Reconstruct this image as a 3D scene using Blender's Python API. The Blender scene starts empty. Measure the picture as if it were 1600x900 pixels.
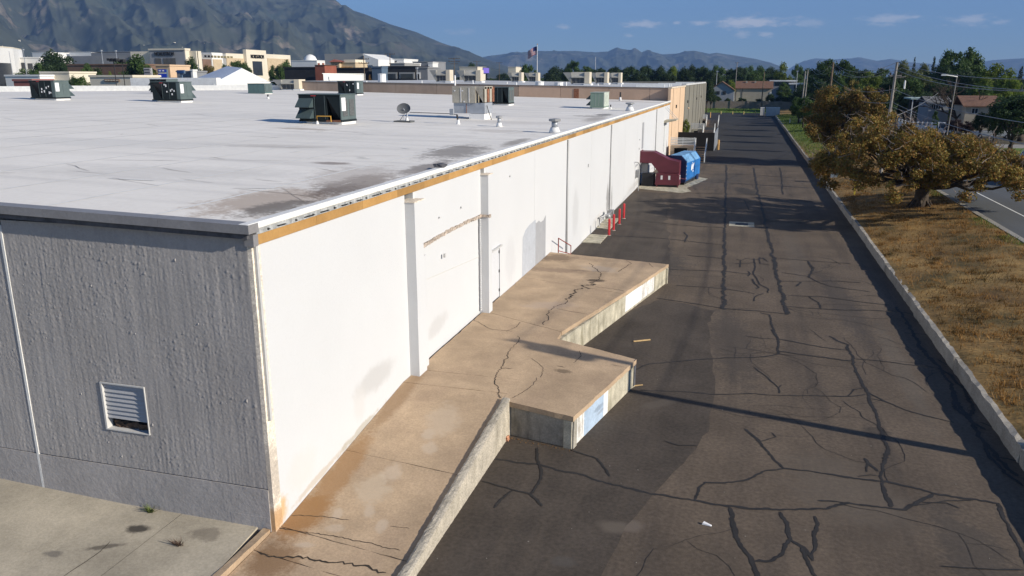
import bpy, bmesh, math, random
import numpy as np
from mathutils import Vector, Matrix
random.seed(7); np.random.seed(7)
sc = bpy.context.scene
C = sc.collection
R = math.radians

# ------------------------------------------------------------------ camera
FPX, H = 1235.0, 10.5
PITCH, YAW = math.atan2(328, FPX), R(16.066)
cam = bpy.data.objects.new('camera', bpy.data.cameras.new('camera'))
C.objects.link(cam)
cam.data.sensor_width = 36.0
cam.data.lens = 36.0 * FPX / 1600.0
cam.data.clip_start, cam.data.clip_end = 0.1, 60000
cam.location = (0, 0, H)
cam.rotation_euler = (math.pi / 2 - PITCH, 0, YAW)
sc.camera = cam

# ------------------------------------------------------------------ light
SUN_EL, SUN_AZ = R(24.0), (0.980, -0.198)      # horizontal direction towards the sun
sun = bpy.data.objects.new('sun', bpy.data.lights.new('sun', 'SUN'))
C.objects.link(sun)
sun.data.energy, sun.data.angle, sun.data.color = 5.0, R(0.53), (1.0, 0.925, 0.80)
sdir = Vector((SUN_AZ[0] * math.cos(SUN_EL), SUN_AZ[1] * math.cos(SUN_EL), math.sin(SUN_EL)))
sun.rotation_euler = sdir.to_track_quat('Z', 'Y').to_euler()
sc.view_settings.view_transform = 'Standard'
sc.view_settings.look = 'None'
sc.view_settings.exposure = 0.32
sc.view_settings.gamma = 1.0
SKY_STRENGTH, HAZE = 0.088, 7.6e-5

def ray(px, py):
    "direction of the photograph's pixel, used to measure where things stand"
    x, y, z = px - 800.0, py - 450.0, FPX
    cp, sp, cy, sy = math.cos(PITCH), math.sin(PITCH), math.cos(YAW), math.sin(YAW)
    fw, up = z * cp - y * sp, -z * sp - y * cp
    return Vector((x * cy - fw * sy, x * sy + fw * cy, up))
def G(px, py, z=0.0):
    d = ray(px, py); t = (z - H) / d.z; return Vector((d.x * t, d.y * t, z))
def PX(px, py, x):
    d = ray(px, py); t = x / d.x; return Vector((x, d.y * t, H + d.z * t))
def PY(px, py, y):
    d = ray(px, py); t = y / d.y; return Vector((d.x * t, y, H + d.z * t))

world = bpy.data.worlds.new('World'); sc.world = world; world.use_nodes = True
wt = world.node_tree; wt.nodes.clear()
def N(nt, typ, **kw):
    n = nt.nodes.new(typ)
    for k, v in kw.items(): setattr(n, k, v)
    return n
def L(nt, a, b): nt.links.new(a, b)
def math_node(nt, op, a, b=None, clamp=False):
    n = N(nt, 'ShaderNodeMath', operation=op, use_clamp=clamp)
    for i, v in enumerate((a, b)):
        if v is None: continue
        if isinstance(v, (int, float)): n.inputs[i].default_value = v
        else: L(nt, v, n.inputs[i])
    return n.outputs[0]
def vmath(nt, op, a, b=None):
    n = N(nt, 'ShaderNodeVectorMath', operation=op)
    for i, v in enumerate((a, b)):
        if v is None: continue
        if isinstance(v, (tuple, list, Vector)): n.inputs[i].default_value = tuple(v)
        else: L(nt, v, n.inputs[i])
    return n.outputs['Value'] if op in ('DOT_PRODUCT', 'LENGTH') else n.outputs['Vector']
def mixc(nt, fac, a, b, mode='MIX'):
    n = N(nt, 'ShaderNodeMix', data_type='RGBA', blend_type=mode)
    for i, v in ((0, fac), (6, a), (7, b)):
        if isinstance(v, (int, float)): n.inputs[i].default_value = v
        elif isinstance(v, (tuple, list)): n.inputs[i].default_value = (*v[:3], 1)
        else: L(nt, v, n.inputs[i])
    return n.outputs[2]
def maprange(nt, v, a, b, c=0.0, d=1.0, smooth=True):
    n = N(nt, 'ShaderNodeMapRange', interpolation_type='SMOOTHSTEP' if smooth else 'LINEAR')
    L(nt, v, n.inputs[0])
    for i, x in enumerate((a, b, c, d)): n.inputs[i + 1].default_value = x
    return n.outputs[0]
def noise(nt, vec, scale, detail=4, rough=0.55):
    n = N(nt, 'ShaderNodeTexNoise'); n.inputs['Scale'].default_value = scale
    n.inputs['Detail'].default_value = detail; n.inputs['Roughness'].default_value = rough
    L(nt, vec, n.inputs['Vector']); return n.outputs['Fac']

sky = N(wt, 'ShaderNodeTexSky', sky_type='NISHITA', sun_disc=False)
sky.sun_elevation = SUN_EL
sky.sun_rotation = math.atan2(SUN_AZ[0], SUN_AZ[1])
sky.altitude, sky.air_density, sky.dust_density, sky.ozone_density = 1300, 1.0, 0.0, 7.5
skycol = sky.outputs[0]
dirv = N(wt, 'ShaderNodeTexCoord').outputs['Generated']
nz = noise(wt, vmath(wt, 'MULTIPLY', dirv, (1, 1, 3.5)), 26, 6, 0.62)
nz2 = noise(wt, vmath(wt, 'MULTIPLY', dirv, (1, 1, 3.0)), 90, 5, 0.6)
wob = math_node(wt, 'ADD', math_node(wt, 'MULTIPLY', math_node(wt, 'SUBTRACT', nz, 0.5), 2.6),
                math_node(wt, 'MULTIPLY', math_node(wt, 'SUBTRACT', nz2, 0.5), 1.6))
cloud = None                                     # small fair-weather clouds low over the valley
for px, py, hw, hh, op in ((1175, 33, 58, 10, .85), (1005, 37, 34, 6, .7), (1384, 31, 38, 9, .6), (1516, 30, 32, 8, .6),
                           (1090, 36, 18, 4, .6), (1058, 36, 8, 3, .5), (881, 42, 13, 4, .5), (1160, 53, 14, 7, .5),
                           (1198, 54, 16, 6, .55), (1270, 35, 24, 7, .35), (720, 50, 26, 5, .3), (1565, 34, 14, 5, .4), (982, 56, 9, 4, .4)):
    d = ray(px, py).normalized(); e1 = Vector((d.y, -d.x, 0)).normalized(); e2 = e1.cross(d).normalized()
    u = math_node(wt, 'DIVIDE', vmath(wt, 'DOT_PRODUCT', dirv, e1), hw / 1300.0)
    v = math_node(wt, 'DIVIDE', math_node(wt, 'SUBTRACT', vmath(wt, 'DOT_PRODUCT', dirv, e2), 0.0), hh / 1300.0)
    front = vmath(wt, 'DOT_PRODUCT', dirv, d)
    r = math_node(wt, 'SQRT', math_node(wt, 'ADD', math_node(wt, 'MULTIPLY', u, u), math_node(wt, 'MULTIPLY', v, v)))
    r = math_node(wt, 'ADD', r, wob)
    m = math_node(wt, 'MULTIPLY', maprange(wt, r, 1.15, 0.1, 0, op), math_node(wt, 'GREATER_THAN', front, 0.5))
    cloud = m if cloud is None else math_node(wt, 'MAXIMUM', cloud, m)
skycol = mixc(wt, cloud, skycol, (9.5, 9.2, 8.8))
bg = N(wt, 'ShaderNodeBackground'); bg.inputs[1].default_value = SKY_STRENGTH
L(wt, skycol, bg.inputs[0]); L(wt, bg.outputs[0], N(wt, 'ShaderNodeOutputWorld').inputs[0])

# ------------------------------------------------------------------ mesh helpers
class MB:
    def __init__(s): s.v, s.f = [], []
    def face(s, pts):
        i = len(s.v); s.v += [tuple(p) for p in pts]; s.f.append(tuple(range(i, i + len(pts)))); return s
    def hexa(s, b, t):
        "bottom and top quads, counter-clockwise seen from above"
        i = len(s.v); s.v += [tuple(p) for p in b] + [tuple(p) for p in t]; n = len(b)
        s.f.append(tuple(i + n - 1 - k for k in range(n))); s.f.append(tuple(i + n + k for k in range(n)))
        for k in range(n):
            j = (k + 1) % n; s.f.append((i + k, i + j, i + n + j, i + n + k))
        return s
    def box(s, x0, x1, y0, y1, z0, z1):
        if x0 > x1: x0, x1 = x1, x0
        if y0 > y1: y0, y1 = y1, y0
        q = ((x0, y0), (x1, y0), (x1, y1), (x0, y1))
        return s.hexa([(a, b, z0) for a, b in q], [(a, b, z1) for a, b in q])
    def prism(s, poly, z0, z1):
        a = sum(p[0] * q[1] - q[0] * p[1] for p, q in zip(poly, poly[1:] + poly[:1]))
        if a < 0: poly = poly[::-1]
        return s.hexa([(p[0], p[1], z0) for p in poly], [(p[0], p[1], z1) for p in poly])
    def extr(s, prof, d):
        "planar outline (3-D points) pushed along the vector d"
        b = [Vector(p) for p in prof]; t = [p + Vector(d) for p in b]; return s.hexa(b, t)
    def obox(s, c, sx, sy, z0, z1, rz):
        cs, sn = math.cos(rz), math.sin(rz)
        return s.prism([(c[0] + a * sx / 2 * cs - b * sy / 2 * sn, c[1] + a * sx / 2 * sn + b * sy / 2 * cs)
                        for a, b in ((-1, -1), (1, -1), (1, 1), (-1, 1))], z0, z1)
    def tube(s, pts, r, n=6, r1=None, cap=True):
        pts = [Vector(p) for p in pts]; base = len(s.v); m = len(pts)
        for k, p in enumerate(pts):
            t = (pts[min(k + 1, m - 1)] - pts[max(k - 1, 0)]).normalized()
            a = t.orthogonal().normalized() if abs(t.z) > .99 else t.cross(Vector((0, 0, 1))).normalized()
            b = t.cross(a); rr = r if r1 is None else r + (r1 - r) * k / (m - 1)
            for q in range(n):
                an = 2 * math.pi * q / n; s.v.append(tuple(p + a * (rr * math.cos(an)) + b * (rr * math.sin(an))))
        for k in range(m - 1):
            for q in range(n):
                w = (q + 1) % n; s.f.append((base + k * n + q, base + k * n + w, base + (k + 1) * n + w, base + (k + 1) * n + q))
        if cap:
            s.f.append(tuple(base + q for q in range(n))[::-1]); s.f.append(tuple(base + (m - 1) * n + q for q in range(n)))
        return s
    def lathe(s, c, prof, n=12):
        i = len(s.v)
        for r, z in prof:
            for q in range(n):
                an = 2 * math.pi * q / n; s.v.append((c[0] + r * math.cos(an), c[1] + r * math.sin(an), c[2] + z))
        for k in range(len(prof) - 1):
            for q in range(n):
                w = (q + 1) % n; s.f.append((i + k * n + q, i + k * n + w, i + (k + 1) * n + w, i + (k + 1) * n + q))
        s.f.append(tuple(i + q for q in range(n))[::-1]); s.f.append(tuple(i + (len(prof) - 1) * n + q for q in range(n)))
        return s
    def build(s, name, m, parent=None, label=None, smooth=False, bevel=0.0):
        o0 = Vector((0, 0, 0)) if parent is None else wloc(parent)
        me = bpy.data.meshes.new(name)
        me.from_pydata([(a - o0.x, b - o0.y, c - o0.z) for a, b, c in s.v], [], s.f)
        return link_mesh(name, me, m, parent, label, smooth, bevel)
def wloc(o):
    v = Vector((0, 0, 0))
    while o: v += o.location; o = o.parent
    return v
def link_mesh(name, me, m, parent=None, label=None, smooth=False, bevel=0.0):
    if m is not None: me.materials.append(m)
    if smooth: me.shade_smooth()
    o = bpy.data.objects.new(name, me); C.objects.link(o)
    if parent: o.parent = parent
    if label: o['label'] = label
    if bevel:
        b = o.modifiers.new('bevel', 'BEVEL'); b.width = bevel; b.segments = 2; b.limit_method = 'ANGLE'
    return o
def tag(o, label, cat, group=None):
    o['label'] = label; o['category'] = cat
    if group: o['group'] = group
    return o
def struct(o, label=None, kind='structure'):
    o['kind'] = kind
    if label: o['label'] = label
    return o
def thing(name, label, cat, loc=(0, 0, 0), group=None):
    o = bpy.data.objects.new(name, None); C.objects.link(o); o.location = loc; o.empty_display_size = .3
    return tag(o, label, cat, group)
def copy_tree(o, parent=None):
    c = o.copy(); C.objects.link(c)
    if parent: c.parent = parent
    for ch in [k for k in bpy.data.objects if k.parent == o]: copy_tree(ch, c)
    return c
def copy_thing(o, loc, label=None, group=None, rz=0.0, scale=None):
    c = copy_tree(o); c.location = loc; c.rotation_euler.z = rz
    if scale: c.scale = scale
    if label: c['label'] = label
    if group: c['group'] = group
    return c
def sheet(poly, z, n=1):
    "flat ground sheet from an outline; z is a number or a function of x, y"
    f = z if callable(z) else (lambda x, y: z)
    a = sum(p[0] * q[1] - q[0] * p[1] for p, q in zip(poly, poly[1:] + poly[:1]))
    if a < 0: poly = poly[::-1]
    mb = MB(); mb.face([(p[0], p[1], f(p[0], p[1])) for p in poly]); return mb
def grid(xs, ys, f):
    mb = MB(); nx = len(xs)
    mb.v = [(x, y, f(x, y)) for y in ys for x in xs]
    mb.f = [(j * nx + i, j * nx + i + 1, (j + 1) * nx + i + 1, (j + 1) * nx + i) for j in range(len(ys) - 1) for i in range(nx - 1)]
    return mb
def ragged(poly, step=0.35, amp=0.05):
    "outline subdivided and jittered, for poured or worn edges"
    out = []
    for p, q in zip(poly, poly[1:] + poly[:1]):
        n = max(1, int(math.dist(p[:2], q[:2]) / step))
        for k in range(n):
            t = k / n; j = (amp * (3 if random.random() < .07 else 1)) if k else 0
            out.append((p[0] + (q[0] - p[0]) * t + random.uniform(-j, j), p[1] + (q[1] - p[1]) * t + random.uniform(-j, j)))
    return out
def ribbon(mb, pts, w, z, jit=0.25, step=0.09):
    "thin band along a wandering ground line, z number or function"
    f = z if callable(z) else (lambda x, y: z)
    P = []
    for p, q in zip(pts, pts[1:]):
        n = max(1, int((Vector(q[:2]) - Vector(p[:2])).length / step)); n = min(n, 160)
        for k in range(n): P.append(Vector(p[:2]).lerp(Vector(q[:2]), k / n))
    P.append(Vector(pts[-1][:2])); m = len(P); i0 = len(mb.v); dx = wv = 0
    for k, p in enumerate(P):
        t = (P[min(k + 2, m - 1)] - P[max(k - 2, 0)]); t = t.normalized() if t.length > 1e-6 else Vector((1, 0))
        nrm = Vector((-t.y, t.x)); dx = dx * .82 + random.uniform(-1, 1) * w * jit * 1.5; wv = wv * .85 + random.uniform(-.12, .12)
        ww = w * .5 * max(.4, 1 + wv * 1.3) * (.4 if k in (0, m - 1) else 1)
        for sgn in (-1, 1):
            q = p + nrm * (sgn * ww * random.uniform(.7, 1.3) + dx); mb.v.append((q.x, q.y, f(q.x, q.y)))
    for k in range(m - 1):
        a = i0 + 2 * k; mb.f.append((a, a + 1, a + 3, a + 2) if True else ())
    return mb
def rough_box(x0, x1, y0, y1, z0, z1, step=0.25, amp=0.015, zf=None):
    "box with subdivided, slightly worn sides; zf(x, y) gives the top height"
    bm = bmesh.new()
    nx, ny, nz_ = max(1, int((x1 - x0) / step)), max(1, int((y1 - y0) / step)), max(1, int((z1 - z0) / step))
    bmesh.ops.create_cube(bm, size=1)
    bm.verts.ensure_lookup_table()
    for ax, n in ((0, nx), (1, ny), (2, nz_)):
        if n > 1:
            ed = [e for e in bm.edges if abs((e.verts[0].co - e.verts[1].co)[ax]) > .5]
            bmesh.ops.subdivide_edges(bm, edges=ed, cuts=n - 1, use_grid_fill=True)
    mb = MB()
    for v in bm.verts:
        u = v.co + Vector((.5, .5, .5)); x = x0 + (x1 - x0) * u.x; y = y0 + (y1 - y0) * u.y
        zt = z1 if zf is None else zf(x, y); z = z0 + (zt - z0) * u.z
        edge = sum(1 for c in (u.x, u.y, u.z) if c < .001 or c > .999)
        k = amp * (1.6 if edge > 1 else .6)
        sx = -1 if u.x > .999 else (1 if u.x < .001 else 0); sy = -1 if u.y > .999 else (1 if u.y < .001 else 0)
        mb.v.append((x + sx * random.random() * k, y + sy * random.random() * k, z - (random.random() * k if u.z > .999 else 0)))
    for f in bm.faces: mb.f.append(tuple(v.index for v in f.verts))
    bm.free(); return mb
def text_mesh(s, width, height, mat_, origin, right, up, depth, name, parent):
    "raised letters fitted to a width and cap height, centred on origin"
    cu = bpy.data.curves.new(name, 'FONT'); cu.body = s; cu.size = 1; cu.extrude = .02
    ob = bpy.data.objects.new(name, cu); C.objects.link(ob)
    me = bpy.data.meshes.new_from_object(ob.evaluated_get(bpy.context.evaluated_depsgraph_get()))
    bpy.data.objects.remove(ob)
    r_, u_ = Vector(right).normalized(), Vector(up).normalized(); n_ = r_.cross(u_); o0 = wloc(parent)
    xs = [v.co.x for v in me.vertices]; ys = [v.co.y for v in me.vertices]; cx_, cy_ = (min(xs) + max(xs)) / 2, (min(ys) + max(ys)) / 2
    fx, fy = width / (max(xs) - min(xs)), height / (max(ys) - min(ys))
    for v in me.vertices: v.co = Vector(origin) + r_ * ((v.co.x - cx_) * fx) + u_ * ((v.co.y - cy_) * fy) + n_ * (v.co.z / .02 * depth) - o0
    me.materials.clear()
    return link_mesh(name, me, mat_, parent)

# ------------------------------------------------------------------ materials
def srgb(r, g, b):
    f = lambda c: ((c / 255 + .055) / 1.055) ** 2.4 if c > 10 else c / 255 / 12.92
    return (f(r), f(g), f(b))
MATS = {}
def mat(name, col, rough=.85, var=.12, scale=.6, fine=.06, fscale=14, bump=0.0, bscale=30, metal=0.0, stretch=(1, 1, 1),
        blot=(), rand=0.0, tint=None, spec=.3, streak=None):
    """Painted, worn or mineral surface: base colour with broad and fine mottling, blotches (stains with a shape of their own),
    fine relief.  blot: (axes, centre, (rx, ry), angle, colour, strength[, wobble])"""
    m = bpy.data.materials.new(name); m.use_nodes = True; nt = m.node_tree
    b = nt.nodes['Principled BSDF']; b.inputs['Roughness'].default_value = rough; b.inputs['Metallic'].default_value = metal
    b.inputs['Specular IOR Level'].default_value = spec
    pos = N(nt, 'ShaderNodeNewGeometry').outputs['Position']
    sp = vmath(nt, 'MULTIPLY', pos, stretch)
    n1 = noise(nt, sp, scale, 5, .6); n2 = noise(nt, pos, fscale, 3, .6)
    c = tuple(col)
    lo = tuple(max(0, x * (1 - 2.2 * var)) for x in c); hi = tuple(x * (1 + 2.2 * var) for x in c)
    if tint: hi = tuple(tint)
    out = mixc(nt, maprange(nt, n1, .25, .75, 0, 1, False), lo, hi)
    if streak:                                   # long soft streaks along one axis
        sv = noise(nt, vmath(nt, 'MULTIPLY', pos, streak[0]), 1.0, 4, .6)
        out = mixc(nt, maprange(nt, sv, .45, .72, 0, streak[2]), out, streak[1])
    g = maprange(nt, n2, .2, .8, 1 - 2 * fine, 1 + 2 * fine, False)
    out = mixc(nt, 1.0, out, vec_grey(nt, g), 'MULTIPLY')
    if rand:
        oi = N(nt, 'ShaderNodeObjectInfo').outputs['Random']
        out = mixc(nt, 1.0, out, vec_grey(nt, maprange(nt, oi, 0, 1, 1 - rand, 1 + rand, False)), 'MULTIPLY')
    if blot:
        w1 = noise(nt, pos, 1.7, 5, .65); w2 = noise(nt, pos, 9, 4, .6)
        wb = math_node(nt, 'ADD', math_node(nt, 'MULTIPLY', math_node(nt, 'SUBTRACT', w1, .5), 1.6),
                       math_node(nt, 'MULTIPLY', math_node(nt, 'SUBTRACT', w2, .5), .9))
    for bl in blot:
        ax, ce, (rx, ry), an, bc, st = bl[:6]; wk = bl[6] if len(bl) > 6 else 1.0
        e1 = [0, 0, 0]; e2 = [0, 0, 0]; c0 = [0, 0, 0]
        e1[ax[0]], e1[ax[1]] = math.cos(an) / rx, math.sin(an) / rx
        e2[ax[0]], e2[ax[1]] = -math.sin(an) / ry, math.cos(an) / ry
        c0[ax[0]], c0[ax[1]] = ce
        rel = vmath(nt, 'SUBTRACT', pos, tuple(c0))
        u = vmath(nt, 'DOT_PRODUCT', rel, tuple(e1)); v = vmath(nt, 'DOT_PRODUCT', rel, tuple(e2))
        r = math_node(nt, 'SQRT', math_node(nt, 'ADD', math_node(nt, 'MULTIPLY', u, u), math_node(nt, 'MULTIPLY', v, v)))
        r = math_node(nt, 'ADD', r, math_node(nt, 'MULTIPLY', wb, wk))
        out = mixc(nt, maprange(nt, r, 1.05, .45, 0, st), out, bc)
    L(nt, out, b.inputs['Base Color'])
    if bump:
        bn = N(nt, 'ShaderNodeBump'); bn.inputs['Strength'].default_value = min(1, bump); bn.inputs['Distance'].default_value = .02 * max(1, bump)
        hb = noise(nt, vmath(nt, 'MULTIPLY', pos, stretch), bscale, 5, .6)
        L(nt, hb, bn.inputs['Height']); L(nt, bn.outputs[0], b.inputs['Normal'])
    MATS[name] = m; return m
def vec_grey(nt, v):
    n = N(nt, 'ShaderNodeCombineColor')
    for i in range(3): L(nt, v, n.inputs[i])
    return n.outputs[0]
def leaf_mat(name, cols, transl=.35):
    m = bpy.data.materials.new(name); m.use_nodes = True; nt = m.node_tree; nt.nodes.clear()
    pos = N(nt, 'ShaderNodeTexCoord').outputs['Object']
    n1 = noise(nt, pos, .55, 4, .65); n2 = noise(nt, pos, 4.5, 3, .7)
    rnd = N(nt, 'ShaderNodeObjectInfo').outputs['Random']
    f = math_node(nt, 'ADD', math_node(nt, 'MULTIPLY', n1, .55), math_node(nt, 'MULTIPLY', n2, .45))
    ra = N(nt, 'ShaderNodeValToRGB'); L(nt, f, ra.inputs[0]); el = ra.color_ramp.elements
    k = len(cols)
    while len(el) < k: el.new(.5)
    for i, c in enumerate(cols):
        el[i].position = .33 + .34 * i / max(1, k - 1); el[i].color = (*c, 1)
    out = mixc(nt, 1.0, ra.outputs[0], vec_grey(nt, maprange(nt, rnd, 0, 1, .78, 1.22, False)), 'MULTIPLY')
    d = N(nt, 'ShaderNodeBsdfPrincipled'); d.inputs['Roughness'].default_value = .6; d.inputs['Specular IOR Level'].default_value = .25
    t = N(nt, 'ShaderNodeBsdfTranslucent'); L(nt, out, d.inputs['Base Color']); L(nt, out, t.inputs['Color'])
    mx = N(nt, 'ShaderNodeMixShader'); mx.inputs[0].default_value = transl
    L(nt, d.outputs[0], mx.inputs[1]); L(nt, t.outputs[0], mx.inputs[2]); L(nt, mx.outputs[0], N(nt, 'ShaderNodeOutputMaterial').inputs[0])
    return m
# ================================================================== SETTING
WX, FY, KX = -9.75, 14.1, 8.13                   # plane of the long wall, plane of the short front, face of the kerb
KT, RZ = 0.53, 1.35                              # kerb top, street level
def bank_z(x, y=0):
    t = max(0.0, min(1.0, (x - 8.35) / 7.2)); z = .50 + .93 * t
    far = max(0.0, min(1.0, (y - 130) / 90.0)); return z * (1 - far) + (.5 + .06 * (x - 8.35)) * far
def roof_z(x): return 7.5 + .0213 * (WX - x) if x > -68 else 8.74 - .006 * (-68 - x)
def hit(px, py, f):
    d = ray(px, py); t0, t = 0, 2.0
    while t < 900:
        p = d / d.length * t
        if H + p.z < f(p.x, p.y): break
        t0, t = t, t * 1.01 + .02
    for _ in range(40):
        m = (t0 + t) / 2; p = d / d.length * m
        if H + p.z < f(p.x, p.y): t = m
        else: t0 = m
    return Vector((p.x, p.y, H + p.z))
def roofhit(px, py): return hit(px, py, lambda x, y: roof_z(x))
def bankhit(px, py): return hit(px, py, bank_z)
def dock_z(x, y=0): return 1.25 - .038 * (x - WX)
def ramp_z(x, y):
    z = .31 + .124 * max(0, y - 13.9) if y > 13.9 else .31 - .02 * (13.9 - y)
    return min(1.25, z) - .038 * (x - WX)
def dockhit(px, py): return hit(px, py, dock_z)
def ramphit(px, py): return hit(px, py, ramp_z)

V = lambda *a: a
XY, YZ, XZ = (0, 1), (1, 2), (0, 2)
m_ground = mat('ground', (.075, .075, .045), scale=.02, var=.2, fine=.1, fscale=.4)
m_asphalt = mat('asphalt', (.128, .098, .072), rough=.92, scale=.35, var=.15, fine=.17, fscale=9, bump=.35, bscale=45, tint=(.160, .122, .088),
                streak=((.75, .05, 1), (.070, .056, .045), .8),
                blot=[(XY, (3.2, 20.5), (1.6, 2.6), .5, (.135, .112, .088), .45, 1.0), (XY, (.2, 32), (1.2, 6), .1, (.055, .048, .043), .5, 1.0), (XY, (5.2, 40), (.8, 8), .05, (.058, .05, .045), .55, .9), (XY, (-4.6, 47), (2.2, 4), .3, (.056, .05, .045), .6, 1.0), (XY, (3.6, 50), (.7, 10), 0, (.13, .11, .09), .35, .8), (XY, (-1.2, 90), (2.5, 6), 0, (.055, .05, .046), .5, 1.0), (XY, (5.8, 18), (.9, 3), .2, (.06, .053, .047), .5, .9), (XY, (.6, 79), (1.2, 3.5), .2, (.03, .03, .03), .7, .7), (XY, (1.4, 14.6), (.5, .4), 0, (.11, .095, .08), .6, .6),
                      (XY, (-2.0, 17.2), (.45, .35), 0, (.16, .13, .105), .8, .5), (XY, (-3.2, 27.5), (1.1, .5), .6, (.13, .11, .09), .5, .9),
                      (XY, (4.6, 24.6), (.5, .35), 0, (.035, .032, .03), .5, .6), (XY, (6.3, 31), (.45, 7), .0, (.13, .115, .095), .35, .9)])
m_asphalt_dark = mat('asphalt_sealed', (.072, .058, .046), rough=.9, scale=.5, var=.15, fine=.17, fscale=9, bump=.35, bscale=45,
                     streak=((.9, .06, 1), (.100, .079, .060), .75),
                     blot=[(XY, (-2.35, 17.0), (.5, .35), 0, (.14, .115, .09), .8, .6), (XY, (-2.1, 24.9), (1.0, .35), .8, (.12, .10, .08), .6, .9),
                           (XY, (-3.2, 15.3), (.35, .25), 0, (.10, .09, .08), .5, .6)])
m_asphalt_far = mat('asphalt_new', (.036, .035, .035), rough=.88, scale=.15, var=.14, fine=.12, fscale=18, streak=((.2, .02, 1), (.055, .052, .05), .5))
m_tar = mat('crack_sealant', (.030, .027, .025), rough=.75, scale=2, var=.15, fine=.12, fscale=30, bump=.2, spec=.35)
m_dockc = mat('dock_concrete', (.435, .318, .208), rough=.9, scale=.7, var=.12, fine=.10, fscale=18, bump=.25, bscale=25, rand=.05,
              streak=((.5, .35, 1), (.33, .235, .16), .5),
              blot=[(XY, (-9.2, 40.2), (1.6, 1.0), .4, (.17, .12, .08), .75), (XY, (-8.6, 37.6), (2.0, .6), .2, (.22, .155, .11), .6),
                    (XY, (-6.3, 36.4), (.55, .35), .3, (.09, .065, .045), .9, .7), (XY, (-7.4, 31.5), (1.3, .7), .4, (.43, .33, .255), .6),
                    (XY, (-6.5, 38.8), (1.2, .8), 0, (.42, .34, .27), .6), (XY, (-5.2, 24.2), (.35, .2), 0, (.12, .09, .06), .7),
                    (XY, (-9.5, 14.8), (.7, 1.1), 0, (.30, .15, .05), .8, .6), (XY, (-9.4, 16.6), (.45, 2.4), .05, (.31, .17, .07), .7, .5),
                    (XY, (-9.5, 20.5), (.35, 2.6), 0, (.27, .165, .085), .6, .5), (XY, (-9.3, 13.2), (.7, .9), .3, (.22, .125, .06), .75, .6),
                    (XY, (-8.1, 17.0), (.3, .5), .3, (.52, .42, .32), .6, .8), (XY, (-8.0, 15.4), (.2, .4), .3, (.52, .42, .32), .6, .8), (XY, (-7.5, 15.0), (.18, .3), .3, (.52, .42, .32), .6, .8), (XY, (-8.7, 15.1), (.16, .24), .3, (.52, .42, .32), .6, .8), (XY, (-8.9, 13.9), (.3, .12), .3, (.52, .42, .32), .6, .8), (XY, (-7.9, 18.9), (.2, .4), .3, (.52, .42, .32), .6, .8),
                    (XY, (-7.6, 18.3), (.26, .4), .3, (.52, .42, .32), .55, .8), (XY, (-8.5, 14.6), (.3, .18), .3, (.52, .42, .32), .55, .8),
                    (XY, (-8.3, 16.2), (.5, .8), .3, (.52, .42, .31), .6, .9), (XY, (-7.8, 19.8), (.6, 1.1), .2, (.52, .41, .30), .6, .9)])
m_rawc = mat('raw_concrete', (.47, .43, .33), rough=.95, scale=1.6, var=.18, fine=.12, fscale=22, bump=.5, bscale=28, streak=((2.2, 2.2, .35), (.20, .18, .12), .85))
m_rawdark = mat('stained_concrete', (.33, .305, .255), rough=.95, scale=1.0, var=.2, fine=.12, fscale=18, bump=.6, bscale=20, streak=((1.5, 1.5, .35), (.06, .06, .055), .85))
m_parapet = mat('pebbly_concrete', (.46, .41, .33), rough=.95, scale=1.5, var=.14, fine=.22, fscale=26, bump=.6, bscale=30, streak=((1.5, 1.5, .3), (.24, .215, .165), .6))
m_kerb = mat('kerb_concrete', (.34, .31, .26), rough=.92, scale=.8, var=.14, fine=.16, fscale=16, bump=.5, rand=.14)
m_pad = mat('pad_concrete', (.42, .37, .285), rough=.9, scale=.6, var=.13, fine=.09, fscale=16, bump=.3,
            blot=[(XY, (-12.85, 13.25), (.32, .22), .3, (.045, .04, .035), .9, .7), (XY, (-13.0, 12.45), (.5, .12), .5, (.07, .06, .05), .7, .8),
                  (XY, (-11.2, 13.5), (.5, .3), 0, (.17, .145, .115), .6), (XY, (-13.9, 11.9), (.25, .15), .2, (.12, .11, .1), .6)])
m_road = mat('street_asphalt', (.105, .110, .112), rough=.9, scale=.12, var=.06, fine=.06, fscale=12, streak=((.6, .02, 1), (.085, .088, .09), .5))
m_line = mat('road_paint', (.75, .75, .72), rough=.7, var=.08, scale=2)
m_lawn = mat('lawn', (.12, .19, .035), scale=.4, var=.18, fine=.2, fscale=6)
m_soil = mat('dry_bank', (.30, .165, .058), rough=.95, scale=.3, var=.3, fine=.25, fscale=9, tint=(.50, .31, .105), bump=.8, bscale=10,
             streak=((.35, .3, .3), (.07, .062, .022), .85),
             blot=[(XY, (10.5, 165), (4, 55), 0, (.10, .17, .025), .85, .9), (XY, (11, 215), (6, 30), 0, (.12, .19, .03), .9, .6)])
m_gravel = mat('path_paving', (.32, .30, .27), scale=1, var=.1)

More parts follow.
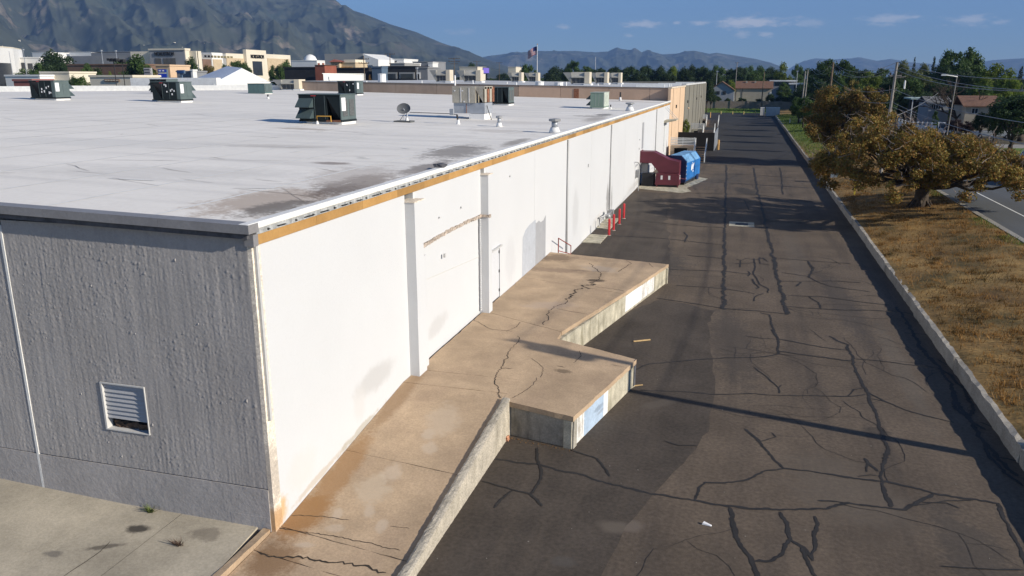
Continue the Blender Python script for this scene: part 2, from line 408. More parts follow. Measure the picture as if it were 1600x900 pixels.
struct(grid([-30000, -3000, -600, -150, 150, 600, 3000, 30000], [-3000, -200, 150, 600, 2000, 6000, 30000], lambda x, y: -.06).build('ground', m_ground))
struct(grid([-12, -8, -4, 0, 4, KX + .15], [-15 + 8 * k for k in range(36)], lambda x, y: 0).build('asphalt_lot', m_asphalt))
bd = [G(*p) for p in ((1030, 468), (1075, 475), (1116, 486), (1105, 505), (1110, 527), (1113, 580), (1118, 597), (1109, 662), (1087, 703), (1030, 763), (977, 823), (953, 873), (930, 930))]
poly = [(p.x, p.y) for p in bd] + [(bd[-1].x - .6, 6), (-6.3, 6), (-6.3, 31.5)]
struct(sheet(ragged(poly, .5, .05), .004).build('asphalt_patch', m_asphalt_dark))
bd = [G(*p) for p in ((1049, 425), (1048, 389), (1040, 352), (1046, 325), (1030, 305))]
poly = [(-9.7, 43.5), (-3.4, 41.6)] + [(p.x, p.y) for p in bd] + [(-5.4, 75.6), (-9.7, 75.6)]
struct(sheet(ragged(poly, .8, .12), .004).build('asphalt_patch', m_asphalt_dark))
struct(sheet(ragged([(-9.7, 104.5), (-4, 103.6), (1, 104), (KX, 102.8), (KX, 262), (-30, 262), (-30, 204), (-9.7, 204), (-9.7, 112)], 1.2, .15), .004).build('asphalt_patch', m_asphalt_far))

# tar-sealed cracks, each line a slightly raised band on the lot
tar = MB()
sz_ = [.008]
def seam(w, *pts): w *= .88; sz_[0] += .00012; ribbon(tar, [G(*p) for p in pts], w, sz_[0], .18)
seam(.11, (772,717),(803,723),(840,727),(873,737),(907,743),(947,755),(980,763),(1023,772),(1087,783),(1113,788),(1160,792),(1213,797),(1247,796),(1293,797),(1310,791),(1327,787),(1360,791),(1390,794),(1413,796),(1433,787),(1460,773))
seam(.10, (1163,670),(1187,693),(1207,715),(1223,732),(1197,737),(1167,752),(1133,755),(1103,755),(1093,763),(1085,781))
seam(.05, (1187,691),(1200,687),(1212,683),(1205,676))
seam(.10, (1223,732),(1260,735),(1313,744),(1353,750),(1387,753),(1433,763),(1463,772),(1513,780),(1560,787),(1570,807),(1580,830),(1600,870),(1615,900))
seam(.12, (1296,525),(1324,539),(1332,561),(1339,584),(1352,610),(1362,629),(1375,666),(1386,696),(1388,703),(1380,727),(1377,747),(1380,767),(1393,793))
seam(.08, (1350,716),(1362,728),(1373,737)); seam(.06, (1340,745),(1360,742),(1373,744)); seam(.05, (1356,722),(1354,738))
seam(.12, (1140,793),(1143,817),(1153,843),(1170,867),(1180,887),(1186,915),(1190,940))
seam(.12, (1180,877),(1203,877),(1223,867),(1235,843),(1232,820),(1218,800))
seam(.10, (1235,845),(1257,855),(1262,873),(1270,890),(1290,925)); seam(.09, (1270,877),(1273,857),(1268,837),(1278,820),(1275,807)); seam(.07, (1257,855),(1262,865),(1269,876))
seam(.08, (1278,782),(1313,785),(1327,787)); seam(.05, (1440,785),(1480,786),(1500,795)); seam(.05, (1430,790),(1480,782),(1520,782))
seam(.08, (1000,610),(1075,613),(1124,617),(1169,615),(1225,618),(1330,619),(1352,616)); seam(.06, (1178,574),(1196,588),(1217,606),(1217,615)); seam(.04, (1217,606),(1222,602))
seam(.09, (990,580),(1015,569),(1075,563),(1131,560),(1195,558),(1216,554),(1216,531),(1206,509),(1202,492),(1187,489)); seam(.06, (1165,525),(1190,529),(1212,530))
seam(.09, (1206,515),(1216,530),(1240,534),(1285,543),(1326,548)); seam(.10, (1217,549),(1274,557),(1334,565)); seam(.08, (1337,561),(1375,564),(1412,569),(1461,574))
seam(.08, (1352,612),(1379,625),(1412,640),(1450,651),(1491,660)); seam(.05, (1326,619),(1335,609),(1352,607)); seam(.05, (1355,622),(1380,627),(1400,634))
seam(.20, (1135,258),(1133,340),(1131,420),(1131,484)); seam(.20, (1177,262),(1190,325),(1203,380),(1211,420),(1230,492))
seam(.09, (1026,466),(1075,473),(1129,482),(1180,486),(1232,491)); seam(.10, (1045,421),(1129,424),(1176,429)); seam(.10, (1056,446),(1131,451),(1180,459))
seam(.10, (1221,426),(1262,432),(1279,441),(1300,448),(1360,456)); seam(.11, (1262,409),(1270,421),(1264,434)); seam(.06, (1264,430),(1284,423)); seam(.09, (1217,440),(1307,439),(1345,442))
seam(.09, (1229,479),(1300,484),(1382,486)); seam(.09, (1231,462),(1285,464),(1337,471),(1390,477)); seam(.08, (1264,464),(1279,473),(1283,482)); seam(.12, (1252,441),(1247,448))
seam(.08, (1210,403),(1266,408),(1330,412)); seam(.08, (1262,408),(1272,420))
for s in (((1150,405),(1158,407),(1165,404),(1180,406),(1192,403),(1200,409)), ((1178,404),(1180,418),(1177,428),(1183,436),(1187,445),(1195,448),(1201,452),(1200,458)),
          ((1178,471),(1180,464),(1186,461),(1193,459)), ((1157,407),(1157,418)), ((1168,424),(1172,428),(1169,432)), ((1176,436),(1178,443),(1186,449),(1181,452)), ((1148,412),(1166,412),(1180,410)), ((1186,402),(1188,412),(1202,414))):
    seam(.09, *s)
seam(.12, (951,368),(1040,373),(1131,383)); seam(.10, (1069,363),(1074,369),(1070,379)); seam(.09, (1074,399),(1129,404))
seam(.14, (1094,271),(1176,273),(1237,278),(1263,279)); seam(.12, (1069,302),(1181,304),(1271,316)); seam(.14, (1219,262),(1222,285),(1223,304)); seam(.10, (1163,312),(1167,322),(1171,328))
seam(.10, (1000,345),(1060,352),(1131,356)); seam(.10, (1190,345),(1290,352)); seam(.12, (1100,248),(1180,246),(1245,249))
seam(.16, (1402,480),(1420,510),(1440,545),(1465,575),(1485,600),(1492,618),(1510,655),(1535,690),(1560,715),(1590,745)); seam(.14, (1463,575),(1490,590),(1508,612),(1520,640),(1512,655)); seam(.16, (1490,610),(1496,640),(1520,660),(1540,672))
seam(.08, (1412,520),(1445,523),(1470,530)); seam(.08, (1385,486),(1405,487),(1428,492)); seam(.09, (1465,562),(1480,570),(1500,575)); seam(.08, (1530,660),(1560,672)); seam(.09, (1560,715),(1600,722)); seam(.12, (1535,690),(1545,712),(1570,740),(1600,760))
seam(.08, (840,700),(840,717),(843,728),(848,740),(843,757),(830,773)); seam(.07, (753,753),(800,765),(830,773),(840,782),(847,792)); seam(.06, (800,767),(783,782),(773,795)); seam(.07, (892,703),(933,717),(945,733),(952,745)); seam(.05, (1040,690),(1060,696),(1090,697))
seam(.06, (1470,885),(1520,888),(1600,893))
struct(tar.build('crack_sealant', m_tar))
hz_ = [.0052]; hair = MB(); hr_ = random.Random(12)             # unsealed hairline cracks branching across the lanes
def hairline(x, y, an, n, w):
    pts = [Vector((x, y))]
    for _ in range(n):
        an += hr_.gauss(0, .35); x += .45 * math.cos(an); y += .45 * math.sin(an); pts.append(Vector((x, y)))
        if hr_.random() < .16 and w > .012: hairline(x, y, an + hr_.choice((-1, 1)) * hr_.uniform(.6, 1.4), max(2, n // 2), w * .7)
    pts = [p for p in pts if -5.5 < p.x < KX - .1]
    hz_[0] += .00002
    if len(pts) > 1: ribbon(hair, pts, w, hz_[0], .5, .12)
for k in range(50):
    y = 13 + 85 * hr_.random() ** 1.3; hairline(hr_.uniform(-3, 7.5), y, hr_.choice((0, math.pi, .2, 1.57, 1.4)) + hr_.gauss(0, .25), hr_.randint(4, 16), hr_.uniform(.008, .016) * (1 + y / 50))
struct(hair.build('hairline_cracks', m_tar))

# concrete pad in front of the short wall, with the trench and kerb beside the ramp
p0, p1 = G(334, 900, .4), G(400, 826, .4)
pad_edge = lambda y: p1.x + (p0.x - p1.x) * (y - p1.y) / (p0.y - p1.y)
pad = MB()
struct(grid([-60, -40, -23, -16.4, -14, -12.3], [-20, -5, 4, 9, 11, 12.6, FY], lambda x, y: .4 + .03 * max(0, -14 - x) * (x > -25) + (.33 if x <= -25 else 0)).build('concrete_pad', m_pad))
pd = MB(); ys = [-20, -5, 4, 9, 11, 12.6, FY]
for a, b in zip(ys, ys[1:]): pd.hexa([(-12.29, a, 0), (pad_edge(a), a, 0), (pad_edge(b), b, 0), (-12.29, b, 0)], [(-12.29, a, .4), (pad_edge(a), a, .4), (pad_edge(b), b, .4), (-12.29, b, .4)])
struct(pd.build('concrete_pad', m_pad))
m_crack = mat('open_crack', (.045, .036, .028), rough=1, var=.2, scale=4)
ck = MB()
ribbon(ck, [G(172, 846, .4), G(156, 862, .4), G(140, 873, .4), G(98, 902, .4)], .018, .404)
struct(ck.build('pad_crack', m_crack))

# retaining kerb along the lot: poured sections butted end to end, one slightly out of line
kerb = thing('retaining_kerb', 'long low concrete retaining kerb between the asphalt lot and the dry grass bank', 'kerb', (KX, 40, 0))
ky = [-12, 2, 9, 16.6, 23.4, 31, 38.55, 47, 54.5, 62.3, 70, 78, 86, 95, 104, 114, 125, 137, 150, 164, 180, 198, 218, 240]
for a, b in zip(ky, ky[1:]):
    dx, dz = random.uniform(-.035, .035), random.uniform(-.03, .03)
    if a < 38: dx -= .08
    far = a > 100
    rough_box(KX + dx, KX + dx + .24, a + .015, b - .015, -.05, KT + dz, .8 if far else .3, .02 if far else .03).build('kerb_section', m_kerb, kerb)

xs = [8.2, 8.5, 8.9, 9.4, 10, 10.7, 11.5, 12.3, 13.2, 14.2, 15.0, 15.76]
ys = [-20 + 2.0 * k for k in range(150)]
struct(grid(xs, ys, lambda x, y: bank_z(x, y) + random.uniform(-.04, .04) - (.05 if x < 8.3 else 0)).build('grass_bank', m_soil, smooth=True))
def blades(name, n, region, cols, hmin, hmax, w, zf, accept=None):
    P = []
    while len(P) < n:
        x, y = region(); 
        if accept is None or accept(x, y): P.append((x, y))
    P = np.array(P); k = len(P); an = np.random.rand(k) * 6.283; hh = hmin + (hmax - hmin) * np.random.rand(k) ** 2
    z = np.array([zf(x, y) for x, y in P]) - .03; ln = (np.random.rand(k, 2) - .5) * hh[:, None] * 1.3
    v = np.empty((k, 3, 3)); c, s = np.cos(an) * w, np.sin(an) * w
    v[:, 0] = np.stack([P[:, 0] - c, P[:, 1] - s, z], 1); v[:, 1] = np.stack([P[:, 0] + c, P[:, 1] + s, z], 1)
    v[:, 2] = np.stack([P[:, 0] + ln[:, 0], P[:, 1] + ln[:, 1], z + hh], 1)
    me = tri_mesh(name, v.reshape(-1, 3), np.arange(3 * k), 3)
    return struct(link_mesh(name, me, cols), None, 'stuff')
def tri_mesh(name, v, idx, n):
    me = bpy.data.meshes.new(name); me.vertices.add(len(v)); me.vertices.foreach_set('co', np.asarray(v, dtype=np.float32).ravel())
    me.loops.add(len(idx)); me.loops.foreach_set('vertex_index', np.asarray(idx, dtype=np.int32)); k = len(idx) // n
    me.polygons.add(k); me.polygons.foreach_set('loop_start', np.arange(k, dtype=np.int32) * n); me.update(calc_edges=True); return me
m_grass = leaf_mat('dry_grass', [(.045, .045, .013), (.12, .08, .024), (.27, .145, .042), (.41, .22, .062), (.56, .33, .11)], .35)
m_grassg = leaf_mat('green_grass', [(.05, .075, .012), (.12, .18, .025), (.2, .25, .04)], .3)
gr_ = random.Random(6); tus = [(12 + 80 * gr_.random() ** 1.6, gr_.uniform(8.6, 15.5)) for _ in range(900)]
def r1():
    if random.random() < .62: ty, tx = random.choice(tus); s = random.uniform(.05, .3); return min(15.7, max(8.42, random.gauss(tx, s))), random.gauss(ty, s * 1.2)
    y = 12 + 95 * random.random() ** 1.7; return random.uniform(8.45, 15.6), y
struct(blades('dry_grass', 85000, r1, m_grass, .04, .26, .018, bank_z), 'dry golden and brown grass on the bank beside the lot', 'stuff')
struct(blades('kerbside_grass', 2500, lambda: (random.gauss(15.4, .3), random.uniform(20, 100)), m_grassg, .08, .3, .02, bank_z, lambda x, y: x < 15.74 and math.sin(y * .9) + math.sin(y * .37) > .3), 'green grass tufts along the street kerb', 'stuff')
struct(blades('green_grass', 9000, lambda: (random.uniform(8.5, 17), random.uniform(110, 238)), m_grassg, .12, .4, .06, bank_z), 'green grass on the far end of the bank', 'stuff')

# street beyond the bank
struct(grid([16.15, 20, 30], [-30 + 30 * k for k in range(20)], lambda x, y: RZ - .008).build('road', m_road))
struct(MB().box(15.77, 16.15, -20, 236, 1.0, RZ + .12).build('road_kerb', mat('street_kerb', (.30, .28, .24), var=.12, scale=1.2, fine=.15)))
struct(MB().box(30, 30.4, -30, 420, 1.0, RZ + .12).build('road_kerb', MATS['street_kerb']))
ln = MB(); ln.face([(18.82, -20, RZ), (18.95, -20, RZ), (18.95, 300, RZ), (18.82, 300, RZ)]); struct(ln.build('road_line', m_line))
ln = MB(); ln.face([(23.3, -20, RZ), (23.42, -20, RZ), (23.42, 300, RZ), (23.3, 300, RZ)]); struct(ln.build('road_line', mat('yellow_road_paint', (.55, .38, .06))))
struct(grid([16.2, 30, 80, 200], [236, 300, 500], lambda x, y: .45).build('verge', m_lawn))
struct(grid([30.4, 32.5, 60, 140], [-40, 60, 118, 200, 420], lambda x, y: RZ + .1).build('verge', mat('garden_ground', (.10, .085, .05), scale=.3, var=.25, fine=.2, fscale=5)))
lw = [G(*p, RZ + .11) for p in ((1478, 211), (1532, 211), (1560, 216), (1490, 217))]
struct(sheet([(30.5, 104), (45, 104), (45, 121), (30.5, 121)], RZ + .106).build('front_lawn', m_lawn))
struct(sheet([(30.5, 121.2), (60, 121.2), (60, 128), (30.5, 128)], RZ + .106).build('driveway', m_gravel))
struct(sheet([(30.5, 102.4), (60, 102.4), (60, 103.9), (30.5, 103.9)], RZ + .107).build('pavement', m_gravel))
# far end of the lot
struct(sheet([(-60, 262), (KX + 8, 262), (KX + 8, 300), (-60, 300)], lambda x, y: .02 + .016 * (y - 262)).build('grass_strip', m_lawn))
struct(blades('verge_grass', 5000, lambda: (random.uniform(-30, 16), random.uniform(262, 286)), m_grassg, .15, .4, .1, lambda x, y: .02 + .016 * (y - 262)), 'sunlit grass strip along the far block wall', 'stuff')
# ================================================================== WAREHOUSE
m_white = mat('white_wall_paint', (.59, .595, .60), rough=.75, scale=.25, var=.015, fine=.012, fscale=12, bump=.15, bscale=18, rand=.012,
    blot=[(YZ, (19.6, 2.1), (1.6, .45), .0, (.47, .465, .46), .8, .5), (YZ, (18.5, 1.75), (.5, .6), .0, (.55, .535, .52), .55, .5), (YZ, (15.4, 1.3), (.9, .6), .2, (.61, .57, .54), .5, .5),
          (YZ, (14.3, .75), (.5, .5), .2, (.62, .36, .13), .8, .6), (YZ, (16.2, .72), (1.8, .12), .11, (.48, .43, .36), .75, .9), (YZ, (18.5, .95), (1.6, .14), .11, (.42, .39, .33), .8, 1.0),
          (YZ, (24.6, 2.1), (1.4, .4), .1, (.49, .485, .48), .7, .6), (YZ, (33.5, 2.5), (1.0, 1.2), 0, (.50, .50, .51), .5, .8), (YZ, (48.2, 2.4), (1.2, 1.8), 0, (.48, .48, .48), .6, .5),
          (YZ, (60.6, 1.5), (.7, 1.6), 0, (.24, .235, .23), .8, .9), (YZ, (62.6, 1.2), (.5, 1.3), 0, (.28, .275, .27), .7, 1.0), (YZ, (56, .5), (2, .5), 0, (.5, .48, .45), .5, 1.0), (YZ, (76, .5), (6, .4), 0, (.5, .48, .45), .4, 1.0)])
m_grey = mat('grey_stucco', (.385, .362, .345), rough=.9, scale=.5, var=.06, fine=.06, fscale=18, streak=((3.2, 3.2, .12), (.315, .296, .284), .5))
gn = m_grey.node_tree; gb = gn.nodes['Principled BSDF']; gp = N(gn, 'ShaderNodeNewGeometry').outputs['Position']
h1 = noise(gn, vmath(gn, 'MULTIPLY', gp, (5, 5, .5)), 1.0, 5, .65); h2 = noise(gn, gp, 22, 6, .7); h3 = noise(gn, gp, 4.5, 3, .6)
hh = math_node(gn, 'ADD', math_node(gn, 'MULTIPLY', h1, .6), math_node(gn, 'ADD', math_node(gn, 'MULTIPLY', h2, 1.1), math_node(gn, 'MULTIPLY', h3, .5)))
bn = N(gn, 'ShaderNodeBump'); bn.inputs['Strength'].default_value = .35; bn.inputs['Distance'].default_value = .015
L(gn, hh, bn.inputs['Height']); L(gn, bn.outputs[0], gb.inputs['Normal'])
m_greybase = mat('grey_base_paint', (.385, .362, .348), rough=.85, scale=.8, var=.07, fine=.05, bump=.8, bscale=7)
m_caulk = mat('white_sealant', (.72, .71, .68), var=.06, scale=3)
m_roof = mat('roof_membrane', (.865, .82, .745), rough=.8, scale=.12, var=.05, fine=.025, fscale=6, bump=.12, bscale=3, tint=(.92, .875, .80),
    streak=((.05, .6, 1), (.60, .575, .54), .5),
    blot=[(XY, (-11.3, 17.3), (1.6, 2.9), .0, (.42, .32, .24), .7, 1.0), (XY, (-10.75, 20.8), (1.05, 3.2), .1, (.15, .11, .085), .85, .9), (XY, (-10.6, 16.4), (.7, 1.6), -.1, (.17, .15, .13), .8, 1.0),
          (XY, (-10.45, 25.3), (.6, 3.4), .05, (.2, .17, .15), .75, 1.0), (XY, (-11.5, 22.5), (1.8, 3.2), .2, (.50, .44, .385), .6, 1.0), (XY, (-13.9, 25.3), (.9, .5), .0, (.27, .22, .19), .8, .6),
          (XY, (-11.5, 31.5), (1.4, 4.2), .1, (.22, .195, .175), .75, 1.0), (XY, (-10.5, 37), (.5, 3.0), .05, (.27, .24, .21), .7, 1.0), (XY, (-23.5, 39.5), (2.2, .8), 0, (.45, .385, .32), .7, .8),
          (XY, (-10.8, 60), (.8, 5), .05, (.33, .29, .25), .6, 1.0), (XY, (-11.3, 67), (.9, 2.6), .05, (.16, .145, .13), .75, 1.0), (XY, (-12, 64), (1.6, 1.4), .05, (.22, .195, .17), .6, 1.0),
          (XY, (-14, 104), (6, 3), 0, (.45, .36, .30), .45, 1.0), (XY, (-17, 21), (5, 2.0), .3, (.66, .63, .58), .5, 1.0), (XY, (-26, 28), (7, 2.2), .2, (.68, .66, .62), .5, 1.0), (XY, (-34, 48), (9, 3.0), 0, (.67, .65, .61), .5, 1.0), (XY, (-15, 52), (4, 2.5), 0, (.6, .56, .51), .5, 1.0), (XY, (-13.5, 44), (2.5, 1.6), 0, (.5, .45, .4), .5, 1.0), (XY, (-19, 30), (3, 1.0), .3, (.56, .52, .47), .6, 1.0)])
m_coping = mat('coping_metal', (.24, .235, .24), rough=.5, var=.05, scale=1.5, spec=.4)
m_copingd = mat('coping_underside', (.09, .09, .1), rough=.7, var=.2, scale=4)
m_roll = mat('edge_membrane', (.80, .79, .75), rough=.6, var=.05, scale=2)
m_flash = mat('galvanised_flashing', (.52, .53, .52), rough=.45, var=.2, scale=3, metal=.35, fine=.2, fscale=9)
m_fascia = mat('ochre_fascia', (.43, .235, .075), rough=.7, scale=.7, var=.10, fine=.05, rand=.22, tint=(.50, .29, .105))
m_wgrey = mat('dull_white_trim', (.56, .55, .53), var=.03)  # slightly dull white for vent frame, door lining and wall scar
m_pipe = mat('pipe_paint', (.50, .50, .49), rough=.55, var=.06)
m_rust = mat('broken_render', (.42, .35, .29), rough=1, scale=6, var=.25, fine=.4, fscale=24, bump=1.0, bscale=20)
m_patch1 = mat('bluish_grey_paint', (.42, .44, .475), var=.04, scale=2)
m_patch2 = mat('grey_paint_patch', (.335, .34, .355), var=.03, scale=2)
m_dark = mat('dark_metal', (.03, .03, .032), rough=.6)
m_brown = mat('brown_debris', (.10, .065, .045), var=.3, scale=5)
wh = thing('warehouse', 'long low warehouse with white side wall, grey stucco front and broad white flat roof', 'building', (WX, FY, 0))
YE = 110.6
# grey front: base course, upper panels, open joint, vent
VX0, VX1, VZ0, VZ1 = -14.18, -12.93, 2.36, 3.58
p = MB(); X0, X1, zt = -16.39, -9.86, 7.33
for a, b, c, d in ((X0, VX0, 1.42, zt), (VX1, X1, 1.42, zt), (VX0, VX1, 1.42, VZ0), (VX0, VX1, VZ1, zt)): p.box(a, b, FY + .03, FY + .3, c, d)
p.build('front_panel_core', m_grey, wh)
def field(nx, nz, kx, kz, rs):
    "smooth random field on an nx by nz grid with kx by kz control cells"
    g = rs.rand(kz + 3, kx + 3) - .5; u = np.linspace(0, kx, nx); v = np.linspace(0, kz, nz); iu, iv = u.astype(int), v.astype(int); fu, fv = u - iu, v - iv; fu, fv = fu * fu * (3 - 2 * fu), (fv * fv * (3 - 2 * fv))[:, None]
    a = g[iv][:, iu] * (1 - fu) + g[iv][:, iu + 1] * fu; b = g[iv + 1][:, iu] * (1 - fu) + g[iv + 1][:, iu + 1] * fu; return a * (1 - fv) + b * fv
def stucco(x0, x1, z0, z1, seed, hole=None):
    "wall skin with the relief of dragged and spattered stucco modelled in"
    rs = np.random.RandomState(seed); st = .024; nx, nz = int((x1 - x0) / st), int((z1 - z0) / st); X, Z = np.linspace(x0, x1, nx), np.linspace(z0, z1, nz); W_, H_ = x1 - x0, z1 - z0
    h = .004 * field(nx, nz, int(W_ * 9), max(2, int(H_ * .8)), rs) + .0055 * field(nx, nz, int(W_ * 22), int(H_ * 1.1), rs) + .003 * field(nx, nz, int(W_ * 26), int(H_ * 20), rs) + .0045 * rs.rand(nz, nx) + .006 * field(nx, nz, int(W_ * 2), int(H_ * 1.5), rs)
    den = field(nx, nz, int(W_ * 1.2), int(H_ * 1.2), rs); n = 0
    while n < int(W_ * H_ * 95):
        cx_, cz_ = rs.randint(3, nx - 4), rs.randint(3, nz - 4)
        if den[cz_, cx_] < rs.rand() * .7 - .22: continue
        n += 1; r = rs.uniform(.5, .95); a = rs.uniform(.0015, .0075) * (2.4 if rs.rand() < .06 else 1)
        for dz in range(-3, 4):
            for dx in range(-3, 4): h[cz_ + dz, cx_ + dx] += a * math.exp(-(dx * dx + (dz / rs.uniform(1, 1.6)) ** 2) / (r * r))
    v = np.stack([np.tile(X, (nz, 1)), FY - h, np.tile(Z[:, None], (1, nx))], -1).reshape(-1, 3) - np.array([WX, FY, 0]); j, i = np.meshgrid(np.arange(nz - 1), np.arange(nx - 1), indexing='ij'); q = (j * nx + i).ravel(); keep = np.ones(len(q), bool)
    if hole: xm, zm = X[i.ravel()] + st / 2, Z[j.ravel()] + st / 2; keep = ~((xm > hole[0]) & (xm < hole[1]) & (zm > hole[2]) & (zm < hole[3]))
    q = q[keep]; return link_mesh('front_panel', tri_mesh('front_panel', v, np.stack([q, q + 1, q + nx + 1, q + nx], 1).ravel(), 4), m_grey, wh)
stucco(X0, X1, 1.42, zt, 3, (VX0 - .012, VX1 + .012, VZ0 - .012, VZ1 + .012)); stucco(-19.5, -16.45, 1.42, zt + .06, 4)
MB().box(-23.1, -16.45, FY + .004, FY + .3, 1.42, zt + .14).build('front_panel_core', m_grey, wh)
MB().box(-110, -23.16, FY, FY + .3, 1.42, zt + .28).build('front_panel', m_grey, wh)
MB().box(-16.39, -9.86, FY - .02, FY + .3, -.1, 1.395).build('base_course', m_greybase, wh)
MB().box(-23.1, -16.45, FY - .02, FY + .3, -.1, 1.42 - .02).build('base_course', m_greybase, wh)
MB().box(-110, -23.16, FY - .02, FY + .3, -.1, 1.4).build('base_course', m_greybase, wh)
MB().box(-16.455, -16.385, FY - .022, FY + .2, .4, 7.2).build('joint_seal', m_caulk, wh)
MB().box(-23.16, -23.1, FY + .012, FY + .2, .4, 7.2).build('joint_seal', m_caulk, wh)
MB().box(-10.9, -9.86, FY - .024, FY - .02, .3, .68).build('base_patch', m_greybase, wh)
# popcorn lumps of stucco, lit at a grazing angle
ls, lf = [], []
base = [Vector(v) for v in ((0, 0, 1), (.9, 0, .3), (.28, .86, .3), (-.73, .53, .3), (-.73, -.53, .3), (.28, -.86, .3))]
cl = [(random.uniform(-16.3, -9.9), random.uniform(1.6, 7.0)) for _ in range(90)]
for k in range(420):
    if k % 3: cx_, cz_ = random.choice(cl); x, z = random.gauss(cx_, .28), random.gauss(cz_, .22)
    else: x, z = random.uniform(-22.9, -9.9), random.uniform(1.5, 7.2)
    if not (-22.9 < x < -9.95 and 1.5 < z < 7.25) or (VX0 - .08 < x < VX1 + .08 and VZ0 - .08 < z < VZ1 + .08) or abs(x + 16.42) < .07: continue
    s = random.uniform(.004, .013) if random.random() > .02 else random.uniform(.018, .032); i = len(ls); st = random.uniform(1, 2.2)
    for b in base: ls.append((x + b.x * s, FY - b.z * s * 1.0 + .002, z + b.y * s * st))
    for q in range(5): lf.append((i, i + 1 + (q + 1) % 5, i + 1 + q))
me = bpy.data.meshes.new('stucco_lumps'); me.from_pydata([(a - WX, b - FY, c) for a, b, c in ls], [], lf)
o = link_mesh('stucco_lumps', me, m_grey, wh); o['kind'] = 'stuff'
# vent: reveal, frame, louvre blades, debris in the open slot
vt = MB()
for a, b, c, d in ((VX0, VX1, VZ1 - .035, VZ1), (VX0, VX1, VZ0, VZ0 + .03), (VX0, VX0 + .05, VZ0 + .03, VZ1 - .035), (VX1 - .02, VX1, VZ0 + .03, VZ1 - .035)): vt.box(a, b, FY - .03, FY + .16, c, d)
vent = vt.build('wall_vent', m_wgrey, wh, 'square louvred vent in the grey wall, open along the bottom')
MB().box(VX0 + .05, VX1 - .02, FY + .2, FY + .26, VZ0 + .03, VZ1 - .035).build('vent_back', m_dark, vent)
n = 8; z0 = VZ0 + .30; sh = (VZ1 - .035 - z0) / n
for k in range(n):
    MB().extr([(VX0 + .05, FY + .02, z0 + k * sh), (VX0 + .05, FY + .035, z0 + k * sh - .004), (VX0 + .05, FY + .085, z0 + (k + 1) * sh), (VX0 + .05, FY + .07, z0 + (k + 1) * sh + .004)], (VX1 - VX0 - .07, 0, 0)).build('louvre_blade', mat('louvre_paint', (.40, .40, .41), rough=.55, var=.04) if k == 0 else MATS['louvre_paint'], vent)
rough_box(VX0 + .1, VX1 - .06, FY + .1, FY + .19, VZ0 + .031, VZ0 + .2, .08, .05).build('nest_debris', m_brown, vent)
# corner: cream strip, downspout
m_peel = mat('peeling_paint', (.74, .66, .55), rough=.9, scale=7, var=.12, fine=.2, fscale=26, blot=[(XZ, (-9.8, .6), (.2, .5), 0, (.45, .24, .08), .8, .6), (XZ, (-9.8, 1.6), (.15, 1.0), 0, (.33, .29, .25), .6, 1.2)])
MB().box(-9.86, WX, FY - .003, FY + .3, -.05, 7.1).build('corner_strip', m_peel, wh)
ds = MB(); ds.box(WX + .0, WX + .07, FY + .06, FY + .14, 3.1, 7.1); ds.build('downspout', m_pipe, wh, bevel=.01)
# white side wall, panel by panel
def wall(y0, y1, z0=-.05, z1=7.12, x=WX, m=m_white, name='side_panel', lab=None): return MB().box(x - .3, x, y0, y1, z0, z1).build(name, m, wh, lab)
wall(FY + .3, 22.05); wall(22.7, 29.4, 5.31, 7.12); wall(22.7, 29.4, -.05, 5.31, WX - .09, name='infill_panel'); wall(29.85, 30.57, x=WX)
wall(30.57, 31.95, 3.51); wall(31.95, 37.9); wall(37.915, 45.37)
for a, b in ((45.38, 53.2), (53.215, 61.2), (61.22, 69.2), (69.215, 77.25), (77.27, 85.5), (85.515, 93.7), (93.72, 102.0), (102.015, YE)): wall(a, b)
for y0, y1 in ((22.05, 22.7), (29.4, 29.85)):
    pl = rough_box(WX - .3, WX + .32, y0, y1, 0, 6.84, .5, .006).build('pilaster', m_white, wh)
    MB().box(WX - .2, WX + .335, y0 - .02, y1 + .16, 6.84, 6.87).build('pilaster_cap', m_peel, pl)
MB().box(WX - .04, WX + .2, 22.7, 23.15, .9, 5.0).build('jamb', m_white, wh)
lin = MB(); nseg = 60
for k in range(nseg):
    a, b = 22.7 + 6.9 * k / nseg, 22.7 + 6.9 * (k + 1) / nseg; zc = 5.16 + .08 * math.sin(math.pi * min(1, max(0, (a - 22.9) / 7))) + random.uniform(-.02, .02)
    if a < 23.15: zc = 5.0
    hgt = random.uniform(.09, .13); lin.box(WX - .06, WX + (.035 if a < 29.35 else .345) + random.uniform(0, .02), a, b, zc, zc + hgt)
lin.build('broken_lintel', m_rust, wh, 'ragged strip of broken render where an old door head was cut away')['kind'] = 'stuff'
sp = MB()
for k in range(40): z = 1.35 + k * .095; sp.box(WX - .04, WX + .012 * random.random(), 29.33 - random.uniform(.01, .05), 29.40, z, z + .07)
sp.build('jamb_edge', m_white, wh)
MB().extr([(WX - .048, 22.8, 4.1), (WX - .048, 29.2, 3.62), (WX - .048, 29.2, 3.59), (WX - .048, 22.8, 4.07)], (.004, 0, 0)).build('old_lintel_scar', m_wgrey, wh)
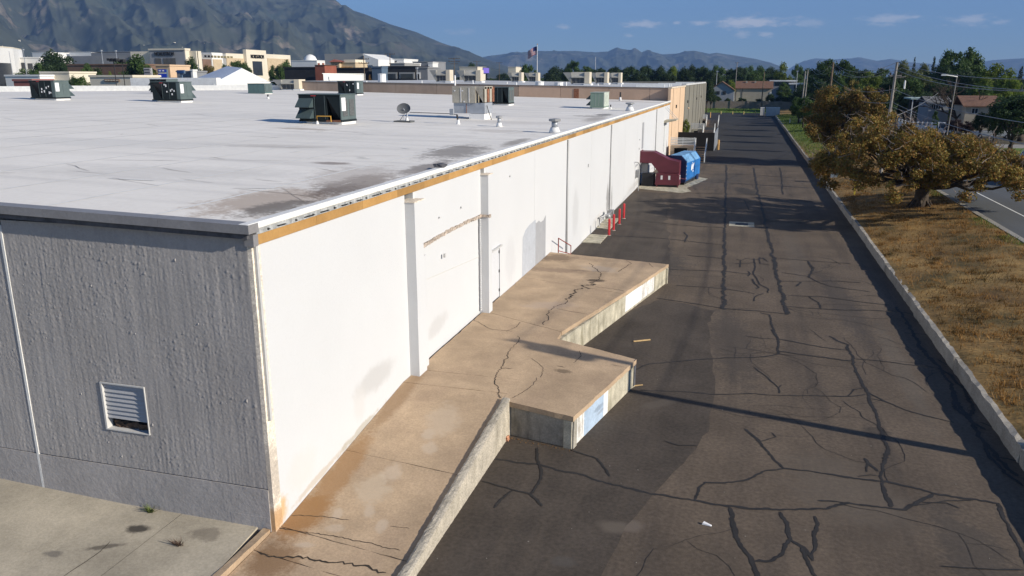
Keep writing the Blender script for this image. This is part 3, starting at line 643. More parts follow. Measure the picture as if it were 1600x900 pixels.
# personnel door
dr = MB().box(WX - .09, WX - .03, 30.60, 31.92, 1.27, 3.49).build('wall_door', mat('door_paint', (.60, .61, .63), rough=.5, var=.02), wh)
MB().box(WX - .3, WX - .1, 30.57, 31.95, 1.0, 3.5).build('door_lining', m_wgrey, dr)
MB().box(WX - .02, WX + .12, 30.5, 32.0, 3.51, 3.57).build('drip_hood', m_pipe, dr)
for z in (1.5, 2.35, 3.2): MB().box(WX - .03, WX + .005, 31.86, 31.93, z, z + .12).build('hinge', m_dark, dr)
MB().box(WX - .03, WX + .03, 30.7, 30.76, 2.2, 2.28).build('handle', m_dark, dr)
MB().extr([(WX + .004, 35.6, 1.24), (WX + .004, 38.15, 1.24), (WX + .004, 38.15, 3.62), (WX + .004, 36.9, 3.55), (WX + .004, 36.2, 3.42), (WX + .004, 35.7, 3.15)], (.002, 0, 0)).build('paint_patch', m_patch1, wh)
MB().extr([(WX + .006, 38.15, 1.24), (WX + .006, 40.3, 1.2), (WX + .006, 40.3, 3.5), (WX + .006, 39.8, 3.3), (WX + .006, 39.2, 3.3), (WX + .006, 38.8, 3.45), (WX + .006, 38.4, 3.4), (WX + .006, 38.15, 3.45)], (.002, 0, 0)).build('paint_patch', m_patch2, wh)
for y, z in ((45.4, .4), (61.2, 0), (93.75, .1)): MB().tube([(WX + .07, y, z), (WX + .07, y, 7.05)], .06, 8).build('downpipe', m_pipe, wh, smooth=True)
MB().box(WX + .005, WX + .05, 81.0, 82.0, 3.6, 6.2).build('wall_plate', m_patch2, wh)
for (y, z, s) in ((27, 5.9, .05), (24.8, 5.9, .04), (25.2, 4.45, .1), (33.4, 6.3, .05), (52, 4.8, .16), (78.8, 3.7, .15), (79, 4.6, .1)): MB().box(WX + .003, WX + .06, y, y + s, z, z + s * 1.3).build('wall_bracket', m_pipe, wh)
# canopy and door at the far end
cb = MB(); cb.extr([(WX, 103.2, 5.0), (WX + 1.5, 103.2, 5.3), (WX + 1.5, 103.2, 5.42), (WX, 103.2, 5.3)], (0, 3.6, 0)); cp = cb.build('canopy', m_rawc, wh)
MB().tube([(WX, 104, 6.9), (WX + 1.4, 104, 5.42)], .03, 5).build('tie_rod', m_pipe, cp); MB().tube([(WX, 106.3, 6.9), (WX + 1.4, 106.3, 5.42)], .03, 5).build('tie_rod', m_pipe, cp)
MB().box(WX + .004, WX + .05, 104.0, 105.5, 1.3, 4.6).build('far_door', mat('far_door_paint', (.62, .63, .63)), wh)
# roof, edge roll, flashing, fascia boards, front coping
struct_roof = grid([-140, -68, -40, -24, -16, -12, WX + .02], [FY - .02, 40, 75, 111.3], lambda x, y: roof_z(x)); struct_roof.build('roof', m_roof, wh)
seams = MB()
for k in range(26):
    x = -12.5 - 3.05 * k; seams.face([(x, FY + .2, roof_z(x) + .006), (x + .1, FY + .2, roof_z(x + .1) + .006), (x + .1, 111, roof_z(x + .1) + .006), (x, 111, roof_z(x) + .006)])
seams.build('membrane_seam', m_roll, wh)
rng = random.Random(3); scuffs = MB()
for k in range(70):                              # repair strips and wrinkles welded onto the membrane
    x, y = -10.8 - 40 * rng.random() ** 1.5, 17 + 70 * rng.random() ** 1.4; l, a = rng.uniform(.5, 2.2), rng.choice((0, 0, 1.57, .3, -.4)) + rng.uniform(-.1, .1)
    if k % 3 == 0: l = rng.uniform(.3, .8)
    ribbon(scuffs, [Vector((x, y)), Vector((x + l * math.cos(a) * .5, y + l * math.sin(a) * .5)), Vector((x + l * math.cos(a), y + l * math.sin(a)))], rng.uniform(.03, .12), lambda x, y: roof_z(x) + .012, .1, .3)
scuffs.build('membrane_repair', m_roll, wh)['kind'] = 'stuff'
rng = random.Random(5); wr = MB()
for k in range(150):
    x, y = -10.8 - 40 * rng.random() ** 1.4, 17 + 75 * rng.random() ** 1.3; l, a = rng.uniform(.6, 3.0), rng.gauss(0, .35)
    ribbon(wr, [Vector((x + l * t * math.cos(a), y + l * t * math.sin(a) + rng.uniform(-.08, .08))) for t in (0, .3, .6, 1)], rng.uniform(.012, .045), lambda x, y: roof_z(x) + .013, .1, .3)
wr.build('membrane_wrinkle', mat('dark_wrinkle', (.30, .27, .24), var=.3, scale=1.5), wh)['kind'] = 'stuff'  # thin darker ribbons laid on the membrane as wrinkles
yy = FY - .2
while yy < YE:
    e = min(YE, yy + 6.1)
    MB().box(WX - .16, WX + .11, yy, e - .012, 7.44, 7.585).build('edge_roll', m_roll, wh, bevel=.03); yy = e
yy = FY + .12; k = 0
while yy < YE:
    e = min(YE, yy + rng.uniform(2.0, 3.0)); j = rng.uniform(-.012, .012)
    MB().box(WX - .05, WX + .07 + j, yy, e - .01, 7.32, 7.437).build('flashing', m_flash, wh)
    MB().box(WX - .05, WX + .05, yy, e - .008, 7.09, 7.317).build('fascia_board', m_fascia, wh); yy = e
clips = MB(); yy = FY + .5
while yy < 60: clips.extr([(WX + .03, yy, 7.33), (WX + .12, yy + .05, 7.36), (WX + .03, yy, 7.42)], (0, .04, 0)); clips.extr([(WX + .06, yy + .4, 7.36), (WX + .1, yy + .45, 7.36), (WX + .08, yy + .4, 7.385)], (.02, rng.uniform(.2, .4), 0)); yy += rng.uniform(.7, 1.2)
clips.build('flashing_clips', m_dark, wh)['kind'] = 'stuff'
MB().box(WX - .12, WX + .1, FY - .06, FY + .119, 7.09, 7.34).build('fascia_end', m_coping, wh)
for x1, x0 in ((WX + .115, -11.85), (-11.85, -14.9), (-14.9, -17.95), (-17.95, -21.0), (-21.0, -24.05), (-24.05, -40), (-40, -110)):
    a, b = x0 + .006, x1; mb = MB(); q = lambda x: roof_z(x) + .075
    mb.hexa([(a, FY - .22, q(a) - .19), (b, FY - .22, q(b) - .19), (b, FY + .14, q(b) - .19), (a, FY + .14, q(a) - .19)], [(a, FY - .22, q(a)), (b, FY - .22, q(b)), (b, FY + .14, q(b)), (a, FY + .14, q(a))])
    cpp = mb.build('coping', m_coping, wh)
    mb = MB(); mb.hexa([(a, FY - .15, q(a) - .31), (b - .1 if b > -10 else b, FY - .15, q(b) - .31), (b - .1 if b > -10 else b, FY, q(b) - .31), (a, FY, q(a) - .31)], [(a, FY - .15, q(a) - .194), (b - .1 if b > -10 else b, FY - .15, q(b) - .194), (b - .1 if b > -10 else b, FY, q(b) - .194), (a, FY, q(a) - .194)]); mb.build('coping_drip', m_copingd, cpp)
bx = PX(690, 268, WX)
rough_box(WX - .25, WX + .16, bx.y - .25, bx.y + .25, 7.59, 7.72, .12, .05).build('gutter_debris', m_copingd, wh)
MB().tube([(WX - 2, 14, 7.0), (WX - 2, 14.02, 7.0)], .01, 4)
# white low parapet closing the roof at the far left, brown party wall belongs to the next building
wp = thing('roof_parapet', 'low bright white parapet closing the far left side of the warehouse roof', 'parapet', (-100, 112, 8.4))
xs_ = [-140, -122, -104, -86, -69.5]
py_ = lambda x: 111.6 + .32 * (x + 69.5)
for a, b in zip(xs_, xs_[1:]): MB().prism([(a + .01, py_(a)), (b - .01, py_(b)), (b - .01, py_(b) + .4), (a + .01, py_(a) + .4)], 8.2, 9.5 - .004 * (-69.5 - a)).build('parapet_panel', m_roll, wp)
# ================================================================== DOCK, RAMP, YARD THINGS
dock = thing('loading_dock', 'raised sawtooth concrete loading dock with cracked tan slabs and painted patches on its sides', 'dock', (-6.5, 28, 0))
def slab(name, poly, thick=.16, m=m_dockc, par=dock, zf=dock_z, amp=.014):
    poly = ragged(poly, .28, amp); a = sum(p[0] * q[1] - q[0] * p[1] for p, q in zip(poly, poly[1:] + poly[:1]))
    if a < 0: poly = poly[::-1]
    mb = MB(); mb.hexa([(x, y, zf(x, y) - thick) for x, y in poly], [(x, y, zf(x, y)) for x, y in poly]); return mb.build(name, m, par)
e = WX + .012
slab('slab', [(e, 22.62), (-6.42, 22.95), (-6.42, 21.22), (-4.14, 20.78), (-3.03, 26.25), (-6.12, 27.36), (-6.16, 28.2), (-7.6, 28.75), (e, 29.6)])
slab('slab', [(e, 29.63), (-7.6, 28.78), (-6.15, 28.23), (-4.72, 34.6), (-7.2, 35.1), (e, 35.6)])
slab('slab', [(e, 35.62), (-7.2, 35.12), (-4.715, 34.62), (-3.30, 41.32), (e, 41.45)])
slab('ramp_landing', [(e, 21.45), (-6.42, 21.75), (-6.42, 22.94), (e, 22.60)], zf=lambda x, y: dock_z(x) - .002)
def side(name, a, b, z0, z1, m, lab=None, inset=.05, t=.25, off=0.0, par=dock):
    "dock wall below the slab edge from a to b (outside on the right of a>b)"
    a, b = Vector(a), Vector(b); d = (b - a).normalized(); n_ = Vector((d.y, -d.x)); o = n_ * (off - inset)
    bm_ = MB(); k = max(1, int((b - a).length / .3)); 
    za = z1 if callable(z1) else (lambda x, y: z1)
    P = [a.lerp(b, i / k) for i in range(k + 1)]
    for p, q in zip(P, P[1:]):
        j = [random.uniform(-.006, .006) for _ in range(2)]
        bm_.hexa([(*(p + o - n_ * t), z0), (*(p + o + n_ * 0), z0), (*(q + o), z0), (*(q + o - n_ * t), z0)],
                 [(*(p + o - n_ * t), za(p.x, p.y)), (*(p + o), za(p.x, p.y)), (*(q + o), za(q.x, q.y)), (*(q + o - n_ * t), za(q.x, q.y))])
    return bm_.build(name, m, par, lab)
zs = lambda x, y: dock_z(x) - .162
side('side_wall', (-6.42, 21.22), (-4.14, 20.78), -.05, zs, m_rawdark, 'dark stained concrete end wall of the dock')
side('side_wall', (-4.14, 20.78), (-3.03, 26.25), -.05, zs, m_rawc)
side('side_wall', (-3.03, 26.25), (-6.12, 27.36), -.05, zs, m_rawc)
side('side_wall', (-6.12, 27.36), (-3.30, 41.32), -.05, zs, m_rawc)
side('side_wall', (-3.30, 41.32), (WX + .02, 41.45), -.05, zs, m_rawc)
m_pblue = mat('faded_blue_paint', (.40, .50, .62), rough=.85, scale=1.2, var=.1, fine=.08, blot=[(XZ, (-3.75, .5), (.1, .12), 0, (.2, .24, .3), .6), (YZ, (23.2, .3), (.5, .06), 0, (.25, .28, .33), .6, 1.0)])
m_pwhite = mat('flaking_white_paint', (.70, .69, .66), rough=.9, scale=2.5, var=.08, fine=.15, streak=((4, 4, .8), (.33, .29, .23), .85))
A, B = Vector((-4.14, 20.78)), Vector((-3.03, 26.25)); at = lambda t: tuple(A.lerp(B, t))
side('paint_patch', at(.005), at(.17), .02, .86, m_pwhite, None, .05, .01, .006)
side('paint_patch', at(.17), at(.46), .02, .87, m_pblue, 'faded pale blue painted square on the dock side', .05, .01, .008)
side('paint_patch', at(.46), at(.53), .02, .87, mat('white_paint', (.74, .74, .73), var=.04, fine=.08), None, .05, .01, .006)
A2, B2 = Vector((-6.12, 27.36)), Vector((-3.30, 41.32)); a2 = lambda t: tuple(A2.lerp(B2, t))
side('paint_patch', a2(.54), a2(.70), .1, .86, MATS['white_paint'], None, .05, .01, .006)
side('paint_patch', a2(.70), a2(.84), .12, .84, m_pwhite, None, .05, .01, .006)
side('corner_guard', at(.965), at(1.0), .05, 1.0, MATS['coping_underside'], None, .05, .03, .045)
dc = MB(); dz = lambda x, y: dock_z(x) + .005
def crk(w, *pts, f=dockhit, z=dz, mb=dc): ribbon(mb, [f(*p) for p in pts], w, z, .9, .07)
crk(.035, (938,427),(936,437),(923,442)); crk(.15, (925,441),(910,450)); crk(.075, (910,450),(897,459),(887,469)); crk(.04, (887,469),(868,480),(857,491),(850,508))
crk(.03, (938,427),(930,419),(920,411)); crk(.03, (979,407),(984,412),(972,420),(967,425)); crk(.02, (1012,410),(1020,418))
crk(.03, (808,525),(810,533),(793,554),(782,573),(783,576),(774,590),(778,603),(782,622)); crk(.03, (783,576),(800,576)); crk(.02, (869,482),(893,487),(917,490)); crk(.025, (930,448),(960,452),(975,455))
crk(.02, (893,422),(930,424),(952,424)); crk(.018, (840,590),(835,600),(820,612),(800,622)); crk(.018, (905,548),(908,556),(895,567)); crk(.03, (870,571),(882,573)); crk(.02, (955,570),(975,574)); crk(.018,(790,518),(806,510),(812,503))
crk(.018, (740,500),(770,515),(800,518)); crk(.015, (830,560),(850,575),(846,590))
dc.build('slab_cracks', m_crack, dock)['kind'] = 'stuff'
# ramp slabs run down from the dock along the white wall
ramp = thing('concrete_ramp', 'sloping tan concrete ramp running along the white wall, rust stained at its foot', 'ramp', (-8, 17, 0))
cuts = [(21.43, 21.73), (17.55, 17.35), (14.30, 14.05), (13.36, 13.02), (4, 4)]
for (a0, b0), (a1, b1) in zip(cuts, cuts[1:]):
    x0 = WX + .012 if a1 > 13.9 else -9.85
    g = grid([x0 + (-6.4 - x0) * k / 14 for k in range(15)], [k / 14 for k in range(15)], lambda x, t: t)
    vv = []
    for (x, t, _) in g.v:
        f = (x - x0) / (-6.4 - x0); ya, yb = a1 + (b1 - a1) * f + .012, a0 + (b0 - a0) * f - .006; y = ya + (yb - ya) * t
        if 0 < f < 1 and (t == 0 or t == 1): y += random.uniform(-.012, .012)
        vv.append((x, y, ramp_z(x, y)))
    nb = len(vv); g.v = vv + [(x, y, z - .2) for x, y, z in vv]; fs = list(g.f)
    def skirt(ids):
        for p, q in zip(ids, ids[1:]): fs.append((q, p, p + nb, q + nb))
    skirt(range(0, 15)); skirt([k * 15 + 14 for k in range(15)]); skirt([14 * 15 + k for k in range(14, -1, -1)]); skirt([k * 15 for k in range(14, -1, -1)]); g.f = fs
    g.build('ramp_slab', m_dockc, ramp)
MB().box(-9.8, -6.4, 4, 21.6, -.5, -.02).build('ramp_base', m_crack, ramp)
rc = MB(); rz_ = lambda x, y: ramp_z(x, y) + .005
crk(.016, (455, 806),(500, 808),(545, 813), f=ramphit, z=rz_, mb=rc); crk(.02, (435, 824),(470, 829),(520, 838),(580, 850),(625, 861), f=ramphit, z=rz_, mb=rc)
crk(.045, (402, 861),(440, 867),(480, 871),(520, 878),(560, 888),(600, 899), f=ramphit, z=rz_, mb=rc); crk(.012, (610, 822),(640, 826), f=ramphit, z=rz_, mb=rc)
rc.build('ramp_cracks', m_crack, ramp)['kind'] = 'stuff'
# pebbly parapet beside the ramp
pw = grid([0, 1], [0, 1], lambda x, y: 0); pw = MB(); ysz = [4 + (21.24 - 4) * k / 230 for k in range(231)]
nxp = 5; cols_ = [-6.41 + .23 * k / (nxp - 1) for k in range(nxp)]
for y in ysz:
    zt = ramp_z(-6.4, y) + .11; jl, jr = random.uniform(-.006, .006), random.uniform(-.004, .004)
    if y < 12: zt = min(zt, .33)
    row = [(-6.41 + jl, y, -.05)] + [(x + (jl if k == 0 else jr), y, zt + random.uniform(-.009, .009) - (.02 if k in (0, nxp - 1) else 0)) for k, x in enumerate(cols_)] + [(-6.17 + jr, y, -.05)]
    pw.v += row
w_ = nxp + 2
for j in range(len(ysz) - 1):
    for k in range(w_ - 1): i = j * w_ + k; pw.f.append((i, i + w_, i + w_ + 1, i + 1))
pw.f.append(tuple(range(w_))); pw.f.append(tuple((len(ysz) - 1) * w_ + k for k in range(w_))[::-1])
tag(pw.build('parapet_wall', m_parapet), 'low sloping pebbly concrete parapet between the ramp and the asphalt', 'wall')
ke = MB(); q0, q1 = G(360, 900, .42), G(421, 826, .42)
tag(rough_box(-10.05, -9.86, 4, 14.05, -.05, .43, .3, .012).build('ramp_kerb', m_dockc), 'narrow concrete curb from the building corner beside the dark trench', 'kerb')

m_red = mat('red_paint', (.55, .03, .035), rough=.5, var=.1, scale=3, spec=.5)
m_steel = mat('grey_steel', (.34, .34, .34), rough=.5, var=.08, metal=.3)
names = ['nearest', 'second nearest', 'third nearest', 'farthest']
for i, (px, py) in enumerate(((951.5, 368), (958.5, 360), (967.5, 350.5), (974.5, 341.5))):
    g = G(px, py); t = thing('bollard', 'red steel bollard guarding the gas meter, %s of the four' % names[i], 'bollard', (g.x, g.y, 0), 'red bollards in front of the gas meter')
    MB().lathe((g.x, g.y, 0), [(.085, 0), (.085, 1.12), (.07, 1.16), (.02, 1.18)], 10).build('post', m_red, t, smooth=False)
    MB().lathe((g.x, g.y, 0), [(.16, 0), (.15, .03), (.09, .035)], 10).build('footing', m_kerb, t)
gm = thing('gas_meter', 'grey gas meter pipework on a small pad against the white wall behind red bollards', 'gas meter', (-9.3, 58.5, 0))
MB().box(-9.72, -8.7, 55.6, 60.2, 0, .06).build('pad', m_rawc, gm)
gp_ = MB(); gp_.tube([(-9.6, 56.3, .06), (-9.6, 56.3, .7), (-9.3, 56.6, .8), (-9.1, 57.5, .82), (-9.1, 59, .8), (-9.5, 59.4, .7), (-9.6, 59.5, .06)], .06, 6); gp_.tube([(-9.1, 58.2, .06), (-9.1, 58.2, .8)], .05, 6); gp_.build('pipe', m_steel, gm)
MB().lathe((-9.15, 57.3, .62), [(.05, -.1), (.2, -.08), (.22, .1), (.12, .2), (.05, .3)], 10).build('regulator', m_steel, gm, smooth=True)
MB().box(-9.3, -8.95, 58.5, 58.9, .45, .95).build('meter', m_steel, gm, bevel=.03)
tag(MB().box(-9.72, -8.5, 50.4, 53.3, 0, .05).build('concrete_pad_slab', m_rawc), 'small pale concrete slab on the asphalt at the wall before the bollards', 'slab')
hr = thing('handrail', 'bent rusty red handrail on the steps at the far end of the dock', 'handrail', (-9.4, 43, 0))
rl = MB(); rl.tube([(-9.35, 41.7, .3), (-9.35, 41.7, 2.0), (-9.25, 44.6, 1.0), (-9.25, 44.6, 0)], .03, 6); rl.build('rail', mat('rusty_red', (.28, .06, .04), var=.25, scale=5), hr)
MB().tube([(-9.35, 41.7, 1.3), (-9.25, 44.6, .5)], .025, 6).build('mid_rail', MATS['rusty_red'], hr)
for k in range(5): MB().box(-9.7, -8.7, 41.5 + .4 * k, 41.89 + .4 * k, 0, 1.0 - .2 * k).build('step', m_dockc, hr)
MB().lathe((-8.5, 43.6, 0), [(.35, 0), (.33, .35), (.24, .55), (.1, .62)], 10).build('x', m_rawc)
st = bpy.data.objects['x']; st.name = 'concrete_stub'; tag(st, 'rounded pale concrete stub beside the far end of the dock', 'concrete block')
ep = thing('electrical_riser', 'grey conduit with a switch box bent over against the white wall beside the compactor', 'conduit', (-9.4, 77.6, 0))
MB().tube([(-9.35, 76.4, 0), (-9.35, 76.4, 2.5), (-9.45, 76.1, 2.75), (-9.68, 75.8, 2.8)], .05, 6).build('conduit', m_steel, ep)
MB().tube([(-9.6, 78.5, 0), (-9.6, 78.5, 2.3), (-9.4, 78.0, 2.5), (-9.35, 76.6, 2.45)], .05, 6).build('conduit', m_steel, ep)
MB().box(-9.72, -9.45, 76.9, 77.8, 1.2, 1.9).build('switch_box', m_steel, ep)

# ---- waste compactor: chute, ram box, blue container
m_mar = mat('maroon_paint', (.125, .024, .036), rough=.5, var=.08, scale=1.2, spec=.45)
m_blue = mat('blue_paint', (.02, .16, .46), rough=.45, var=.10, scale=.8, spec=.5)
m_bluet = mat('light_blue_paint', (.16, .34, .56), rough=.6, var=.15, scale=.9)  # paler blue for the lid and the sloping shoulder
m_navy = mat('shaded_blue_paint', (.012, .03, .10), rough=.5, var=.08)  # darker blue for the end frame, its shade put into the colour
m_label = mat('pale_label', (.75, .74, .74), var=.05, scale=5)
for q in ([(1000, 292), (1048, 290), (1072, 297), (1066, 303), (990, 297)], [(1060, 289), (1108, 279), (1100, 286), (1080, 294)]):
    pass
struct(sheet(ragged([(-9.7, 78.0), (-5.2, 76.0), (-4.4, 77.4), (-5.0, 79.6), (-3.3, 87.8), (-5.0, 90.5), (-9.7, 90.5)], .6, .06), .012).build('compactor_slab', m_rawc))
co = thing('trash_compactor', 'maroon waste compactor with an angled chute coming out of the white wall', 'compactor', (-7.3, 80.5, 0))
yc, dpt = 80.0, 1.7
prof = [(-9.75, 2.32), (-8.6, 2.30), (-7.86, 1.44), (-5.82, 1.38), (-5.82, 2.50), (-6.9, 2.72), (-8.35, 3.42), (-9.75, 3.42)]
MB().extr([(x, yc, z) for x, z in prof], (0, dpt, 0)).build('chute', m_mar, co, bevel=.02)
MB().extr([(-9.748, yc - .06, 2.26), (-9.66, yc - .06, 2.26), (-9.66, yc - .06, 3.48), (-9.748, yc - .06, 3.48)], (0, dpt + .12, 0)).build('wall_collar', m_mar, co)
MB().box(-7.85, -5.84, yc - .02, yc + .02 - .06, 1.40, 1.46).build('chute_lip', m_mar, co)
MB().extr([(-8.15, yc - .25, .22), (-5.75, yc - .25, .22), (-5.85, yc - .25, 1.36), (-8.05, yc - .25, 1.36)], (0, dpt + .5, 0)).build('ram_box', m_mar, co, bevel=.02)
for x in (-7.5, -6.75): MB().box(x - .1, x + .1, yc - .262, yc - .252, .75, 1.15).build('warning_label', m_label, co)
MB().extr([(-5.77, yc + .3, .7), (-5.80, yc + .3, 1.1), (-5.80, yc + .9, 1.15), (-5.77, yc + .9, .85)], (.012, 0, 0)).build('warning_label', m_label, co)
MB().box(-8.0, -5.9, yc - .1, yc + 1.6, .02, .21).build('skid', m_dark, co)
MB().box(-9.5, -8.3, yc + .1, yc + 1.5, .02, 1.25).build('power_unit', m_dark, co, bevel=.04)
MB().box(-9.74, -9.0, yc + .6, yc + 1.4, 1.26, 2.2).build('electrical_cabinet', m_steel, co)
MB().tube([(-8.7, yc + .05, .9), (-8.45, yc - .12, 1.2), (-8.2, yc - .1, .8)], .04, 5).build('hose', m_dark, co)
MB().tube([(-5.9, yc - .27, 1.3), (-5.6, yc - .1, .9), (-5.2, yc + .7, .75)], .03, 5).build('ratchet_bar', m_mar, co)
for x in (-8.0, -5.95): MB().box(x, x + .1, yc - .24, yc - .14, 0, .22).build('foot', m_mar, co)
bl = thing('waste_container', 'blue steel waste container with paler top and white emblem beside the maroon compactor', 'container', (-5.45, 81.6, 0))
x0, x1, y0, y1 = -7.55, -5.25, 81.7, 88.2
pf = [(x0, .45), (x0 + .2, .28), (x1 - .2, .28), (x1, .55), (x1, 2.2), (x1 - .55, 2.92), (x0 + .55, 2.92), (x0, 2.2)]
MB().extr([(x, y0, z) for x, z in pf], (0, y1 - y0, 0)).build('body', m_blue, bl)
MB().face([(x1 - .545, y0 + .02, 2.925), (x1 - .545, y1 - .02, 2.925), (x0 + .55, y1 - .02, 2.925), (x0 + .55, y0 + .02, 2.925)]).build('lid', m_bluet, bl)
MB().face([(x1 + .012, y0 + .02, 2.215), (x1 + .012, y1 - .3, 2.215), (x1 - .538, y1 - .3, 2.93), (x1 - .538, y0 + .02, 2.93)]).build('shoulder', m_bluet, bl)
MB().extr([(x0 + .05, y0 - .08, .3), (x1 + .06, y0 - .08, .3), (x1 + .06, y0 - .08, 2.4), (x1 - .5, y0 - .08, 2.96), (x0 + .5, y0 - .08, 2.96), (x0 + .05, y0 - .08, 2.4)], (0, .3, 0)).build('end_frame', m_navy, bl)
for z in (.7, 1.1, 1.5, 1.9): MB().box(x1 + .06, x1 + .1, y0 - .02, y0 + .1, z, z + .07).build('latch', m_label, bl)
MB().extr([(x1 + .004, y1 - 1.1, .0), (x1 + .004, y1 - .3, 0), (x1 + .004, y1 - .5, .6), (x1 + .004, y1 - 1.6, .6)], (-.3, 0, 0)).build('rear_leg', m_navy, bl)
MB().box(x0 + .2, x1 - .1, y0 + .2, y1 - 1.5, .05, .279).build('rail_base', m_dark, bl)
em = MB(); ey, ez = y0 + 2.5, 1.25
for poly in ([(0, 0), (.35, .02), (.4, .5), (.3, .75), (.1, .7), (-.05, .4)], [(.45, .1), (.7, .08), (.66, .35), (.85, .6), (.95, .85), (.75, .72), (.6, .75), (.48, .45)], [(.2, .8), (.34, .95), (.4, .8)], [(.5, -.25), (.7, -.22), (.72, 0), (.52, -.03)]):
    em.face([(x1 + .006, ey + a * 1.3, ez + b * .9) for a, b in poly])
em.build('emblem', m_label, bl)

bl.rotation_euler.z = -R(9.5); bl.location.x -= .1

# ---- litter and weeds
w = G(1003, 533); tag(MB().obox((w.x, w.y), .06, .75, .01, .05, -1.0).build('wood_strip', mat('raw_wood', (.55, .38, .18), var=.15, scale=5)), 'pale splinter of wood lying on dark asphalt beside the dock', 'wood scrap')
w = G(997, 603); tag(MB().obox((w.x, w.y), .04, .35, .01, .04, -1.0).build('wood_strip', MATS['raw_wood']), 'short pale stick on the asphalt at the dock corner', 'wood scrap')
w = G(1103, 820); pp = MB(); pp.hexa([(w.x - .1, w.y - .03, .01), (w.x + .13, w.y - .06, .01), (w.x + .14, w.y + .0, .01), (w.x - .08, w.y + .05, .01)], [(w.x - .08, w.y - .02, .05), (w.x + .1, w.y - .05, .025), (w.x + .12, w.y - .01, .03), (w.x - .05, w.y + .04, .07)])
tag(pp.build('crushed_cup', m_label), 'crushed white paper cup lying on the asphalt', 'litter')
w = G(789, 688); tag(rough_box(w.x + .02, w.x + .14, w.y - .1, w.y + .1, 0, .16, .06, .03).build('broken_brick', mat('brick_clay', (.45, .22, .13), var=.2, scale=8)), 'broken brick in the corner of the ramp parapet and dock', 'brick')
rl_ = random.Random(9); dbr = MB()
for k in range(60):
    px, py = rl_.choice(((rl_.uniform(640, 1000), rl_.uniform(620, 890)), (rl_.uniform(990, 1560), rl_.uniform(430, 890)))); g = G(px, py)
    if g.x < -4 and 20 < g.y < 42 or g.x < -6: continue
    s = rl_.uniform(.008, .02); dbr.obox((g.x, g.y), s, s * rl_.uniform(.6, 2), .004, .004 + s * .6, rl_.uniform(0, 3))
struct(dbr.build('pebbles', m_kerb), 'pebbles and crumbs scattered over the asphalt', 'stuff')
dbr = MB(); 
for k in range(55):
    t = rl_.random(); x, y = (-6.3 + 2.2 * t, 21.2 - .42 * t - abs(rl_.gauss(0, .12))); s = rl_.uniform(.012, .04)
    dbr.obox((x, y - .05), s, s * .6, .004, .004 + s * .4, rl_.uniform(0, 3))
struct(dbr.build('leaf_litter', mat('dead_leaf', (.16, .09, .04), var=.3, scale=9)), 'dead leaves along the foot of the dock end wall', 'stuff')
def weed(name, lab, c, n, h, m):
    v = []
    for k in range(n):
        a = random.uniform(0, 6.28); l = h * random.uniform(.5, 1.3); b = Vector((c.x + random.gauss(0, .04), c.y + random.gauss(0, .02), c.z)); d = Vector((math.cos(a), math.sin(a) * .6, random.uniform(.3, 1.2))).normalized()
        s = d.cross(Vector((0, 0, 1))).normalized() * .012
        v += [b - s, b + s, b + d * l]
    o = link_mesh(name, tri_mesh(name, np.array([tuple(p) for p in v]), np.arange(len(v)), 3), m); return tag(o, lab, 'weed')
weed('weed', 'small green weed growing at the foot of the grey wall', G(235, 800, .4), 70, .22, mat('weed_leaf', (.10, .13, .035), var=.25, scale=8))
weed('dry_twigs', 'dry twig tuft lying on the concrete pad', G(278, 852, .41), 50, .2, m_brown)
# ================================================================== ROOFTOP EQUIPMENT
m_unit = mat('shaded_green_grey_metal', (.016, .022, .024), rough=.55, var=.06, scale=1.5, spec=.12)  # unit fronts stand in shade; that shade is put into this colour
m_unitl = mat('grey_green_metal', (.10, .13, .13), rough=.5, var=.06, scale=1.5, spec=.2)
m_unitt = mat('teal_metal', (.10, .165, .16), rough=.5, var=.05)
m_hood = mat('hood_metal', (.06, .085, .09), rough=.5, var=.05, spec=.2)
m_grille = mat('coil_grille', (.10, .105, .105), rough=.7, var=.3, scale=8, stretch=(1, 1, 6))
m_beige = mat('weathered_beige_metal', (.42, .385, .315), rough=.6, var=.14, scale=1.0, streak=((2, 2, .3), (.24, .2, .15), .6))
m_galv = mat('galvanised_sheet', (.40, .42, .45), rough=.45, var=.12, scale=1.2, metal=.3)
m_sage = mat('sage_green_metal', (.20, .27, .215), rough=.55, var=.06)
m_yel = mat('yellow_gas_pipe', (.60, .33, .06), rough=.5)
m_rustp = mat('rusty_pipe', (.22, .09, .05), rough=.8, var=.3, scale=6)
m_curb = mat('white_curb', (.76, .75, .73), var=.04)
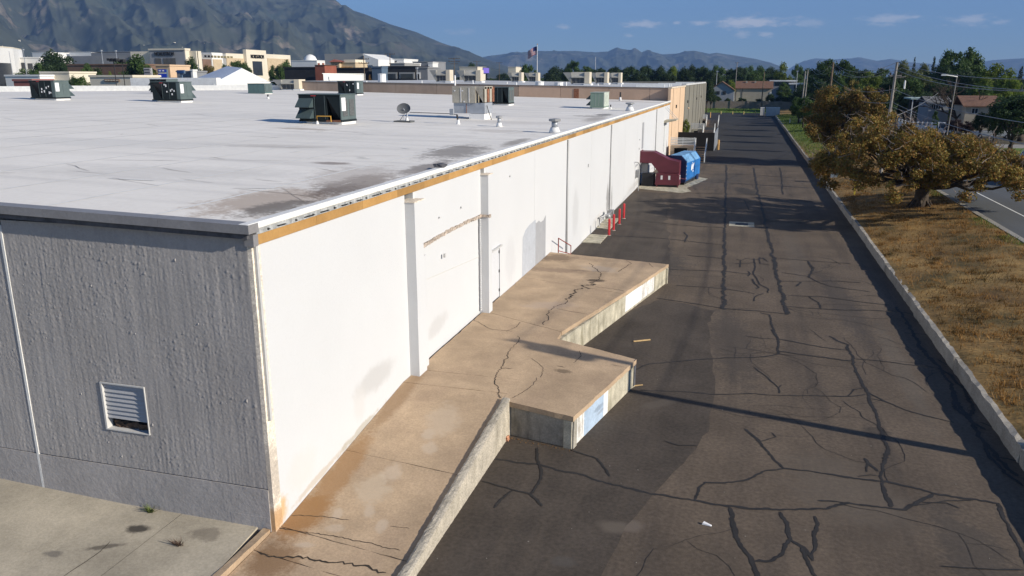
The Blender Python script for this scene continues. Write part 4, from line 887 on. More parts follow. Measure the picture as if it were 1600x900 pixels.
def rtu(label, pl, pc, pr, pb, pt, recess='R', hood=None, cab=m_unit, end=m_unitl, pipe=False, labels=0, group='packaged air units on the warehouse roof', curb=.22, surf=roofhit, hoodl=None):
    c = surf(pc, pb); xl = PY(pl, pb, c.y).x; yb = PX(pr, pb, c.x).y; zt = PY(pc, pt, c.y).z; zb = c.z
    W, D, Hh = c.x - xl, min(max(yb - c.y, 1.2), 4.5), zt - zb; x1, y0, y1 = c.x, c.y, c.y + D
    t = thing('rooftop_unit', label, 'air conditioner', (x1 - W / 2, y0 + D / 2, zb), group); cb = zb + curb * Hh * .55
    MB().box(xl + .15 * W, x1 - .02, y0 + .06, y1 - .05, zb - .06, cb - .06).build('curb', m_curb, t)
    MB().box(xl - .03, x1 + .03, y0 - .03, y1 + .03, cb - .06, cb + .06).build('base_rail', cab, t)
    k = xl + W * (.66 if recess == 'R' else .36)
    if recess == 'R': sx0, sx1, ox0, ox1 = xl, k, k, x1
    elif recess == 'L': sx0, sx1, ox0, ox1 = k, x1 - .12 * W, xl, k
    else: sx0, sx1, ox0, ox1 = xl, x1 - .06, x1 - .06, x1 - .06
    MB().box(sx0, sx1, y0, y1, cb + .06, zt - .05).build('cabinet', cab, t)
    if recess:
        MB().box(ox0 + .004, ox1 - .06 if recess == 'R' else ox1 - .004, y0 + .02, y1, zt - .16, zt - .05).build('condenser_deck', cab, t)
        a, b = (ox1 - .08, ox0 + .05) if recess == 'R' else (ox1 - .03, ox0 + .06)
        if recess == 'L': a, b = b, a
        MB().hexa([(min(a, b), y0 + D * .38, cb + .06), (max(a, b), y0 + D * .38, cb + .06), (max(a, b), y1, cb + .06), (min(a, b), y1, cb + .06)],
                  [(min(a, b), y0 + .05, zt - .165), (max(a, b), y0 + .05, zt - .165), (max(a, b), y1, zt - .165), (min(a, b), y1, zt - .165)]).build('condenser_coil', m_dark, t)
        MB().extr([(ox0 + (ox1 - ox0) * .06, y0 + .015, cb + .07), (ox1 - .07, y0 + .015, cb + .07), (ox0 + (ox1 - ox0) * .06, y0 + .015, zt - .17)] if recess == 'L' else
                  [(ox0 + .01, y0 + .015, zt - .17), (ox1 - .07, y0 + .015, zt - .17), (ox1 - .07, y0 + .015, cb + .07)], (0, .02, 0)).build('coil_guard', cab, t)
    MB().box(x1 - (.12 * W if recess == 'L' else .06) + .002, x1, y0 - .004, y1 + .004, cb + .06, zt - .05).build('end_panel', end, t)
    MB().box(xl - .04, x1 + .04, y0 - .04, y1 + .04, zt - .05, zt).build('lid', end, t)
    for f0, f1 in ((.12, .42), (.56, .88)): MB().box(x1 + .001, x1 + .025, y0 + D * f0, y0 + D * f1, cb + .15 * Hh, zt - .18 * Hh).build('end_grille', m_grille if recess == 'R' else end, t)
    for f in (.38, .62):
        if sx0 < xl + W * f < sx1: MB().box(xl + W * f - .012, xl + W * f + .012, y0 - .012, y0, cb + .1, zt - .08).build('panel_seam', end, t)
    if hood:
        hw = W * .34 if hood == 'F' else 0
        for q in (0, 1):
            zz1 = zt - Hh * (.14 + .36 * q); zz0 = zz1 - Hh * .30
            if hood == 'F': MB().extr([(xl + .02, y0, zz1), (xl + .02, y0 - .5, zz0 + .06), (xl + .02, y0 - .5, zz0), (xl + .02, y0, zz0)], (hw, 0, 0)).build('intake_hood', m_hood, t)
            elif hood == 'B': MB().extr([(x1 - .25 * W, y1, zz1), (x1 - .25 * W, y1 + .55, zz0 + .06), (x1 - .25 * W, y1 + .55, zz0), (x1 - .25 * W, y1, zz0)], (.24 * W, 0, 0)).build('intake_hood', m_hood, t)
            elif hood == 'L': MB().extr([(xl, y0 + .2, zz1), (xl - .45, y0 + .2, zz0 + .05), (xl - .45, y0 + .2, zz0), (xl, y0 + .2, zz0)], (0, D * .6, 0)).build('intake_hood', m_hood, t)
    if pipe:
        xa, xb = xl + W * .47, xl + W * .80
        MB().tube([(xa, y0 - .25, zb), (xa, y0 - .25, zb + Hh * .28), (xb, y0 - .25, zb + Hh * .28), (xb, y0 - .25, zb + Hh * .10)], .035, 6).build('gas_pipe', m_yel, t)
        MB().lathe((xa, y0 - .25, zb), [(.12, -.02), (.05, .22)], 8).build('pipe_foot', m_curb, t)
        MB().box(xl + W * .66, x1 - .05, y0 - .12, y0 - .04, cb - .05, cb + .05).build('service_pipe', m_rustp, t)
    rr = random.Random(int(pc))
    for k in range(labels): 
        lx, lz = rr.uniform(sx0 + .1, sx1 - .2), rr.uniform(cb + .3, zt - .3); MB().box(lx, lx + .11, y0 - .018, y0 - .004, lz, lz + rr.uniform(.1, .22)).build('rating_label', m_label, t)
    if labels: MB().box(x1 + .001, x1 + .028, y0 + .08, y0 + D * .3, zt - Hh * .55, zt - Hh * .12).build('notice_plate', m_label, t); MB().box(xl + W * .3, xl + W * .42, y0 - .016, y0 - .003, zt - .13, zt - .08).build('maker_plate', m_red, t)
    return t
rtu('large dark green rooftop unit with two intake hoods and a yellow gas pipe in front', 469, 534, 557, 195, 147, 'R', 'F', pipe=True, labels=1)
rtu('dark rooftop unit standing alone at the far left of the white roof', 49, 88, 111, 157, 125.5, 'L', 'B', labels=7)
rtu('dark rooftop unit in front of another one, left of the white tent-like skylight', 239, 283, 302, 160.5, 127.6, 'L', 'B', labels=7)
rtu('dark rooftop unit half hidden behind another, showing its left intake hoods', 236, 262, 280, 146.5, 123.5, 'R', 'L')
rtu('teal rooftop unit standing before the white tent-like skylight', 388, 414, 426, 147, 130.5, None, None, m_unitt, m_unitl)
rtu('dark rooftop unit behind the large one, before the brown wall', 528, 558, 568, 149, 126.5, 'L', None, labels=4)
rtu('dark green rooftop unit with rusty pipes beside the old beige unit', 767, 795, 803, 165, 136, 'R', None, pipe=False)
rtu('small sage green rooftop unit standing alone near the roof edge', 922, 943.5, 951, 170.5, 144, None, 'L', m_sage, mat('pale_sage_metal', (.42, .46, .40), var=.1, scale=2), hoodl=1)
# old beige unit on a galvanised plenum
b = roofhit(757, 187); xl, xr = PY(733, 187, b.y).x, b.x
t = thing('rooftop_unit', 'old weathered beige rooftop unit standing on a grey sheet metal plenum', 'air conditioner', (b.x - 1, b.y + 1, b.z), 'packaged air units on the warehouse roof')
zz = lambda py: PY(750, py, b.y).z
lx, rx = PY(707, 170, b.y).x, PY(757, 170, b.y).x; dd = 1.9
MB().box(xl, xr, b.y, b.y + 1.6, b.z - .1, zz(178)).build('curb', m_curb, t)
MB().box(lx + .06, rx - .02, b.y + .1, b.y + dd, zz(178) + .02, zz(161)).build('plenum', m_galv, t)
MB().box(lx + 1.0, lx + 1.03, b.y + .06, b.y + .1, zz(177), zz(162)).build('plenum_seam', m_rustp, t)
kx = lx + (rx - lx) * .72
MB().box(lx, kx, b.y, b.y + dd, zz(161) + .004, zz(135)).build('cabinet', m_beige, t)
MB().box(kx, rx, b.y + .04, b.y + dd, zz(139), zz(135)).build('condenser_deck', m_beige, t)
MB().box(kx, rx - .05, b.y + 1.0, b.y + dd - .1, zz(161) + .01, zz(139) - .01).build('condenser_coil', m_dark, t)
MB().extr([(kx, b.y + .03, zz(139) - .01), (rx - .1, b.y + .03, zz(139) - .01), (rx - .1, b.y + .03, zz(161) + .02)], (0, .03, 0)).build('coil_guard', m_beige, t)
for k in range(4): MB().box(rx - .05, rx, b.y + .1 + .6 * k, b.y + .55 + .6 * k, zz(160), zz(136)).build('end_panel', m_rustp if k % 2 else m_beige, t)
for fx in (.36, .7): MB().box(lx + (rx - lx) * fx * .75 - .02, lx + (rx - lx) * fx * .75 + .02, b.y - .02, b.y, zz(160), zz(137)).build('panel_seam', m_label, t)
for a, c in ((.06, 141), (.3, 141), (.35, 158)): MB().box(lx + (rx - lx) * a, lx + (rx - lx) * a + .1, b.y - .02, b.y - .003, zz(c + 2), zz(c)).build('rating_label', m_label, t)
MB().tube([(rx + .05, b.y + .4, zz(165)), (rx + .15, b.y + .5, zz(175)), (rx + .3, b.y + .3, zz(180)), (rx + .5, b.y, b.z)], .03, 5).build('cable', m_dark, t)
d0 = roofhit(716, 194); jb = PY(706, 174, d0.y)
cj = thing('roof_conduit', 'thin dark conduit running from the dish to a junction box on the roof', 'conduit', (d0.x, d0.y, d0.z))
a1 = PY(714, 179, d0.y); ds0 = roofhit(636, 191); a2_ = PY(640, 175.5, ds0.y)
MB().tube([d0 + Vector((0, 0, .1)), a1], .06, 6).build('riser', m_dark, cj)
MB().lathe(tuple(d0), [(.14, -.02), (.07, .28)], 8).build('pipe_boot', m_curb, cj)
MB().tube([a1, PY(700, 177.5, d0.y), a2_], .022, 5).build('run', m_dark, cj)
MB().box(jb.x - .12, jb.x + .12, jb.y - .1, jb.y + .1, jb.z - .22, jb.z + .16).build('junction_box', m_galv, cj)
sd = thing('satellite_dish', 'dark satellite dish on a short mast held down by a grey block', 'satellite dish', tuple(ds0))
MB().lathe((ds0.x, ds0.y, ds0.z), [(.16, -.02), (.07, .3)], 8).build('mast_boot', m_curb, sd)
mt = PY(636.5, 165.5, ds0.y); MB().tube([ds0, mt], .05, 6).build('mast', m_galv, sd)
dcn = PY(630.5, 169.5, ds0.y - .2); e1 = Vector((1, .12, .0)).normalized(); e2 = Vector((.0, .35, .94)).normalized(); e2 = (e2 - e1 * e2.dot(e1)).normalized(); e3 = e1.cross(e2)
mb = MB(); rr_ = [0, .2, .36, .46]; dp = [.13, .1, .05, 0]; mb.v.append(tuple(dcn + e3 * -dp[0]))
for r_, z_ in zip(rr_[1:], dp[1:]):
    for k in range(18): an = k * math.pi / 9; mb.v.append(tuple(dcn + e1 * (r_ * math.cos(an)) + e2 * (r_ * .78 * math.sin(an)) - e3 * z_))
for k in range(18):
    w = (k + 1) % 18; mb.f.append((0, 1 + k, 1 + w))
    for j in (0, 1): mb.f.append((1 + 18 * j + k, 1 + 18 * j + 18 + k, 1 + 18 * j + 18 + w, 1 + 18 * j + w))
mb.build('dish', mat('dish_grey', (.13, .135, .14), rough=.5), sd, smooth=True)
MB().tube([dcn, PY(634, 176, ds0.y), mt - Vector((0, 0, .3))], .03, 5).build('bracket', m_galv, sd)
MB().tube([PY(632, 178, ds0.y - .1), PY(625, 188, ds0.y - .3)], .018, 5).build('strut', m_dark, sd); MB().tube([PY(632, 176, ds0.y - .1), PY(630, 188, ds0.y - .2)], .02, 5).build('strut', m_galv, sd)
bl0, bl1 = roofhit(617, 190.5), roofhit(647, 191); MB().box(bl0.x, bl1.x, ds0.y - .35, ds0.y + .35, ds0.z - .02, ds0.z + .1).build('ballast_block', m_grille, sd)
def stack(lab, px, pb, pt, r, cap=True, foot=.5):
    g = roofhit(px, pb); zt = PY(px, pt, g.y).z; h = zt - g.z; t = thing('roof_vent', lab, 'vent pipe', tuple(g), 'vent pipes on the warehouse roof')
    MB().lathe(tuple(g), [(r * 2.0, -.02), (r * 1.25, h * foot)], 10).build('flashing_boot', m_curb, t, smooth=True)
    MB().lathe((g.x, g.y, g.z), [(r, h * foot * .9), (r, h * .82)], 10).build('pipe', m_galv if cap else m_dark, t, smooth=True)
    if cap: MB().lathe((g.x, g.y, g.z), [(r * 1.1, h * .78), (r * 1.9, h * .82), (r * 1.9, h * .97), (r * .5, h)], 10).build('cap', m_steel, t)
    return t
stack('short galvanised vent pipe in the middle of the roof, before the dark unit', 780, 198, 181, .11, True, .38)
stack('thick vent pipe with a broken cap nearest to the roof edge', 866.5, 208, 185, .18, True, .40)
stack('capped vent pipe by the roof edge beyond the sage green unit', 984, 173.5, 160, .22, True, .5)
stack('tall thin vent pipe before the peach party wall', 969, 157.5, 141, .1, False, .35)
stack('thin pipe just right of the sage green unit', 954, 170.5, 162, .06, False, .4)
stack('small roof pipe in front of the teal unit', 419, 154.5, 146, .08, False, .4)
# ================================================================== NEXT BUILDING AND ITS DOCKS
m_brownw = mat('brown_party_wall', (.30, .235, .19), rough=.9, scale=.3, var=.08, fine=.06, streak=((.7, .7, .2), (.2, .15, .12), .5), rand=.06)
m_peachw = mat('peach_party_wall', (.46, .325, .24), rough=.9, scale=.3, var=.07, fine=.05, rand=.05)
m_peach = mat('peach_wall_paint', (.66, .47, .31), rough=.85, scale=.4, var=.04, fine=.03, rand=.03)
m_taupe = mat('taupe_wall_paint', (.20, .188, .155), rough=.85, scale=.4, var=.05, fine=.04, rand=.05)
m_roof2 = mat('grey_roof_membrane', (.56, .56, .55), rough=.8, scale=.2, var=.1, fine=.05, fscale=3)
m_glass = mat('dark_glazing', (.03, .035, .042), rough=.15, var=.1, scale=.5, spec=.6)
zt2 = lambda x: 9.2 + .0145 * (-9 - x)
BX = -9.72
nb = thing('neighbouring_building', 'flat roofed building beyond the warehouse with brown party wall, peach corner and ribbed taupe side', 'building', (-40, 150, 0))
cutsx = [-69.4, -63, -56.5, -50, -43.5, -37, -31.1, -25, -18.2, -12.6, BX - .37]
for i, (a, b) in enumerate(zip(cutsx, cutsx[1:])):
    mb = MB(); mb.hexa([(a + .02, 111.35, 7), (b - .02, 111.35, 7), (b - .02, 111.7, 7), (a + .02, 111.7, 7)], [(a + .02, 111.35, zt2(a) - .02), (b - .02, 111.35, zt2(b) - .02), (b - .02, 111.7, zt2(b) - .02), (a + .02, 111.7, zt2(a) - .02)])
    mb.build('party_wall_panel', m_peachw if a > -31.2 else m_brownw, nb)
MB().box(-23.1, -22.4, 111.3, 111.349, 7.7, 9.05).build('roof_scupper', m_rustp, nb)
cap = MB(); cap.hexa([(-69.4, 111.25, zt2(-69.4) - .018), (BX - .41, 111.25, zt2(-9) - .018), (BX - .41, 111.8, zt2(-9) - .018), (-69.4, 111.8, zt2(-69.4) - .018)], [(-69.4, 111.25, zt2(-69.4) + .05), (BX - .41, 111.25, zt2(-9) + .05), (BX - .41, 111.8, zt2(-9) + .05), (-69.4, 111.8, zt2(-69.4) + .05)])
cap.build('party_wall_cap', mat('dark_cap_flashing', (.11, .115, .12), rough=.5), nb)
grid([-75, -40, BX - .3], [111.8, 150, 203.3], lambda x, y: zt2(x) - .12).build('roof', m_roof2, nb)
def roof2(px, py): return hit(px, py, lambda x, y: zt2(x) - .12)
ribs = [110.6] + [PX(p, 150, BX).y for p in (1052, 1062.7)] + [PX(1070, 150, BX).y]
for a, b in zip(ribs, ribs[1:]): MB().box(BX - .35, BX, a + (.3 if a > 111 else 0), b - .3, -.05, 9.12).build('wall_panel', m_peach, nb)
ribg = [ribs[-1]] + [PX(p, 150, BX).y for p in (1077, 1083.5, 1088.5, 1092.5, 1096, 1098.6, 1100.8, 1103)]
for a, b in zip(ribg, ribg[1:]): MB().box(BX - .35, BX, a + .6, b - .6, -.05, 9.3).build('wall_panel', m_taupe, nb)
MB().box(BX - .34, BX - .12, 110.62, 203, -.05, 9.1).build('wall_core', m_dark, nb)
MB().box(BX - .4, BX + .1, 110.62, ribs[-1], 9.14, 9.34).build('parapet_cap', mat('cream_cap', (.68, .58, .45)), nb)
pc_ = MB(); ya = ribs[-1]
while ya < 203: MB().box(BX - .6, BX + .15, ya, min(203, ya + 8) - .05, 9.32, 9.62).build('parapet_cap', m_roof2, nb); ya += 8
MB().box(-75, BX - .36, 203.2, 203.6, 0, 9.7).build('rear_wall', m_taupe, nb)
for px, py in ((1056, 166.5), (1074, 159), (1088, 154), (1095, 151)):
    g = PX(px, py, BX); MB().box(BX, BX + .15, g.y - .25, g.y + .25, g.z - .2, g.z + .25).build('wall_light', m_dark, nb)
g = PX(1074.5, 169, BX); MB().lathe((BX + .1, g.y, g.z), [(.12, -.15), (.22, 0), (.12, .15)], 8).build('wall_lamp', m_peach, nb)
for i in range(9):
    x = -56 + 5.4 * i + (i % 3) * .8; y = 114 + (i * 7 % 23); o = MB().lathe((x, y, zt2(x) - .13), [(.12, 0), (.1, .35 + .12 * (i % 3))], 7).build('roof_pipe', m_curb, nb)
for px, py in ((1016, 136), (1028, 135), (1046, 133), (1070, 131)): g = roof2(px, py); MB().box(g.x - 2.2, g.x + 2.2, g.y, g.y + .5, g.z - .05, g.z + .4).build('pipe_run', m_roll, nb)
# white tent-like skylight
yy = 112.2; A = PY(379, 107, yy + 4); B = PY(355, 104, yy + 11); Cc = PY(334, 131, yy); D = PY(310, 122, yy + 9); E_ = PY(431, 133, yy + 7); F_ = PY(408, 128, yy + 15)
for q in (Cc, D, E_, F_): q.z = max(8.75, q.z)
tl = thing('skylight_monitor', 'white tent-like gabled skylight standing at the back of the roof', 'skylight', (A.x, yy + 4, 8.7))
fz = Vector((0, 0, 0)); base = lambda p: Vector((p.x, p.y, 8.6))
tm = MB(); tm.face([Cc, E_, A]); tm.face([E_, F_, B, A]); tm.face([Cc, base(Cc), base(E_), E_]); tm.face([E_, base(E_), base(F_), F_]); tm.face([D, F_, B]); tm.face([D, base(D), base(Cc), Cc])
tm.build('shell', m_roll, tl)
nr = 8; m_rib = mat('skylight_metal', (.62, .64, .68), rough=.35, var=.04, metal=.3); nrm = (B - D).cross(Cc - D).normalized(); nrm = nrm if nrm.z > 0 else -nrm
for k in range(nr):
    f0, f1 = k / nr, (k + .86) / nr; P = [D.lerp(Cc, f0), D.lerp(Cc, f1), B.lerp(A, f1), B.lerp(A, f0)]; mb = MB(); mb.hexa(P, [p + nrm * .09 for p in P]); mb.build('roof_pan', m_rib, tl)
mb = MB(); mb.face([D, Cc, A, B]); mb.build('slope', m_galv, tl)
MB().box(Cc.x - 16, Cc.x + .5, yy + .05, yy + 1.2, 8.5, PY(330, 121.5, yy).z).build('side_curb', m_roll, tl)
# relief hoods on both roofs
m_hoodb = mat('beige_hood_metal', (.62, .545, .42), rough=.6, var=.05); m_hoodg = mat('grey_hood_metal', (.30, .295, .27), rough=.6, var=.06); m_louv = mat('hood_louvre', (.075, .08, .085), rough=.6, var=.1)
def relief(lab, pl, pr, pb, pt, surf, tri=True):
    g = surf(pr - .16 * (pr - pl), pb); y = g.y; x0, x1 = PY(pl, pb, y).x, PY(pr, pb, y).x; zt = PY(pr, pt, y).z; z0 = g.z; W = x1 - x0; Hh = zt - z0
    t = thing('relief_hood', lab, 'roof vent', ((x0 + x1) / 2, y + 1, z0), 'beige relief hoods on the roofs')
    xa = x0 + W * .32; xb = x1 - W * .2
    if tri: MB().extr([(x0, y + .1, zt - .05), (xa - .01, y + .1, zt - .05), (xa - .01, y + .1, z0 + .1 * Hh)], (0, 1.6, 0)).build('side_cheek', m_hoodg, t)
    MB().extr([(xa, y + .6, zt), (xa, y + .0, z0 + .62 * Hh), (xa, y + .0, z0 + .56 * Hh), (xa, y + 1.9, z0 + .56 * Hh), (xa, y + 1.9, zt)], (xb - xa - .01, 0, 0)).build('hood', m_hoodg if tri == 2 else mat('pale_hood_metal', (.40, .38, .33), rough=.6) if 'pale_hood_metal' not in MATS else MATS['pale_hood_metal'], t)
    MB().box(xa + .05, xb - .05, y + .25, y + 1.8, z0 + .14 * Hh, z0 + .555 * Hh).build('louvre', m_louv, t)
    for k in range(4): xk = xa + .06 + (xb - xa - .16) * k / 3; MB().box(xk, xk + .05, y + .2, y + .249, z0 + .14 * Hh, z0 + .55 * Hh).build('mullion', m_hoodg, t)
    MB().box(xb, x1, y, y + 1.9, z0 + .12 * Hh, zt).build('end_block', m_hoodb, t, bevel=.05)
    MB().box(xb - .05, x1 + .25, y - .15, y + 2.0, z0 - .1, z0 + .115 * Hh).build('curb', m_curb, t)
    MB().box(xa, xb - .06, y + .1, y + 1.9, z0 - .1, z0 + .10 * Hh).build('sill', m_galv, t)
relief('beige relief hood at the foot of the white tent-like skylight', 426, 468, 141, 124, lambda a, b: roofhit(a, b))
for pl, pr, pb, pt, lab in ((671, 703, 129, 109, 'beige relief hood, leftmost of those on the neighbouring roof'), (713, 751, 129, 109.5, 'beige relief hood, second from the left on the neighbouring roof'),
                            (792, 815, 128.5, 113, 'small beige relief hood, left one of the pair before the round green tree'), (819, 841, 128, 113.5, 'small beige relief hood, right one of the pair before the round green tree'),
                            (879, 921, 133, 112.5, 'beige relief hood with a wide dark cheek, first of a row of three'), (922, 949, 132, 113, 'beige relief hood in the middle of a row of three'), (948, 970, 131.5, 113.5, 'beige relief hood, last of a row of three')):
    relief(lab, pl, pr, pb, pt, roof2)
for i, (px, pb, pt) in enumerate(((711, 133, 119), (597, 128, 116), (843, 133, 128), (873, 133.5, 129))):
    g = roof2(px, pb); zt = PY(px, pt, g.y).z; t = thing('roof_vent', ('drum shaped white exhaust fan on the neighbouring roof' if i == 1 else ('white low roof curb %s' % ('left of the row of three hoods' if i == 3 else 'behind the pair of small hoods')) if i > 1 else 'slim white vent on the neighbouring roof between two hoods'), 'roof vent', tuple(g))
    r = .12 if i == 0 else .7; MB().lathe(tuple(g), [(r, -.05), (r, zt - g.z)], 12).build('drum', m_curb, t); MB().lathe((g.x, g.y, zt), [(r * 1.1, .002), (r * 1.1, .06), (r * .5, .12)], 12).build('drum_cap', m_curb, t)

# docks behind the compactor
m_plank = mat('weathered_planks', (.40, .26, .155), rough=.9, scale=3, var=.15, rand=.15); m_railw = mat('white_rail_paint', (.70, .70, .68), rough=.6, var=.05)
m_tan = mat('tan_dock_concrete', (.46, .35, .25), rough=.9, var=.08, scale=1)
def far_dock(y, x0, x1, xs, ztop, lab, m=m_tan):
    t = thing('stair_platform', lab, 'platform', ((x0 + xs) / 2, y, 0), 'platforms with wooden steps behind the compactor')
    MB().box(x0, x1, y, y + 3.4, ztop - .25, ztop).build('deck', m, t); MB().box(x0, x0 + .5, y + .03, y + 3.3, 0, ztop - .255).build('pier', m, t); MB().box(x1 - .9, x1, y + .03, y + 3.3, 0, ztop - .255).build('pier', m_rust, t)
    MB().box(x0 + .51, x1 - .91, y + 1.2, y + 3.3, 0, ztop - .26).build('undercroft', m_dark, t)
    for k in range(5): MB().box(x0, x1, y + .02, y + .07, ztop + .18 + .2 * k, ztop + .29 + .2 * k).build('rail', m_railw, t)
    for x in (x0, (x0 + x1) / 2, x1 - .06): MB().box(x, x + .06, y + .071, y + .13, ztop, ztop + 1.15).build('rail_post', m_railw, t)
    n = 7
    for k in range(n): MB().box(x1 + .12, xs - .12, y - 2.4 + .55 * k, y - 2.4 + .55 * k + .42, ztop * (k + .4) / n - .05, ztop * (k + .4) / n).build('tread', m_plank, t)
    for x in (x1, xs - .1): MB().extr([(x, y - 2.6, .0), (x, y + 1.6, ztop - .1), (x, y + 1.6, ztop + 1.0), (x, y - 2.6, 1.0)], (.1, 0, 0)).build('stair_side', m_railw, t)
far_dock(108, -9.2, -6.1, -4.55, 1.8, 'tan stair platform with white slat rails just behind the blue container')
far_dock(146, -9.0, -6.9, -4.9, 1.7, 'grey stair platform with white rails beyond the large black dock box', m_rawc)
far_dock(186, -9.0, -8.2, -5.5, 1.5, 'farthest wooden steps beside the taupe ribbed wall')
bb = thing('dock_enclosure', 'large black fronted dock box with a grey corrugated side', 'enclosure', (-6.7, 128, 0))
MB().box(-9.4, -4.1, 122.7, 122.9, 0, 2.68).build('front', mat('black_paint', (.013, .013, .014), rough=.6), bb)
MB().box(-9.0, -4.15, 122.9, 137, 0, .9).build('body', m_dark, bb)
for k in range(20): MB().box(-4.13, -4.02 if k % 2 else -4.07, 122.92 + .7 * k, 122.92 + .7 * k + .68, 0, 2.6).build('side_rib', m_galv, bb)
m_orange = mat('ochre_post_paint', (.62, .36, .13), rough=.6)
for px, pb, pt, lab in ((1122, 234, 219, 'ochre bollard at the corner of the black dock box'), (1109.5, 184, 175.5, 'far ochre bollard at the end of the taupe building')):
    g = G(px, pb); h = PX(px, pt, g.x).z if abs(g.x) > 2 else 1.4; h = min(1.7, max(1.2, PY(px, pt, g.y).z))
    t = thing('bollard', lab, 'bollard', tuple(g)); MB().lathe(tuple(g), [(.16, 0), (.16, h), (.08, h + .06)], 9).build('post', m_orange, t)
for i, px in enumerate((1127, 1145, 1162, 1180)):
    g = G(px, 177.3); tag(MB().lathe((g.x, 252, 0), [(.14, 0), (.14, .8), (.05, .86)], 8).build('parking_post', mat('yellow_post_paint', (.55, .42, .16)) if i == 0 else MATS['yellow_post_paint']), 'short yellowish post at the far edge of the dark lot', 'post', 'posts at the far edge of the lot')
m_cont = mat('pale_container_paint', (.62, .60, .56), rough=.6, var=.08, scale=.6)
for pl, pr, y, lab in ((1188, 1194.5, 243, 'narrow pale metal box left of the wide one at the far end of the lot'), (1197, 1218.5, 239, 'wide pale metal storage box at the far end of the lot')):
    x0, x1 = PY(pl, 175, y).x, PY(pr, 175, y).x; t = thing('storage_box', lab, 'storage box', ((x0 + x1) / 2, y, 0)); h = PY(pr, 168, y).z
    MB().box(x0, x1, y, y + 2.4, .12, h).build('body', m_cont, t); MB().box(x0 + .1, x1 - .1, y + .1, y + 2.3, 0, .119).build('skid', m_dark, t)
    n = max(1, int((x1 - x0) / .9))
    for k in range(n + 1): xk = x0 + (x1 - x0 - .08) * k / n; MB().box(xk, xk + .08, y - .05, y - .001, .14, h - .02).build('rib', m_cont, t)
mh = thing('drain_grate', 'pale rectangular drain frame set in the asphalt under the tree shade', 'drain', (.4, 60.6, 0))
MB().box(-.55, 1.25, 59.5, 61.4, .0, .012).build('frame', m_rawc, mh); MB().box(-.1, .8, 60.0, 60.9, .0125, .02).build('grate', m_dark, mh)
# far block wall
bw = thing('block_wall', 'brown grey concrete panel wall closing the far end of the lot', 'wall', (0, 287, .4)); m_bw = mat('block_wall', (.235, .195, .165), rough=.95, scale=.8, var=.1, fine=.12, rand=.1)
px_ = [1085, 1099, 1118.5, 1142, 1168.5, 1194, 1220, 1246]
for a, b in zip(px_, px_[1:]):
    x0, x1 = PY(a, 165, 287).x, PY(b, 165, 287).x; MB().box(x0 + .35, x1 - .35, 287, 287.2, .2, 2.85).build('wall_panel', m_bw, bw); MB().box(x0 - .33, x0 + .33, 286.85, 287.35, .2, 3.05).build('pier', m_bw, bw)
# ================================================================== FAR BUILDINGS
m_cream = mat('cream_render', (.72, .65, .52), rough=.85, var=.04, scale=.1); m_whiteb = mat('white_render', (.78, .77, .74), rough=.85, var=.03, scale=.1)
m_greyb = mat('grey_cladding', (.24, .245, .255), rough=.8, var=.06, scale=.1); m_mid = mat('mid_grey_render', (.34, .335, .325), rough=.85, var=.05, scale=.1)
m_brick = mat('brown_brick', (.20, .125, .09), rough=.95, var=.1, scale=.3); m_redb = mat('red_brick', (.30, .10, .065), rough=.95, var=.08, scale=.3); m_black = mat('charcoal_cladding', (.030, .030, .033), rough=.7, var=.08)
m_tanw = mat('tan_render', (.56, .44, .29), rough=.9, var=.05); m_navyw = mat('slate_blue_cladding', (.10, .15, .215), rough=.7, var=.05); m_red = MATS['red_paint']
def fbox(t, name, pl, pr, pt, y, m, depth=15, pb=None, z0=-.1, x0=None, x1=None, lab=None):
    "box whose street front spans two bearings at distance y and whose top is sighted at pt"
    a = PY(pl, pt, y); b = PY(pr, pt, y); zb = z0 if pb is None else PY((pl + pr) / 2, pb, y).z
    return MB().box(a.x, b.x, y, y + depth, zb, PY((pl + pr) / 2, pt, y).z).build(name, m, t, lab)
def bld(name, lab, pl, pr, pt, y, m, depth=15, cat='building', group=None, wins=None, pb=None):
    c = PY((pl + pr) / 2, 120, y); t = thing(name, lab, cat, (c.x, y, 0), group); w = fbox(t, 'wall', pl, pr, pt, y, m, depth)
    a, b = PY(pl, pt, y), PY(pr, pt, y); MB().box(a.x - .2, b.x + .2, y - .2, y + depth + .2, a.z + .02, a.z + .5).build('parapet', m, t)
    for (l, r, wt_, wb) in wins or ():
        p0, p1 = PY(l, wt_, y), PY(r, wb, y); MB().box(p0.x, p1.x, y - .12, y - .02, p1.z, p0.z).build('window', m_glass, t)
    return t
# department store: portal front with its shade put into the grey tone, long sunlit side wall
Nn = G(307.5, 79, 24); NX, NY = Nn.x, Nn.y
ds_ = thing('department_store', 'large cream department store with shaded front and tall portals carrying black letters', 'building', (NX, NY, 0))
xa, xb, xc = PY(233, 79, NY - 4).x, PY(281, 79, NY - 4).x, PY(288, 79, NY - 4).x
m_stone = mat('shaded_stone_front', (.33, .33, .335), rough=.85, var=.05, scale=.08); m_lett = mat('black_letters', (.012, .012, .014), rough=.5)
MB().box(xa, xc, NY - 4, NY, 0, 24.2).build('portal', m_stone, ds_); MB().box(xa - .3, xc + .6, NY - 4.4, NY, 24.21, 25.0).build('portal_cap', m_cream, ds_)
MB().box(xc + .02, xc + .3, NY - 3.9, NY, 0, 24.2).build('portal_flank', m_cream, ds_)
for l, r in ((243, 252.5), (256, 261.5), (262, 268), (268.5, 275)):
    MB().box(PY(l, 100, NY - 4).x, PY(r, 100, NY - 4).x, NY - 4.15, NY - 4.01, 2, PY(250, 91, NY - 4).z).build('window', m_glass, ds_)
